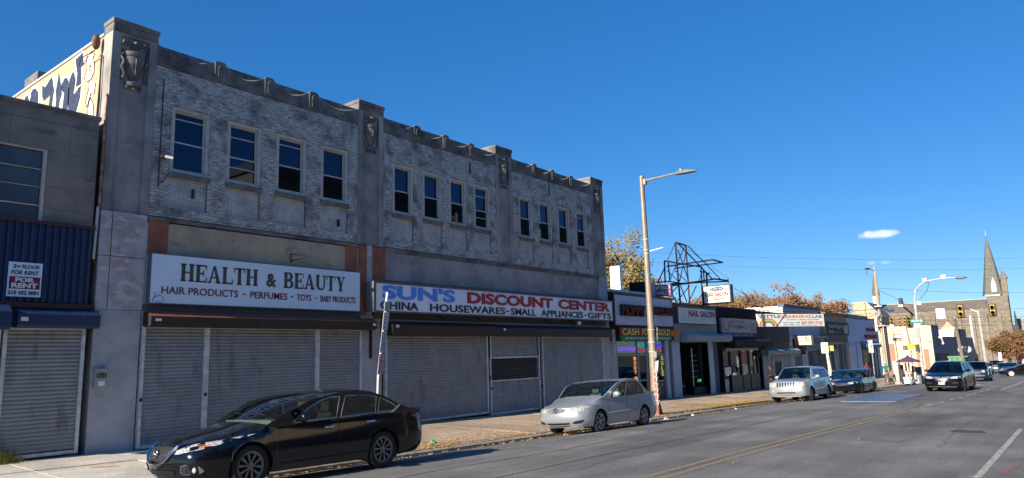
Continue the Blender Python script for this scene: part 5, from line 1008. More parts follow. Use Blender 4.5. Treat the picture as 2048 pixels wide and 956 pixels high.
text('NAIL SALON',X(37.75),X(41.45),Z(3.62),Z(4.0),NY_-.001,mat('purple_red_letter',(.2,.03,.07)),ns,.035,.006); b=B(); b.lathe([(0,-.004),(1,-.004),(1,0)],(0,0,0),28,(0,-1,0)); b.v=[(X(37.05)+v[0]*.42,NY_-.002+v[1],Z(3.8)+v[2]*.2) for v in b.v]; b.build('purple_oval',mat('violet_print',(.09,.03,.2)),ns); text('Triple One',X(36.75),X(37.35),Z(3.74),Z(3.87),NY_-.008,WHITE,ns,.01,.003); text('Manicure  Pedicure  Full Set  Waxing',X(36.8),X(41.3),Z(3.46),Z(3.54),NY_-.001,mat('teal_print',(.2,.35,.4)),ns,0,.003); text('Tips  Acrylic  Gel  Eyelash  Design',X(36.8),X(40.0),Z(3.33),Z(3.42),NY_-.001,mat('teal_print',(.2,.35,.4)),ns,0,.003)
pn=thing('projecting_sign','white box sign on a post reading Triple One NAIL SALON 215-848-2875','sign',(39.5,15.9,4.4)); boxes('sign_box',BLACK,[(39.5,39.85,15.12,16.82,4.38,5.42)],pn); boxes('sign_face',mat('lit_white_face',(.8,.76,.68)),[(39.485,39.5,15.2,16.74,4.43,5.37)],pn)
b=B(); b.lathe([(0,-.003),(1,-.003),(1,0)],(0,0,0),28,(-1,0,0)); b.v=[(39.48+v[0],15.95+v[1]*.42,5.2+v[2]*.11) for v in b.v]; b.build('navy_oval',mat('navy_print',(.02,.03,.12)),pn); textx('Triple One',16.28,15.62,5.14,5.26,39.474,WHITE,pn,.01,.003); textx('NAIL SALON',16.66,15.28,4.78,5.03,39.484,mat('red_print',(.5,.03,.015)),pn,.045,.003); textx('215-848-2875',16.6,15.32,4.5,4.69,39.484,mat('grey_print',(.12,.12,.14)),pn,.03,.003)
b=B(); b.bar((39.6,16.9,4.2),(39.6,16.9,5.6),.06); b.bar((39.6,17.0,4.35),(39.6,15.2,4.36),.05); b.build('sign_post',IRON,pn)
# rusty roof frame
rf=thing('rooftop_sign_frame','rusty black steel lattice frame of an old sign standing on the nail salon roof','sign frame',(37.8,19,4.3))
def fr_(pts,w=.05,nm='frame_bar',y=17.3):
    for k,(a,c) in enumerate(zip(pts,pts[1:])):
        q=B(); q.bar((a[0],y,a[1]),(c[0],y,c[1]),w); q.build(nm,IRON,rf)
fr_([(37.95,7.97),(37.96,6.7),(38.05,4.4)],.085,'mast',17.6); fr_([(40.06,8.06),(40.0,7.0),(40.0,4.4)],.07,'mast',17.9); q=B(); q.bar((37.95,17.6,7.97),(40.06,17.9,8.04),.08); q.build('top_beam',IRON,rf)
fr_([(35.94,6.69),(35.85,5.43)],.07,y=17.4); fr_([(36.19,6.68),(36.24,5.56)],.06,y=17.3); fr_([(34.91,5.37),(35.9,6.3)],.06,y=17.4)
q=B(); q.bar((35.94,17.4,6.69),(40.6,17.2,6.69),.06); q.build('frame_bar',IRON,rf)
for a,c,w in(((35.15,16.9,6.26),(41.58,16.9,7.2),.06),((41.58,16.9,7.2),(43.13,16.9,7.16),.08),((43.13,16.9,7.16),(36.17,16.9,6.24),.05)): q=B(); q.bar(a,c,w); q.build('sign_arm',IRON,rf)
fr_([(35.06,5.44),(36.32,5.57),(37.63,5.56)],.05,y=17.4); fr_([(36.37,5.32),(40.38,5.82),(42.64,6.12),(44.85,6.16)],.08); fr_([(36.39,5.43),(40.49,5.76),(44.84,6.11)],.06,y=17.32)
fr_([(37.73,7.93),(36.5,6.74)],.04,y=17.5); fr_([(37.5,7.9),(42.21,6.11)],.075,'stay'); fr_([(38.9,7.85),(43.66,6.11)],.055,'stay',17.28); fr_([(38.79,7.62),(44.87,6.27)],.018,'stay',17.26); fr_([(44.87,6.3),(44.87,6.0)],.05)
X_=[(38.26,7.57),(39.43,5.84),(39.26,7.86),(38.21,6.92),(39.43,7.54),(38.29,5.72),(38.01,6.67),(36.88,5.54),(36.79,6.25),(38.28,5.68),(37.86,6.33),(39.37,5.79)]
for k in range(0,12,2): fr_(X_[k:k+2],.045,'brace',17.62+.01*k)
X_=[(38.03,5.42),(38.73,4.52),(39.32,5.5),(37.43,4.49),(36.93,4.87),(37.43,4.49),(37.82,5.41),(36.94,4.96),(40.45,5.57),(39.16,4.52),(41.23,5.08),(40.15,4.49)]
for k in range(0,12,2): fr_(X_[k:k+2],.05,'brace',17.5+.012*k)
fr_([(40.4,6.6),(40.41,5.67)],.07,'post',17.2); fr_([(40.74,6.56),(40.75,5.93)],.06,'post',17.2); fr_([(41.18,6.35),(41.04,4.4)],.085,'post',17.2); fr_([(41.78,6.39),(40.24,6.4)],.05,'post',17.21); fr_([(40.3,5.5),(41.2,5.45)],.04,'post',17.22); fr_([(39.9,5.7),(40.5,6.3)],.04,'post',17.23)
# -- pharmacy
ph=thing('pharmacy_shop','low black clad shop front with poster filled windows','building',(45,YW,gz(45,17))); bulk(ph,41.65,48.6,4.3); boxes('wall',NAVY,[(41.65,48.6,YW+.04,YW+2.2,1.7,4.3)],ph)
for i in range(15): boxes('cladding_panel',NAVY,[(41.67+i*.46,41.67+i*.46+.43,YW,YW+.04,2.35,4.32)],ph)
boxes('roof_edge',BLACK,[(41.65,48.6,YW-.04,YW+.2,4.32,4.38)],ph)
ps=thing('shop_sign','wide faded printed board reading HEALING PHARMACY above a dark awning','sign',(42.5,YW-.15,2.5)); k_=(YW-.15)/YW; PY=YW-.15; boxes('sign_board',mat('faded_art_print',(.36,.38,.38),(.32,.3,.33),2.5,.5,c3=(.33,.23,.2),s3=1.4,lo3=.5,hi3=.65),[(X(42.5),X(48.55),PY,YW-.001,Z(2.77),Z(3.67))],ps); boxes('lower_strip',mat('slate_strip',(.07,.08,.12)),[(X(42.6),X(48.6),PY-.002,YW-.001,Z(2.46),Z(2.765))],ps)
text('HEALING',X(44.0),X(46.6),Z(3.36),Z(3.6),PY-.001,mat('slate_letter',(.1,.13,.2)),ps,0,.004); text('PHARMACY',X(43.7),X(47.2),Z(3.02),Z(3.3),PY-.001,mat('slate_letter',(.1,.13,.2)),ps,.01,.004); text('100 W. Chelten Ave. (267) 331-1302',X(43.5),X(47.7),Z(2.54),Z(2.68),PY-.003,WHITED,ps,.01,.004)
b=B(); b.tube([(X(42.9),PY-.01,Z(3.6)),(X(42.75),PY-.01,Z(3.3)),(X(42.95),PY-.01,Z(2.95)),(X(43.35),PY-.01,Z(2.85)),(X(43.6),PY-.01,Z(3.0))],.03,4); b.tube([(X(43.75),PY-.01,Z(3.62)),(X(43.5),PY-.01,Z(3.1)),(X(43.3),PY-.01,Z(2.9))],.02,4); b.build('swoosh_print',mat('orange_swoosh',(.45,.2,.1),(.3,.35,.4),3,.5),ps); boxes('figure_print',mat('plum_figures',(.12,.05,.16),(.3,.2,.3),12,.5),[(X(47.5),X(47.75),PY-.004,PY,Z(2.85),Z(3.3)),(X(47.85),X(48.3),PY-.004,PY,Z(2.9),Z(3.45))],ps)
housing(ph,42.9,49.9,1.86,2.36,YW-.02,mat('black_awning',(.009,.01,.016),rough=.85),None or mat('black_awning',(.02,.022,.03)),.6); room(ph,42.2,48.4,1.84,1.8)
boxes('rolled_gate',SLAT,[(42.7,48.4,YW-.05,YW+.05,1.62,1.8)],ph); zf=gz(45,17)
f=boxes('shopfront_frame',BLACK,[(42.2,42.3,YW-.02,YW+.1,zf,1.85),(43.4,43.5,YW-.02,YW+.1,zf,1.85),(45.2,45.35,YW-.02,YW+.1,zf,1.62),(46.6,46.75,YW-.02,YW+.1,zf,1.62),(48.2,48.4,YW-.02,YW+.1,zf,1.85),(43.5,48.2,YW-.02,YW+.1,zf,.1)],ph); 
for a in((42.3,43.4),(43.5,45.2),(45.35,46.6),(46.75,48.2)): B().quad((a[0],YW+.06,.1),(a[1],YW+.06,.1),(a[1],YW+.06,1.62),(a[0],YW+.06,1.62)).build('glass_pane',SHG,f)
boxes('orange_poster',mat('orange_poster',(.45,.13,.06),(.35,.09,.05),4,.6),[(45.5,46.35,YW+.02,YW+.04,.75,1.6)],ph); boxes('white_poster',mat('white_poster',(.6,.6,.62),(.3,.35,.4),5,.6),[(45.5,46.4,YW+.02,YW+.04,.15,.72)],ph); boxes('tan_poster',mat('pale_poster',(.4,.35,.3),(.55,.5,.45),3,.6),[(46.95,47.3,YW+.02,YW+.04,.6,1.58)],ph); boxes('white_notice',WHITE,[(42.35,43.3,YW-.04,YW-.02,.2,.65)],ph); boxes('shelf_display',mat('dim_goods',(.1,.1,.11),(.2,.2,.2),9,.8),[(43.6,45.1,YW+.5,YW+.9,.1,.35),(42.4,43.2,YW+.1,YW+.2,-.8,0)],ph)
b=B(); b.ell((43.75,YW+.2,.55),(.22,.1,.26)); b.build('white_hood_display',WHITED,ph,smooth=True); boxes('pavement_post_panel',WHITED,[(42.35,42.95,YW+.0,YW+.05,-.85,-.1)],ph)
# -- child care
cc=thing('child_care_shop','dark ribbed shop front with three roller shutters under a green grey housing','building',(52,YW,gz(52,17))); bulk(cc,48.6,55.3,4.25); DG=mat('charcoal_ribbed_panel',(.045,.042,.052),(.035,.032,.038),3,.8)
b=B(); x=48.62
boxes('wall',DG,[(48.6,55.3,YW+.02,YW+2.2,1.2,4.28)],cc)
while x<55.2: boxes('ribbed_panel',DG,[(x,x+.6,YW-.03,YW+.02,2.1,4.3)],cc); x+=.63
boxes('brown_fascia',mat('brown_fascia',(.08,.05,.04),(.05,.03,.03),3,.7),[(49.6,55.2,YW-.02,YW+.02,1.7,2.08)],cc); HG=mat('green_grey_housing',(.2,.27,.27),(.15,.2,.2),2,.5)
housing(cc,49.0,56.3,1.22,1.68,YW-.02,HG,HG,.5); zb=gz(52,17)
for a,c,q in((49.3,51.2,None),(51.4,53.0,1),(53.2,55.2,None)):
    shutter(cc,a,c,1.2,zb+.03,YW-.02,pitch=.12)
boxes('open_green_hatch',mat('green_glimpse',(.05,.09,.03),(.02,.02,.02),8,.8),[(51.5,52.9,YW-.07,YW-.05,-.4,.75)],cc)
dp=boxes('grey_downspout',RAIL,[],None) if 0 else None
b=B(); b.tube([(49.05,YW-.5,-1.05),(48.98,YW-.5,1.2)],.06,8); b.ell((48.98,YW-.5,1.2),(.14,.14,.14),8,5); props(b.build('grey_post',GALVW),'grey steel post supporting the housing before the child care shutters','post')
ls=thing('angled_sign','bright white banner sign with a rainbow reading LITTLE LEARNING LAB 267-297-7163','sign',(48.35,16.8,3.2)); PA=Vector((48.4,16.85,3.2)); PB2=Vector((54.4,14.1,3.2)); U=(PB2-PA).normalized(); LN=(PB2-PA).length; NV_=U.cross(Vector((0,0,1))).normalized(); 
if NV_.y>0: NV_=-NV_
b=B(); h=.86
def LP(u,v,n=0): return tuple(PA+U*(u*LN)+Vector((0,0,v*h))+NV_*n)
b.add([LP(0,0),LP(1,0),LP(1,1),LP(0,1),LP(0,0,-.12),LP(1,0,-.12),LP(1,1,-.12),LP(0,1,-.12)],[(0,1,2,3),(5,4,7,6),(0,4,5,1),(3,2,6,7),(0,3,7,4),(1,5,6,2)]); b.build('sign_board',mat('bright_banner',(.82,.8,.74)),ls)
cols=[(.7,.08,.03),(.8,.3,.02),(.75,.65,.05),(.08,.5,.1),(.05,.3,.7),(.3,.08,.5)]
for i,cq in enumerate(cols):
    b=B(); r0=.98-i*.09; V=[]; 
    for k in range(17):
        a=math.pi*k/16
        for rr in(r0,r0-.09): V.append(LP(.155+rr*.135*math.cos(a),.02+rr*.62*math.sin(a)*1.05,.004))
    b.add(V,[(2*k,2*k+2,2*k+3,2*k+1) for k in range(16)]); b.build('rainbow_band',mat('rainbow_%d'%i,cq),ls,fixn=False)
def lt(s_,u0,u1,v0,v1,c,bold=.03): b=B(); addtext(b,s_,LP(u0,v0,.004),U,(0,0,1),(u1-u0)*LN,(v1-v0)*h,bold,.004); b.build('lettering',c,ls,fixn=False)
TEAL=mat('teal_letter',(.03,.2,.3)); ORG=mat('orange_letter',(.6,.2,.08)); RO=mat('red_orange_letter',(.6,.1,.05))
lt('LITTLE',.05,.34,.68,.92,TEAL); lt('LEARNING',.36,.80,.68,.92,ORG); lt('LAB',.82,.97,.68,.92,TEAL); lt('CHILD CARE CENTER',.42,.92,.50,.59,TEAL,.01); lt('267-297-7163',.64,.97,.18,.42,RO,.03); lt('OPEN 6:30AM - 6:30PM',.37,.62,.26,.36,TEAL,.01); lt('AGES 6 WEEKS - 12 YRS',.37,.62,.08,.18,TEAL,.01); lt('SERVING CHILDREN AND FAMILIES IN THE AREA',.64,.97,.06,.12,TEAL,0)
for a_,c_ in((LP(.02,1.02,-.1),(49.5,18.5,5.7)),(LP(.1,1.02,-.1),(50.5,18.6,6.0)),((49.2,17.2,4.3),(50.6,18.6,6.0)),(LP(.85,.5,-.15),(55,17,4.2)),(LP(.25,1.0,-.1),(51.8,18.5,5.2))): b=B(); b.bar(a_,c_,.03); b.build('stay_rod',IRON,ls)
# -- tax office building
tx=thing('tax_office_building','blue white painted two part building right of the rainbow sign','building',(60,YW,gz(60,17))); BW=mat('blue_white_render',(.34,.4,.5),(.3,.36,.45),1,.7); boxes('wall',BW,[(55.32,65,YW+.25,30,2.5,4.85),(55.32,65,YW+.05,30,-2.5,2.6)],tx); boxes('sunlit_side',mat('sunlit_cream_render',(.75,.7,.6)),[(55.3,55.32,YW+.25,24,2.5,4.9)],tx); boxes('roof_flashing',mat('blue_grey_flashing',(.08,.12,.2)),[(55.25,65,YW+.1,YW+.6,4.85,5.05)],tx)  # sunlight on the side wall painted as paler cream than the shaded blue front
boxes('fascia_panel',mat('slate_blue_panel',(.16,.2,.3),(.13,.17,.25),2,.6),[(59.5,65,YW-.05,YW+.05,1.52,2.45)],tx); text('TAXES FILED',59.9,63.6,1.95,2.3,YW-.052,mat('dark_slate_letter',(.04,.05,.08)),tx,.01,.004); text('WALK IN',60.5,62.6,1.62,1.85,YW-.052,mat('dark_slate_letter',(.04,.05,.08)),tx,0,.004)
boxes('canopy',mat('pale_canopy',(.25,.27,.3)),[(59.4,65,YW-.35,YW-.05,2.46,2.62)],tx); boxes('brown_bay',mat('brown_sign_panel',(.04,.03,.03)),[(56.4,59,YW-.1,YW+.05,1.2,2.4)],tx); b=B(); b.ell((58.3,YW-.15,1.75),(.7,.1,.5),14,8); b.build('round_panel',mat('brown_sign_panel',(.04,.03,.03)),tx)
boxes('door',mat('grey_door',(.1,.11,.12)),[(56.3,57.7,YW-.02,YW+.05,gz(57,17),1.05)],tx); boxes('column',BW,[(58,59.5,YW-.1,YW+.05,gz(58,17),1.5)],tx); boxes('column',BW,[(55.3,56.2,YW-.06,YW+.05,gz(55.7,17),1.3)],tx); boxes('stone_front',mat('tan_rubble',(.16,.13,.1),(.1,.08,.07),3,.9),[(62.7,65,YW-.02,YW+.05,gz(64,17),1.5)],tx)
gw=boxes('window',DARK,[(59.65,62.6,YW-.01,YW+.05,-.4,1.4)],tx); 
for z in range(9): boxes('window_bar',WHITED,[(61.2,62.5,YW-.04,YW-.01,-.3+z*.19,-.26+z*.19)],gw)
ts=thing('projecting_sign','black framed pale sign reading QUICK WORK TAX jutting from the wall','sign',(57,16.6,1.9)); boxes('sign_box',BLACK,[(57,57.3,15.7,17.15,1.86,2.64)],ts); boxes('sign_face',mat('cream_face',(.7,.7,.5)),[(56.985,57,15.85,17.05,1.92,2.58)],ts); textx('TAX',16.35,15.9,2.1,2.5,56.984,BLACK,ts,.02,.004); textx('QUICK',17.0,16.45,2.32,2.5,56.984,BLACK,ts,.02,.004); textx('WORK',17.0,16.45,2.1,2.26,56.984,BLACK,ts,.02,.004); textx('PERSONAL - BUSINESS',17.0,15.9,1.96,2.03,56.984,BLACK,ts,0,.004)
# -- organics
og=thing('hair_shop_building','tan stone shop with a black script sign and dark tall windows','building',(69,YW,gz(69,17))); TS=mat('tan_shop_stone',(.42,.33,.22),(.3,.24,.17),2,.8); boxes('wall',TS,[(65.02,73.3,YW,30,-2.5,4.55)],og); boxes('roof_edge',mat('brown_edge',(.2,.16,.13)),[(65,73.4,YW-.3,YW+.5,4.56,4.72)],og); boxes('grey_pier',mat('grey_pier',(.16,.17,.18)),[(65.02,65.9,YW-.05,YW,2.7,4.5)],og)
boxes('window',DARK,[(66.2,71.5,YW-.01,YW,-1.4,1.9)],og); boxes('window_mullion',SHW,[(x,x+.12,YW-.05,YW-.011,-1.4,1.9) for x in(66.3,67.6,69.0,70.6)],og); boxes('window_print',mat('pale_poster2',(.35,.4,.42),(.1,.12,.13),4,.7),[(67.8,68.9,YW-.03,YW-.012,-1.2,1.5)],og); boxes('dark_recess',BLACK,[(71.6,72.4,YW-.02,YW,-1.6,2.2)],og); boxes('fascia',mat('brown_tiles',(.14,.12,.1),(.09,.075,.06),5,.8),[(65.2,72.8,YW-.08,YW,2.1,2.7)],og)
ogs=thing('shop_sign','black rectangular sign with pale script lettering NativeOrganix on tan stone','sign',(69,YW-.12,2.8)); boxes('sign_board',mat('black_sign_board',(.025,.025,.035)),[(65.3,73.5,YW-.12,YW-.051,2.78,3.88)],ogs); text('NativeOrganix',66.4,71.2,3.25,3.75,YW-.121,mat('pale_blue_print',(.4,.5,.55)),ogs,.01,.004); text('Hi-Gd',66.3,67.8,2.9,3.2,YW-.121,WHITED,ogs,.02,.004); text('hair care',68.3,70.3,2.95,3.08,YW-.121,WHITED,ogs,0,.004); boxes('photo_panel',mat('cream_photo',(.45,.4,.3),(.2,.18,.13),5,.6),[(71.5,73.2,YW-.13,YW-.121,2.9,3.7)],ogs)
# -- white building at the corner
wb=thing('white_corner_building','long pale painted low building with red letters at the street corner','building',(80,YW,gz(80,17))); WBM=mat('periwinkle_white_render',(.42,.5,.64),(.38,.46,.6),.6,.7); boxes('wall',WBM,[(73.32,87,YW,30,-3,4.42)],wb); boxes('roof_coping',mat('grey_blue_coping',(.12,.14,.18)),[(73.3,87.05,YW-.05,YW+.4,4.43,4.56)],wb); boxes('roof_slab',BLACK,[(74.5,84,YW+.3,YW+3,4.57,4.85)],wb)
boxes('ledge',WBM,[(73.4,77.5,YW-.12,YW,1.85,1.95)],wb); boxes('pilaster',WBM,[(76,77.6,YW-.1,YW,gz(77,17),1.84)],wb); boxes('doorway',DARK,[(78.3,85.6,YW-.01,YW,gz(82,17),1.5)],wb); housing(wb,78.0,86.4,1.5,1.95,YW-.02,mat('slate_awning',(.13,.16,.22)),WBM,.6); boxes('blue_line',mat('navy_line',(.05,.08,.16)),[(78,86.5,YW-.03,YW,2.02,2.12)],wb)
boxes('door_panel',mat('slate_panel',(.06,.08,.12)),[(82,83.6,YW-.05,YW-.012,-1.6,1.4)],wb); boxes('door_panel',WBM,[(84,84.5,YW-.05,YW-.012,-1.6,1.4)],wb); boxes('yellow_glimpse',mat('yellow_goods',(.5,.38,.12),(.1,.1,.08),6,.8),[(78.6,80.8,YW-.04,YW-.012,.1,1.3)],wb)
text("FOOD'S",81.2,84.9,3.2,3.55,YW-.003,mat('dark_letter_return',(.02,.01,.01)),wb,.06,.12,'channel_letters'); text("FOOD'S",81.2,84.9,3.2,3.55,YW-.124,mat('bright_red_face',(.75,.05,.03)),wb,.02,.004,'letter_faces'); text('KABOB CAFE',80.2,85.8,2.45,2.85,YW-.003,mat('dark_letter_return',(.02,.01,.01)),wb,.06,.12,'channel_letters'); text('KABOB CAFE',80.2,85.8,2.45,2.85,YW-.124,mat('bright_red_face',(.75,.05,.03)),wb,.02,.004,'letter_faces')
# ================= BEYOND THE CROSSING =================
bc=thing('yellow_corner_building','cream yellow corner building with brick pilasters and grey flank across the side street','building',(104,17,gz(104,17))); CR=mat('cream_yellow_render',(.70,.585,.36),(.63,.53,.33),.8,.8); BRK=mat('salmon_brick',(.42,.2,.13),(.36,.17,.11),4,.85); SG=mat('slate_grey_render',(.12,.135,.165),(.1,.115,.14),.8,.8)
boxes('wall',CR,[(104,104.3,14.22,21,-2.6,4.1)],bc); boxes('flank_wall',SG,[(104.3,110.2,14.2,14.5,-2.6,4.04),(110.2,128.5,14.2,14.5,-2.8,2.6),(128.5,140.4,14.2,14.5,-3,3.85),(140.4,152,14.2,14.5,-3,2.62)],bc); boxes('rear_mass',SG,[(104.3,152,14.5,21,-3,2.3)],bc); boxes('white_parapet_inner',WHITE,[(104.5,128.4,20,20.2,2.3,3.1),(128.4,128.6,14.6,20,2.3,3.8)],bc)
boxes('coping',SILL,[(103.95,110.25,14.15,14.55,4.05,4.12),(110.3,128.4,14.15,14.55,2.61,2.68),(128.4,140.5,14.15,14.55,3.86,3.93),(103.95,104.35,14.56,21,4.11,4.16)],bc)
for a,c in((18.6,19.4),(15.6,16.2),(14.75,15.35)): boxes('brick_pilaster',BRK,[(103.93,104,a,c,-2.5,1.9 if a>18 else 1.0)],bc)
boxes('brick_base',BRK,[(103.95,104,14.22,14.74,-2.5,-1.2),(103.95,104,16.21,18.59,-2.5,-1.6)],bc)
boxes('dark_opening',mat('rust_dark_opening',(.05,.025,.02)),[(105.2,109.8,14.17,14.2,-2.4,.45),(111,116.5,14.17,14.2,-2.4,.4)],bc); boxes('notice',BLACK,[(125,131,14.16,14.2,-.3,1.4)],bc); b=B(); b.tube([(108.3,14.1,2.6),(107.5,13.6,2.4),(108,13.6,1.7)],.15,6); b.build('vent_pipe',WHITE,bc)
wsn=thing('wall_sign','red and white rectangular sign fixed on the cream yellow wall','sign',(103.9,17.5,2.7)); boxes('red_part',mat('red_sign',(.5,.06,.06),(.6,.3,.25),3,.6),[(103.86,103.92,17.5,18.66,2.3,3.12)],wsn); boxes('white_part',WHITE,[(103.86,103.92,16.4,17.49,2.36,3.15)],wsn); boxes('white_stripe',WHITE,[(103.84,103.86,17.55,18.4,2.82,2.92),(103.84,103.86,17.55,18.4,2.55,2.68)],wsn)
wsp=thing('wall_posters','pink and yellow posters in a row on the cream yellow wall','posters',(103.9,15.3,1.5)); boxes('pink_poster',mat('pink_poster',(.6,.35,.33),(.7,.6,.5),5,.7),[(103.88,103.92,14.25,15.4,1.05,1.45),(103.88,103.92,15.6,16.5,1.6,2.0)],wsp); boxes('yellow_poster',mat('lime_poster',(.65,.7,.2),(.75,.75,.5),5,.7),[(103.88,103.92,14.25,15.4,1.5,1.95),(103.88,103.92,15.6,16.5,1.0,1.5)],wsp); boxes('dark_clip',BLACK,[(103.86,103.9,16.2,16.5,2.0,2.1),(103.86,103.9,14.3,14.6,1.97,2.07)],wsp)
SLATE=mat('brown_grey_slate_roof',(.21,.17,.13),(.15,.125,.10),2.2,.9,bump=.1,st=(1,.3,3),c3=(.26,.19,.11),s3=.5,lo3=.5,hi3=.66); CST=mat('brown_church_stone',(.25,.205,.155),(.18,.15,.12),1.4,.9,c3=(.14,.12,.1),s3=.4,lo3=.5,hi3=.7); LST=mat('honey_rubble_stone',(.58,.42,.26),(.4,.29,.19),2.5,.9,c3=(.65,.52,.36),s3=4,lo3=.52,hi3=.62)
ccx=thing('stone_church','long brown stone church with slate roof, chimney and tall slate spire','church',(150,18,-3)); 
b=B(); b.add([(150,9.2,7.7),(150,31.5,7.7),(157,31.5,9.62),(157,9.2,9.62),(164,31.5,7.7),(164,9.2,7.7)],[(0,1,2,3),(3,2,4,5),(0,3,5),(1,4,2)]); b.build('nave_roof',SLATE,ccx); boxes('nave_wall',CST,[(150.1,163.9,9.2,31.4,-4,7.69)],ccx)
b=B(); 
for y in [9.6+i*2.0 for i in range(11)]: b.box(149.5,150.1,y,y+.45,-4,6.6)
for r_ in range(26): b.box(150.02,150.1,9.2,31.4,-3.5+r_*.42,-3.42+r_*.42)
b.build('buttress_and_course',CST,ccx); boxes('roof_ridge',mat('verdigris_ridge',(.3,.42,.36)),[(156.9,157.1,9.2,31.4,9.6,9.72)],ccx)
TW=mat('grey_tower_stone',(.22,.185,.14),(.15,.125,.1),2,.9); boxes('tower',TW,[(150,153.2,8.3,11.4,-4,9.7)],ccx); boxes('tower_belt',WHITED,[(149.85,153.3,9.35,11.6,9.7,9.95)],ccx)
b=B(); cx,cy=151.6,10.35; b.lathe([(1.75,9.9),(1.62,10.5),(1.35,12.2),(.05,20.8)],(cx,cy,0),8); b.build('spire',mat('grey_green_spire_slate',(.17,.165,.135),(.12,.115,.1),1.5,.85,st=(1,1,4)),ccx); b=B(); b.tube([(cx,cy,20.6),(cx,cy,21.6)],[.1,.03],6); b.build('finial',mat('verdigris_ridge',(.3,.42,.36)),ccx)
b=B(); b.prism([(-.35,0),(.35,0),(.35,1.2),(0,2.6),(-.35,1.2)],(149.9,10.1,10.4),(0,1,0),(0,0,1),(1,0,0)); b.build('dormer',WHITE,ccx)
b=B(); b.box(150.4,151.6,8.2,9.0,9.7,12.6); b.lathe([(.7,12.6),(.05,14.2)],(151,8.6,0),6); b.build('corner_pinnacle',TW,ccx); boxes('chimney',mat('dark_chimney',(.05,.05,.05)),[(155,156,25.5,26.1,9.4,10.7)],ccx); boxes('chimney_base',WHITE,[(154.9,156.1,25.4,26.2,8.9,9.4)],ccx)
b=B(); b.prism([(0,0),(1.1,0),(.3,6.2)],(149.6,8.0,.8),(0,-1,0),(0,0,1),(2,0,0)); b.build('raking_buttress',mat('shaded_side_stone',(.05,.045,.05)),ccx); boxes('louvre',BLACK,[(150.2,150.4,7.9,8.28,2.6,4.6)],ccx); boxes('downpipe',WHITED,[(149.3,149.5,14.0,14.3,-1,6.5)],ccx)  # raking piece coloured near black as the tower's shaded right side
b=B(); b.lathe([(.75,11.3),(.05,15.8)],(152,29.4,0),6); b.build('small_spire',mat('grey_green_spire_slate',(.27,.26,.21)),ccx); boxes('belfry',WHITED,[(151.5,152.5,28.9,29.9,9.0,11.3)],ccx)
sgb=thing('stone_gable_house','honey stone gable with broad chimney left of the wooden pole','building',(130,27,-3)); b=B(); b.prism([(0,0),(0,5.9),(.0,7.0),(1.8,8.75),(3.6,6.55),(3.6,0)],(130,28.6,0),(0,-1,0),(0,0,1),(8,0,0)); b.build('gable_wall',LST,sgb); b=B(); b.add([(129.8,26.8,8.95),(129.8,24.7,6.4),(139,24.7,6.4),(139,26.8,8.95)],[(0,1,2,3)]); b.build('dark_roof_slope',mat('dark_slate',(.08,.09,.12)),sgb); boxes('broad_chimney',LST,[(129.6,131,26.9,28.8,6,9.0)],sgb); b=B(); b.tube([(129.75,26.8,8.95),(129.75,24.6,6.35)],.1,4); b.build('white_verge',WHITE,sgb)
smg=thing('small_stone_gable','small pointed stone gable with white wall above the grey flank','building',(125,14.8,1)); b=B(); b.prism([(-.3,0),(-.3,1.3),(1.15,2.9),(2.3,1.6),(2.3,0)],(129.5,16.5,2.2),(0,-1,0),(0,0,1),(3,0,0)); b.build('gable',LST,smg); boxes('white_wall',WHITE,[(129.3,129.5,14.5,15.1,2.3,4.0)],smg)
cmb=thing('cream_house','narrow cream wall with sloping dark roof edge beyond the grey flank','building',(140,13,-2)); boxes('wall',CR,[(153,160,11.3,14.4,-3,3.4)],cmb); b=B(); b.prism([(0,0),(1.0,0),(-.4,4.3)],(152.9,12.6,3.2),(0,-1,0),(0,0,1),(3,0,0)); b.build('roof_slope',NAVY,cmb)
frb=thing('distant_grey_building','tall grey building in the haze at the far right edge','building',(170,8,-2)); boxes('wall',mat('far_grey_wall',(.3,.29,.27),(.2,.2,.2),3,.9),[(165,175,4,8.6,-3,6)],frb); boxes('pink_hoarding',mat('pink_white_hoarding',(.6,.4,.42),(.7,.68,.68),2,.8),[(150,150.2,3.5,7.6,-2,.3)],frb)
# dumpster
dm=thing('green_skip','open green steel skip beside the grey flank','skip',(104,11.3,gz(104,11))); boxes('skip_body',mat('skip_green',(.06,.2,.09),(.05,.16,.07),3,.6),[(103,104.6,10.6,12.6,-1.9,.0)],dm); boxes('skip_rim',mat('skip_green_light',(.16,.32,.18)),[(102.9,104.7,10.5,12.7,.0,.13)],dm); boxes('skip_rib',mat('skip_green_light',(.16,.32,.18)),[(102.9,103,y,y+.1,-1.8,-.01) for y in(10.7,11.3,11.9,12.4)],dm)
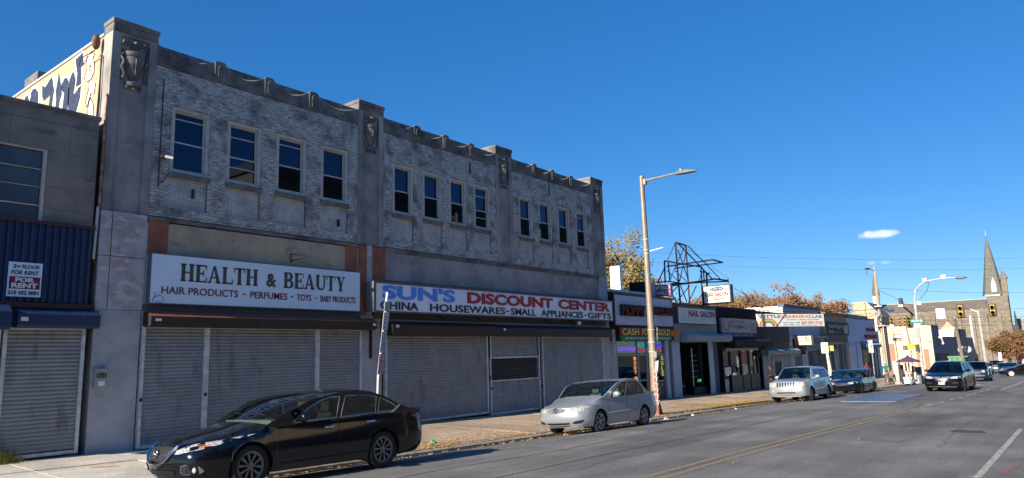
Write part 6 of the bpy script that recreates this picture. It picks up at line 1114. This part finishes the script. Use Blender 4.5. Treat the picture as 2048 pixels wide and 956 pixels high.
# ================= TREES =================
def tree(name,label,loc,h,cr,n,ls,mts,seed,group=None,flat=.8,tr=.25,cz=.62):
    r=random.Random(seed); o=thing(name,label,'tree',loc,0,group); x,y,z=loc; b=B(); tips=[]
    b.tube([(x,y,z),(x+r.uniform(-.2,.2),y,z+h*.3),(x+r.uniform(-.3,.3),y,z+h*.6),(x,y,z+h*.85)],[tr,tr*.8,tr*.5,tr*.15],7); b.build('trunk',WOODD,o,smooth=True); b=B()
    for i in range(12):
        a=i*2.4+r.uniform(-.3,.3); z0=z+h*r.uniform(.28,.62); L=cr*r.uniform(.6,1); e=r.uniform(.25,.9); p1=Vector((x,y,z0)); d=Vector((math.cos(a)*math.cos(e),math.sin(a)*math.cos(e),math.sin(e)))
        p2=p1+d*L*.6; p3=p2+(d+Vector((0,0,.3))).normalized()*L*.45; b.tube([p1,p2,p3],[tr*.35,tr*.2,tr*.07],5)
        for k in range(7):
            q=p1.lerp(p2,r.uniform(.4,1)) if k<3 else p2.lerp(p3,r.random()); e2=q+Vector((r.gauss(0,1),r.gauss(0,1),r.gauss(.4,.8))).normalized()*L*.42; b.tube([q,q.lerp(e2,.5)+Vector((0,0,.05*L)),e2],[tr*.09,tr*.05,tr*.025],4,False); tips+=[e2,q.lerp(e2,.6)]
    b.build('limbs',WOODD,o); bs=[B() for _ in mts]; C_=Vector((x,y,z+h*cz))
    for t_ in [C_+Vector((r.gauss(0,.5)*cr,r.gauss(0,.5)*cr,r.gauss(0,.36)*h*flat*.5)) for _ in range(46)]: 
        if (t_-C_).length<cr*1.1: tips.append(t_)
    for i in range(n):
        c=r.choice(tips)+Vector((r.gauss(0,1),r.gauss(0,1),r.gauss(0,.8)))*cr*.1; u=Vector((r.gauss(0,1),r.gauss(0,1),r.gauss(0,1))).normalized()*ls*r.uniform(.6,1.3); v=u.orthogonal().normalized()*ls*r.uniform(.4,.9); k=int(abs(c.x*.9+c.z*1.7+r.gauss(0,.8)))%len(mts); bs[k].add([c-u,c+v,c+u,c-v],[(0,1,2,3)])
    for bb,m_ in zip(bs,mts): bb.build('crown',m_,o,fixn=False)
    return o
WOODD=mat('dark_bark',(.1,.08,.06),(.06,.05,.04),4,.9)
def leafm(nm,a,c): 
    m_=mat(nm,a,c,2.5,.8); return m_
Y1=leafm('golden_leaf',(.33,.22,.07),(.24,.17,.06)); Y2=leafm('olive_leaf',(.2,.17,.04),(.13,.12,.03)); O1=leafm('rust_leaf',(.33,.14,.04),(.24,.1,.035)); O2=leafm('brown_leaf',(.2,.1,.045),(.15,.08,.04)); R1=leafm('red_brown_leaf',(.25,.09,.05),(.17,.065,.04)); G1=leafm('yellow_green_leaf',(.22,.2,.03),(.13,.14,.03))
tree('golden_tree','tall golden leaved tree rising behind the big building and white flue',(51.5,30,-1),14.1,4.8,19000,.14,[Y1,Y2,Y1],3)
tree('golden_tree','lower golden tree between the street lamp and the white flue',(57.5,31.5,-1),11.3,3.5,12000,.13,[Y1,Y1,Y2],4)
tree('golden_tree','shorter thin golden tree close behind the jewellers roof',(50,27,-1),8.8,2.8,6000,.13,[Y2,Y1],5)
AL=['rust brown autumn tree '+q for q in('low behind the pharmacy roof edge','standing behind the pharmacy and child care roofs','directly behind the cream sided roof of the tax office','above the right end of the rainbow sign','behind the hair shop roof','behind the join of hair shop and white building','nearest the broad stone chimney','half hidden by the broad stone chimney','leftmost in the row beside the nail sign','tall and set back behind the nail sign','tall and set back behind the tax office')]
for i,(x,y,h,cr) in enumerate([(88,33.5,11.6,4.2),(97,38,13,4.6),(95,31.5,11.6,4),(102,34,13,4.4),(106,31.5,12.2,4.2),(112,31,12,4),(117,30.5,12.4,4),(124,33.5,13,4.2),(84,36,11.0,4),(91,41,12,4.4),(104,42,13.2,4.6)]):
    tree('autumn_tree',AL[i],(x,y,-2.4),h,cr*1.12,12000,.17,[O1,O2,Y2] if i%3 else [O1,O1,O2],20+i,'autumn trees behind the low shops')
tree('red_brown_tree','red brown tree with yellow green skirt in front of the church tower',(128,7.9,-2.6),6.9,3.2,15000,.12,[R1,O2,R1,G1],50,cz=.55)
tree('red_brown_tree','smaller yellow green tree at the far right behind the queued traffic',(132,5.2,-2.6),5.4,2.6,9000,.12,[G1,R1,G1],51,cz=.5)
# ================= STREET FURNITURE =================
lp=thing('street_lamp','tall tapered steel street lamp with graffiti on its base beside the silver sedan','street lamp',(23.9,12.3,gz(23.9,12.3)))
z0=gz(23.9,12.3); b=B(); b.tube([(23.95,12.32,z0),(23.93,12.3,3),(23.9,12.3,8.33)],[.145,.12,.085],16); b.build('pole',GALV,lp,smooth=True); b=B(); b.tube([(23.9,12.25,8.16),(23.9,12.05,8.18),(23.9,10.9,8.23)],[.055,.045,.03],8); b.build('arm',GALV,lp,smooth=True)
b=B(); b.lathe([(.1,0),(.1,.05),(.0,.06)],(23.9,12.3,8.32),14); b.box(23.83,23.97,12.12,12.22,8.02,8.24); b.build('pole_cap',GALV,lp)
b=B(); V=[(10.95,.04,8.2,8.25),(10.85,.1,8.17,8.29),(10.5,.14,8.16,8.28),(10.2,.12,8.165,8.24),(10.08,.03,8.17,8.2)]; b.add([p for y,w_,a,c in V for p in((23.9-w_,y,a),(23.9+w_,y,a),(23.9+w_*.7,y,c),(23.9-w_*.7,y,c))],[(4*i+k,4*i+4+k,4*i+4+(k+1)%4,4*i+(k+1)%4) for i in range(4) for k in range(4)]+[(0,1,2,3),(19,18,17,16)]); b.build('lamp_head',mat('grey_lamp_head',(.16,.15,.15),rough=.5),lp,smooth=True)
b=B(); b.tube([(23.9,10.7,8.27),(23.9,10.7,8.37)],.035,8); b.build('photocell',WHITED,lp); b=B(); b.tube([(23.92,12.15,5.45),(23.92,11.6,5.53)],[.025,.012],5); b.build('banner_arm',WHITE,lp)
for z,rr in((5.35,.118),(5.5,.117),(2.05,.13),(2.5,.13),(1.7,.135),(5.9,.112)): b=B(); b.lathe([(rr,0),(rr+.006,.0),(rr+.006,.03),(rr,.03)],(23.93,12.3,z),16); b.build('pole_band',WHITED,lp)
b=B(); b.add([(23.7,12.1,1.35),(23.82,12.02,1.4),(23.78,12.05,1.02),(23.62,12.12,.98)],[(0,1,2,3)]); b.add([(23.8,12.2,1.7),(23.95,12.15,1.72),(23.93,12.14,1.5),(23.8,12.18,1.48)],[(0,1,2,3)]); b.build('torn_flyer',WHITE,lp,fixn=False)
b=B(); z=1.05; k=0   # graffiti strokes wrapped round the pole
def PP(a,z): r_=.137+.012*max(0,(1.5-z))/2; return (23.94+r_*math.cos(a),12.31+r_*math.sin(a),z)
for z in(.92,.72,.5,.3,.1,-.12): 
    b.tube([PP(-2.7,z+.05),PP(-2.2,z+.1),PP(-1.7,z+.02),PP(-1.2,z+.09),PP(-.9,z)],.014,4); b.tube([PP(-2.0,z+.1),PP(-1.9,z-.08)],.014,4)
b.build('graffiti_stroke',WHITE,lp); b=B(); b.lathe([(.15,z0),(.152,.5),(.145,.9)],(23.945,12.315,0),14,a0=math.pi*.9,a1=math.pi*1.35); b.build('pink_paint_patch',mat('pink_patch',(.42,.2,.16)),lp)
b=B(); b.tube([(24.1,12.2,1.6),(24.12,12.15,2.6)],.012,4); b.tube([(24.1,12.2,2.6),(23.95,12.2,2.62)],.015,4);b.tube([(24.1,12.2,1.62),(23.95,12.2,1.6)],.015,4);  b.build('small_sign_bracket',WHITED,lp)
# dark conical planter foot beside the pole
b=B(); b.lathe([(.2,gz(24.3,12.5)),(.14,gz(24.3,12.5)+.3),(.05,gz(24.3,12.5)+.62)],(24.35,12.45,0),8); props(b.build('tree_stub',WOODD),'dark splintered tree stub at the foot of the lamp pole','tree stub')
# kerb sign pole with stacked stickers
sp=thing('sign_pole','slim leaning steel pole wearing a column of parking stickers behind the black sedan','sign post',(10.65,12.25,gz(10.65,12.25)))
z0=gz(10.65,12.25)
b=B(); b.tube([(10.64,12.25,z0),(10.66,12.23,1.3),(10.9,12.2,3.22)],[.03,.03,.03],4); b.build('steel_post',GALVW,sp)
STK=[('grey_sticker_sheet',(.42,.45,.43),2.78,3.0),('white_sticker_sheet',(.62,.64,.66),2.35,2.76),('blue_white_sticker',(.45,.52,.62),1.85,2.33),('pink_white_sticker',(.6,.42,.48),1.38,1.83)]
def poleAt(z): t=(z-1.3)/1.92; return 10.66+.24*t,12.23-.03*t
for i,(nm,c,za,zc) in enumerate(STK):
    xa_,ya_=poleAt(za); xc_,yc_=poleAt(zc); b=B(); b.add([(xa_-.07,ya_-.045,za),(xa_+.085,ya_-.05,za),(xc_+.085,yc_-.05,zc),(xc_-.07,yc_-.045,zc),(xa_-.07,ya_-.035,za),(xa_+.085,ya_-.04,za),(xc_+.085,yc_-.04,zc),(xc_-.07,yc_-.035,zc)],[(0,1,2,3),(5,4,7,6),(0,4,5,1),(3,2,6,7),(0,3,7,4),(1,5,6,2)]); b.build('sticker',mat(nm,c,tuple(v*.6 for v in c),25,.6,lo=.5,hi=.6),sp)
    q=B(); k=0; z=za+.05
    while z<zc-.06:
        xx,yy=poleAt(z); w_=rnd.uniform(.03,.11); q.box(xx-.05,xx-.05+w_,yy-.056,yy-.051,z,z+rnd.uniform(.012,.035)); z+=.06
    q.build('print_line',mat('dark_print_%d'%(i%2),((.2,.22,.28),(.35,.2,.25))[i%2]),sp)
# parking / bus sign posts
b1=thing('parking_sign_post','white parking sign on a thick papered pale pole behind the silver SUV','sign post',(48.3,12.6,gz(48,12.6)))
b=B(); b.tube([(47.75,12.3,gz(48,12.3)),(47.7,12.3,.2),(47.7,12.4,1.7)],[.13,.11,.07],8); b.build('papered_pole',mat('papered_pole',(.7,.67,.55),(.5,.48,.42),6,.8),b1); boxes('sign_plate',mat('white_sign_plate',(.75,.74,.68)),[(47.55,47.6,12.24,12.66,1.32,1.98)],b1); b=B(); 
for i in range(5): b.box(47.53,47.549,12.32,12.58,1.4+i*.1,1.45+i*.1)
b.build('print_line',mat('green_print',(.1,.25,.12)),b1); boxes('yellow_plate',mat('yellow_plate',(.6,.45,.08)),[(47.75,47.8,11.98,12.2,1.45,1.78)],b1)
b2=thing('parking_sign_post','slim steel post with two grey sign plates before the white corner building','sign post',(67.2,13.75,gz(67,13.7)))
b=B(); b.tube([(67.0,13.75,gz(67,13.7)),(67.0,13.75,2.2)],.035,6); b.build('steel_post',GALVW,b2); boxes('sign_plate',mat('grey_sign_plate',(.5,.52,.48),(.35,.37,.36),4,.6),[(66.93,66.96,13.6,13.98,1.1,1.62),(66.93,66.96,13.6,13.98,1.64,2.18)],b2)
# utility pole
up=thing('utility_pole','weathered wooden utility pole with dark conduit at the white building corner','utility pole',(67,12.85,gz(67,12.85)))
b=B(); b.tube([(67,12.82,-1.5),(67,12.85,4),(67,12.85,8.45)],[.15,.13,.10],10); b.build('wooden_pole',WOODP,up,smooth=True); b=B(); b.tube([(66.95,12.5,-1.3),(66.95,12.52,3.4)],.13,8); b.build('dark_conduit',mat('dark_conduit',(.02,.025,.05),rough=.5),up)
b=B(); b.tube([(66.8,12.85,8.1),(66.8,13.35,8.3)],.03,5); b.tube([(66.8,13.3,8.25),(66.8,13.5,7.95),(66.8,13.3,7.7)],.025,5); b.ell((66.8,13.35,8.28),(.14,.25,.07)); b.build('pole_top_lamp',BLACK,up)
b=B(); b.lathe([(.28,-.02),(.34,0),(.28,.02),(.26,0)],(66.7,12.6,3.95),16,(1,0,0)); b.tube([(66.7,13.1,4.4),(66.6,12.95,3.6),(66.7,12.9,2.9)],.03,5); b.tube([(66.7,12.7,3.3),(66.6,12.2,3.4),(66.7,11.9,2.7),(66.7,12.2,2.5),(66.7,12.5,2.9)],.02,5); b.tube([(66.7,12.0,3.6),(66.7,11.6,3.3),(66.7,11.5,2.8),(66.7,11.8,2.6),(66.7,11.95,3.2)],.02,5); b.build('cable_loops',WIRE,up)
b=B(); b.box(66.5,66.9,12.5,13.1,4.95,5.02); b.box(66.5,66.9,12.4,13.2,3.3,3.36); b.tube([(66.6,13.3,3.35),(66.6,11.9,3.3)],.03,5); b.box(66.5,66.8,11.75,12.1,3.15,3.4); b.box(66.5,66.9,13.0,13.2,2.9,4.2); b.build('pole_hardware',GALVW,up)
b=B(); b.ell((66.7,11.9,4.6),(.1,.35,.13)); b.ell((66.7,12.25,4.75),(.1,.15,.12)); b.tube([(66.7,12.8,4.7),(66.7,11.7,4.55)],.03,5); b.box(66.6,66.8,11.4,11.9,2.2,2.3); b.build('bracket_lights',mat('navy_fitting',(.03,.05,.12)),up)
# wires
wz=thing('overhead_wires','black overhead cables running across the street from the wooden pole','wires',(67,12.85,4))
def wire(a,c,sag,r_=.022,n=10):
    a,c=Vector(a),Vector(c); q=B(); q.tube([a.lerp(c,i/n)-Vector((0,0,sag*4*(i/n)*(1-i/n))) for i in range(n+1)],r_,4,False); q.build('wire',WIRE,wz)
for a,c,s_ in(((67,12.9,6.6),(90,1.5,6.6),.25),((67,12.85,5.0),(90,1.5,4.95),.15),((67,12.85,4.3),(90,1.5,4.2),.2),((67,12.85,3.95),(90,1.5,3.7),.15),((67,12.85,3.6),(90,1.5,3.2),.1),((67,12.8,3.4),(90,1.5,3.9),.35)): wire(a,c,s_,.010)
wire((60,42,13),(95,-3,10.3),.9,.008,14); wire((60,42,12.0),(95,-3,9.2),.9,.008,14)
wire((67,12.85,6.5),(104,11,4.0),.2,.015); wire((38.3,17.8,4.5),(67,12.9,4.8),.4,.02,14); wire((48,17.5,4.8),(67,12.9,4.5),.5,.018,14); wire((67,12.9,4.4),(73.5,17.2,4.6),.25,.018); wire((67,12.9,4.1),(73.5,17.2,4.7),.35,.018); wire((44.5,16.8,5.6),(104,30,8),1.0,.02,14)
# second lamp with curved arm
l2=thing('street_lamp','curved arm steel street lamp on the corner behind the umbrella stall','street lamp',(64.2,9.75,gz(64.2,10)))
b=B(); b.tube([(64.2,9.7,-1.35),(64.2,9.68,3),(64.2,9.67,5.1)],[.15,.12,.1],10); b.build('pole',GALVW,l2,smooth=True); b=B(); b.tube([(64.2,9.67,5.1),(64.2,9.52,6.0),(64.2,9.1,6.42),(64.2,8.5,6.64),(64.2,7.5,6.76),(64.2,6.66,6.72)],[.08,.07,.06,.055,.045,.04],8); b.build('arm',GALVW,l2,smooth=True)
b=B(); b.ell((64.2,6.35,6.68),(.16,.42,.11),12,8); b.build('lamp_head',mat('grey_lamp_head',(.16,.15,.15)),l2,smooth=True); boxes('white_fixture',WHITE,[(64.0,64.4,8.6,8.9,6.6,6.85),(64.0,64.4,7.3,7.65,6.72,7.0),(64,64.3,9.2,9.5,4.8,5.05)],l2); b=B(); b.tube([(64.2,8.5,6.6),(64.2,8.7,5.9),(64.2,9.3,5.2)],.015,4); b.build('cable',WIRE,l2)
b=B(); b.box(64.05,64.3,9.45,9.9,2.95,3.35); b.tube([(64.1,9.7,3.1),(64.1,9.72,.8)],.05,6); b.build('box_fitting',GALVW,l2); b=B(); b.tube([(64.1,9.8,4.0),(64.1,10.5,4.7)],.06,4); b.tube([(64.1,9.9,3.9),(64.1,10.3,4.6)],.04,4); b.build('brace',BLACK,l2)
# pedestrian signal pole and yellow cabinet
pp=thing('signal_pole','thin signal pole with a dark red pedestrian lamp in front of the yellow building','signal pole',(66,10.7,gz(66,10.7))); b=B(); b.tube([(66,10.68,-1.35),(66,10.62,1.6),(66,10.8,3.3)],[.1,.08,.06],8); b.build('pole',GALV,pp,smooth=True); boxes('pedestrian_signal',BLACK,[(65.7,65.9,10.75,11.15,1.28,1.62)],pp); boxes('red_hand',emit('dim_red',(.5,.1,.05),.6),[(65.68,65.7,10.95,11.1,1.36,1.52)],pp); boxes('control_box',GALVW,[(65.7,65.95,10.3,10.7,1.2,1.75)],pp); boxes('pink_sticker',mat('pink_print',(.6,.3,.33)),[(65.85,65.9,10.4,10.75,.85,1.05)],pp)
ys=thing('yellow_signal_box','yellow boxed sign fitting hung on the corner lamp pole','signal box',(63.9,9.9,1.5)); boxes('yellow_body',mat('signal_yellow',(.8,.5,.04)),[(63.8,64.0,9.95,10.5,1.35,1.75)],ys); boxes('dark_side',BLACK,[(63.85,64.05,9.7,9.94,1.15,1.7)],ys)
tp2=thing('small_lamp_post','thin dark post with small lamp before the red and white wall sign','post',(66,11.65,gz(66,11.6))); b=B(); b.tube([(66,11.6,-1.3),(66,11.7,2.05)],.035,6); b.ell((66,11.72,2.15),(.1,.15,.13)); b.build('post_and_lamp',BLACK,tp2)
gs=thing('street_name_sign','green street name sign reading Greene St above the stall','street sign',(64,9.8,3.5)); boxes('green_plate',mat('street_green',(.02,.32,.2)),[(63.95,63.98,9.2,10.1,3.42,3.65)],gs); textx('Greene St',10.0,9.3,3.48,3.6,63.948,WHITE,gs,.02,.003)
# hanging signals
SY_=mat('signal_amber_body',(.5,.3,.05)); 
def signal(name,label,x,y,z,h=1.05,w_=.36,plate=False,n=3):
    s=thing(name,label,'traffic light',(x,y,z)); 
    boxes('signal_body',SY_,[(x,x+.25,y-w_/2,y+w_/2,z,z+h)],s,bev=.03)
    for k in range(n):
        b=B(); b.lathe([(w_*.42,-.02),(w_*.42,.22),(w_*.36,.22),(w_*.36,0),(0,0)],(x,y,z+h*(k+.5)/n),12,(-1,0,0),a0=0,a1=2*math.pi); b.build('visor',SY_ if not plate else BLACK,s)
    if plate: boxes('back_plate',BLACK,[(x+.26,x+.3,y-w_/2-.14,y+w_/2+.14,z-.12,z+h+.12)],s)
    b=B(); b.tube([(x+.1,y,z+h),(x+.1,y,z+h+.5)],.03,4); b.build('hanger',GALV,s)
signal('traffic_light','yellow traffic light at the left end of the cluster by the wooden pole',84,15.0,3.55)
signal('traffic_light','yellow side-on traffic light second in the cluster',84.2,14.3,3.6,w_=.2); signal('traffic_light','yellow traffic light third in the cluster beside the thin pole',84.4,13.85,3.6,w_=.22); signal('traffic_light','dark backed yellow traffic light at the right end of the cluster',84.5,13.45,3.55,w_=.3,plate=True)
signal('traffic_light','black framed traffic light hung over the leaning wooden pole',85,8.82,4.35,1.15,.42,True,2); signal('traffic_light','black framed traffic light hung in front of the church tower',85,6.1,4.35,1.05,.42,True,2)
hs_=thing('hanging_sign','blank white square sign hung on wires before the church roof','sign',(85,10.6,4.3)); boxes('sign_plate',WHITE,[(85,85.04,10.2,10.98,4.28,5.3)],hs_); textx('LEFT LANE',10.9,10.28,4.72,4.84,84.998,BLACK,hs_,.01,.003)
# leaning wood pole, grey pole, stop sign
w2=thing('utility_pole','pale leaning wooden pole rising behind the green skip','utility pole',(94.5,10.35,-1.9)); b=B(); b.tube([(100,10.6,-2),(98,10.7,1.5),(94.4,10.45,4.6)],[.2,.18,.14],8); b.build('wooden_pole',WOODP,w2,smooth=True)
w3=thing('signal_pole','grey steel mast with crossarm left of the red brown tree','signal pole',(110,9.4,-2.3)); b=B(); b.tube([(110,9.35,-2.3),(110,9.47,5.8)],[.2,.14],8); b.tube([(110,9.47,5.6),(110,10.3,6.1)],.07,5); b.tube([(110,9.47,5.7),(110,8.9,6.1)],.05,5); b.build('mast',GALVW,w3,smooth=True)
ss=thing('stop_sign','grey backed octagonal stop sign seen from behind','stop sign',(100,10.5,-2)); b=B(); b.prism([(.42*math.cos(math.pi/8+k*math.pi/4),.42*math.sin(math.pi/8+k*math.pi/4)) for k in range(8)],(100,10.75,.95),(0,1,0),(0,0,1),(.03,0,0)); b.build('octagon_plate',mat('grey_sign_plate',(.5,.52,.48)),ss); b=B(); b.prism([(.4*math.cos(math.pi/8+k*math.pi/4),.4*math.sin(math.pi/8+k*math.pi/4)) for k in range(8)],(101,10.25,.95),(0,1,0),(0,0,1),(.03,0,0)); b.build('second_octagon_plate',mat('grey_sign_plate',(.5,.52,.48)),ss); b=B(); b.tube([(100.1,10.5,-2),(100.1,10.5,1.3)],.04,6); b.build('post',GALVW,ss)
fp_=thing('white_banner_post','white banner post among the queued cars before the red brown tree','post',(115,8.3,-2)); boxes('banner',WHITE,[(115,115.05,7.95,8.3,-.7,.35)],fp_); b=B(); b.tube([(115,8.1,-2.3),(115,8.1,-.7)],.05,5); b.build('post',GALVW,fp_)
# ================= UMBRELLA STALL =================
um=thing('market_umbrella','faded purple umbrella shading a pavement stall on the corner','umbrella',(60.5,10.0,gz(60.5,10.3))); PUR=mat('faded_purple_canvas',(.10,.05,.12),(.08,.04,.1),4,.85)
uc=Vector((60.5,10.02,.86)); k8=[(uc.x+.95*math.cos(a),uc.y+.78*math.sin(a),.50) for a in [i*math.pi/4+.2 for i in range(8)]]; b=B(); b.add([uc]+k8,[(0,i+1,(i+1)%8+1) for i in range(8)]); 
for i in range(8): a,c=k8[i],k8[(i+1)%8]; b.add([a,c,(c[0],c[1],c[2]-.09),(a[0],a[1],a[2]-.09)],[(0,1,2,3)])
b.add([uc+Vector((0,0,.07))]+[uc+Vector((.2*math.cos(a),.2*math.sin(a),-.02)) for a in [i*math.pi/4 for i in range(8)]],[(0,i+1,(i+1)%8+1) for i in range(8)]); b.build('canopy',PUR,um,fixn=False); b=B(); b.tube([(60.5,10.02,-1.25),(60.5,10.02,.85)],.025,6); b.build('pole',GALVW,um)
cl=thing('drinks_cooler','pale blue and white picnic cooler at the kerb under the umbrella','cooler',(60.8,10.15,gz(60.8,10.2))); boxes('cooler_body',mat('cooler_blue',(.28,.5,.62)),[(60.7,61.1,9.95,10.5,-1.2,-.82)],cl,bev=.02); boxes('cooler_lid',WHITE,[(60.68,61.12,9.93,10.52,-.815,-.72)],cl); boxes('cooler_front_panel',WHITE,[(60.68,60.699,10.12,10.3,-1.12,-.86)],cl)
wr=thing('wrapped_rack','tall clear plastic wrapped rack of goods left of the umbrella','rack',(61.8,11.1,gz(62,11))); boxes('wrapped_stack',mat('cloudy_plastic',(.6,.58,.5),(.4,.38,.33),5,.3),[(61.6,62.2,10.85,11.3,-1.05,.5)],wr,bev=.04); boxes('cardboard_base',mat('tan_card',(.6,.42,.3)),[(61.6,62.2,10.8,11.35,-1.27,-1.06)],wr)
rk=thing('clothes_rack','dark clothes and white bags hanging under the umbrella','rack',(61.5,10.5,-1.26)); boxes('dark_garment',DARK,[(61.3,61.5,10.55,10.85,-1.05,.2),(61.4,61.6,9.85,10.0,-.9,.1)],rk,bev=.03); boxes('white_bag',WHITE,[(61.25,61.4,10.3,10.42,-1.0,.3),(61.25,61.4,10.1,10.2,-1.0,.3),(61.3,61.4,9.75,9.85,-.9,.1)],rk,bev=.02); b=B(); b.tube([(61.4,9.7,.32),(61.4,10.9,.32)],.02,5); b.tube([(61.4,9.7,-1.26),(61.4,9.7,.32)],.02,5); b.tube([(61.4,10.9,-1.26),(61.4,10.9,.32)],.02,5); b.build('rail',GALV,rk)
ct=thing('grey_cart','grey cabinet cart with a white lower panel right of the cooler','cart',(62,9.8,gz(62,10))); boxes('cart_body',mat('grey_cart',(.1,.12,.15)),[(61.9,62.5,9.5,10.0,-1.27,.0)],ct,bev=.02); boxes('white_panel',WHITE,[(61.87,61.9,9.65,9.98,-1.2,-.5)],ct)
bn=thing('newspaper_box','small white newspaper box leaning by the lamp pole foot','newspaper box',(64.6,9.35,gz(64,10))); boxes('box_body',WHITED,[(64.4,64.8,9.1,9.4,-1.35,-.4)],bn,bev=.03)
chh=thing('brown_chair','brown padded chair back behind the man in green','chair',(62.5,11.6,gz(62.5,11.6))); boxes('backrest',mat('brown_chair_pad',(.2,.13,.1)),[(62.3,62.4,11.35,11.8,-.75,-.25)],chh,bev=.04); boxes('seat',mat('brown_chair_pad',(.2,.13,.1)),[(62.3,62.75,11.35,11.8,-.82,-.76)],chh); boxes('leg',BLACK,[(62.32,62.36,11.37,11.41,-1.3,-.83)],chh); boxes('leg',BLACK,[(62.32,62.36,11.74,11.78,-1.3,-.83)],chh); boxes('leg',BLACK,[(62.7,62.74,11.37,11.41,-1.3,-.83)],chh); boxes('leg',BLACK,[(62.7,62.74,11.74,11.78,-1.3,-.83)],chh)
# ================= PEOPLE =================
def skin(name,V,E,Rr,mt,par,sub=1):
    me=bpy.data.meshes.new(name); me.from_pydata(V,E,[]); me.materials.append(mt); o=bpy.data.objects.new(name,me); COL.objects.link(o); o.parent=par
    md=o.modifiers.new('skin','SKIN'); md.use_smooth_shade=True; me.skin_vertices.new() if not me.skin_vertices else None
    for i,r_ in enumerate(Rr): me.skin_vertices[0].data[i].radius=(r_,r_) if not isinstance(r_,tuple) else r_
    me.skin_vertices[0].data[0].use_root=True
    s=o.modifiers.new('sub','SUBSURF'); s.levels=sub; s.render_levels=sub; return o
def person(label,loc,rz,H,skinc,top,legs,hair,arm='down',hat=None):
    t=thing('person',label,'person',loc,rz); k=H/1.72; t.scale=(k,k,k)   # faces -x
    V=[(0,0,.95),(0,0,1.15),(-.01,0,1.38),(-.01,0,1.5),(-.03,0,1.62)]; E=[(0,1),(1,2),(2,3),(3,4)]; Rr=[(.10,.07),(.10,.07),(.10,.06),(.05,.05),(.07,.08)]; 
    def ad(p,r_,j): V.append(p); Rr.append(r_); E.append((j,len(V)-1)); return len(V)-1
    hands=[]
    for s in(-1,1):
        a=ad((0,s*.18,1.39),.035,2)
        if arm=='front': e=ad((-.05,s*.24,1.15),.03,a); h=ad((-.26,s*.10,1.08),.032,e); d=Vector((-1,-s*.3,0)).normalized()
        else: e=ad((.03,s*.24,1.12),.03,a); h=ad((-.06,s*.24,.88),.032,e); d=Vector((-.15,0,-1)).normalized()
        pm=ad(tuple(Vector(V[h])+d*.07),(.038,.02),h); hands.append(pm)
        for f in range(4): q=Vector(V[pm])+Vector((0,(f-1.5)*.018 if arm!='front' else 0,(f-1.5)*.018 if arm=='front' else 0)); ad(tuple(q+d*(.065+.01*(f in(1,2)))+Vector((-.012,0,0))),.008,pm)
        ad(tuple(Vector(V[h])+d*.06+Vector((-.035,-s*.01,.01))),.009,h)
        kx=ad((-.02,s*.10,.52),.04,0); f=ad((.02,s*.11,.12),.03,kx); ad((-.06,s*.115,.06),.025,f)
    skin('body',V,E,Rr,skinc,t)
    TV=[(0,0,.9),(0,0,1.1),(0,0,1.3),(-.01,0,1.42)]; TE=[(0,1),(1,2),(2,3)]; TR=[(.17,.13),(.165,.12),(.175,.125),(.12,.09)]
    for i,s in enumerate((-1,1)):
        TV+=[(0,s*.2,1.39)]; TR.append(.075); TE.append((3,len(TV)-1)); TV+=[(-.05,s*.25,1.14) if arm=='front' else (.03,s*.245,1.12)]; TR.append(.062); TE.append((len(TV)-2,len(TV)-1)); TV+=[(-.22,s*.12,1.09) if arm=='front' else (-.05,s*.245,.92)]; TR.append(.052); TE.append((len(TV)-2,len(TV)-1))
    skin('jacket',TV,TE,TR,top,t)
    LV=[(0,0,.93)]; LE=[]; LR=[(.15,.12)]
    for s in(-1,1):
        LV+=[(0,s*.09,.8),(-.02,s*.10,.5),(.02,s*.11,.13)]; n=len(LV); LE+=[(0,n-3),(n-3,n-2),(n-2,n-1)]; LR+=[.1,.08,.065]
    skin('trousers',LV,LE,LR,legs,t)
    for s in(-1,1): b=B(); b.ell((-.05,s*.12,.045),(.13,.05,.045),10,6); b.build('shoe',BLACK,t,smooth=True,local=True)
    b=B(); b.ell((-.03,0,1.635),(.092,.075,.115),14,10); b.ell((-.115,0,1.62),(.018,.013,.02),8,5); b.ell((-.03,-.078,1.63),(.02,.01,.03),8,5); b.ell((-.03,.078,1.63),(.02,.01,.03),8,5); b.build('head',skinc,t,smooth=True,local=True)
    b=B(); 
    for s in(-1,1): b.ell((-.112,s*.03,1.65),(.008,.012,.008),8,5)
    b.build('eye',BLACK,t,local=True); b=B(); b.ell((-.112,0,1.575),(.008,.025,.006),8,5); b.build('mouth',mat('lip',(.2,.06,.05)),t,local=True)
    b=B(); b.ell((-.005,0,1.68),(.10,.088,.09),14,8); b.build('hair',hair,t,smooth=True,local=True)
    if hat: b=B(); b.lathe([(.16,1.70),(.10,1.715),(.095,1.78),(0,1.81)],(-.02,0,0),14); b.build('hat',hat,t,smooth=True,local=True)
    return t
SK=mat('dark_skin',(.12,.06,.035)); SK2=mat('tan_skin',(.4,.22,.14)); JN=mat('dark_jeans',(.03,.03,.04)); HB=mat('black_hair',(.01,.01,.01),rough=.9)
person('person in a teal green jacket and grey trousers standing at the brick wall corner',(60.1,11.5,gz(60.1,11.5)),R(10),1.66,SK2,mat('teal_jacket',(.01,.13,.12)),mat('brown_grey_trousers',(.09,.075,.07)),mat('pale_cap',(.55,.5,.45)))
person('person in a maroon top standing in the doorway of the white building',(62.7,13.4,gz(62.7,13.4)),R(60),1.66,SK,mat('plum_top',(.13,.03,.08)),JN,HB,'front')
person('person in dark clothes and cap standing by the child care shutters',(41.4,13.9,gz(41.4,13.9)),R(-20),1.68,SK,mat('black_coat',(.012,.012,.018)),JN,HB,'front',mat('black_cap',(.01,.01,.012)))
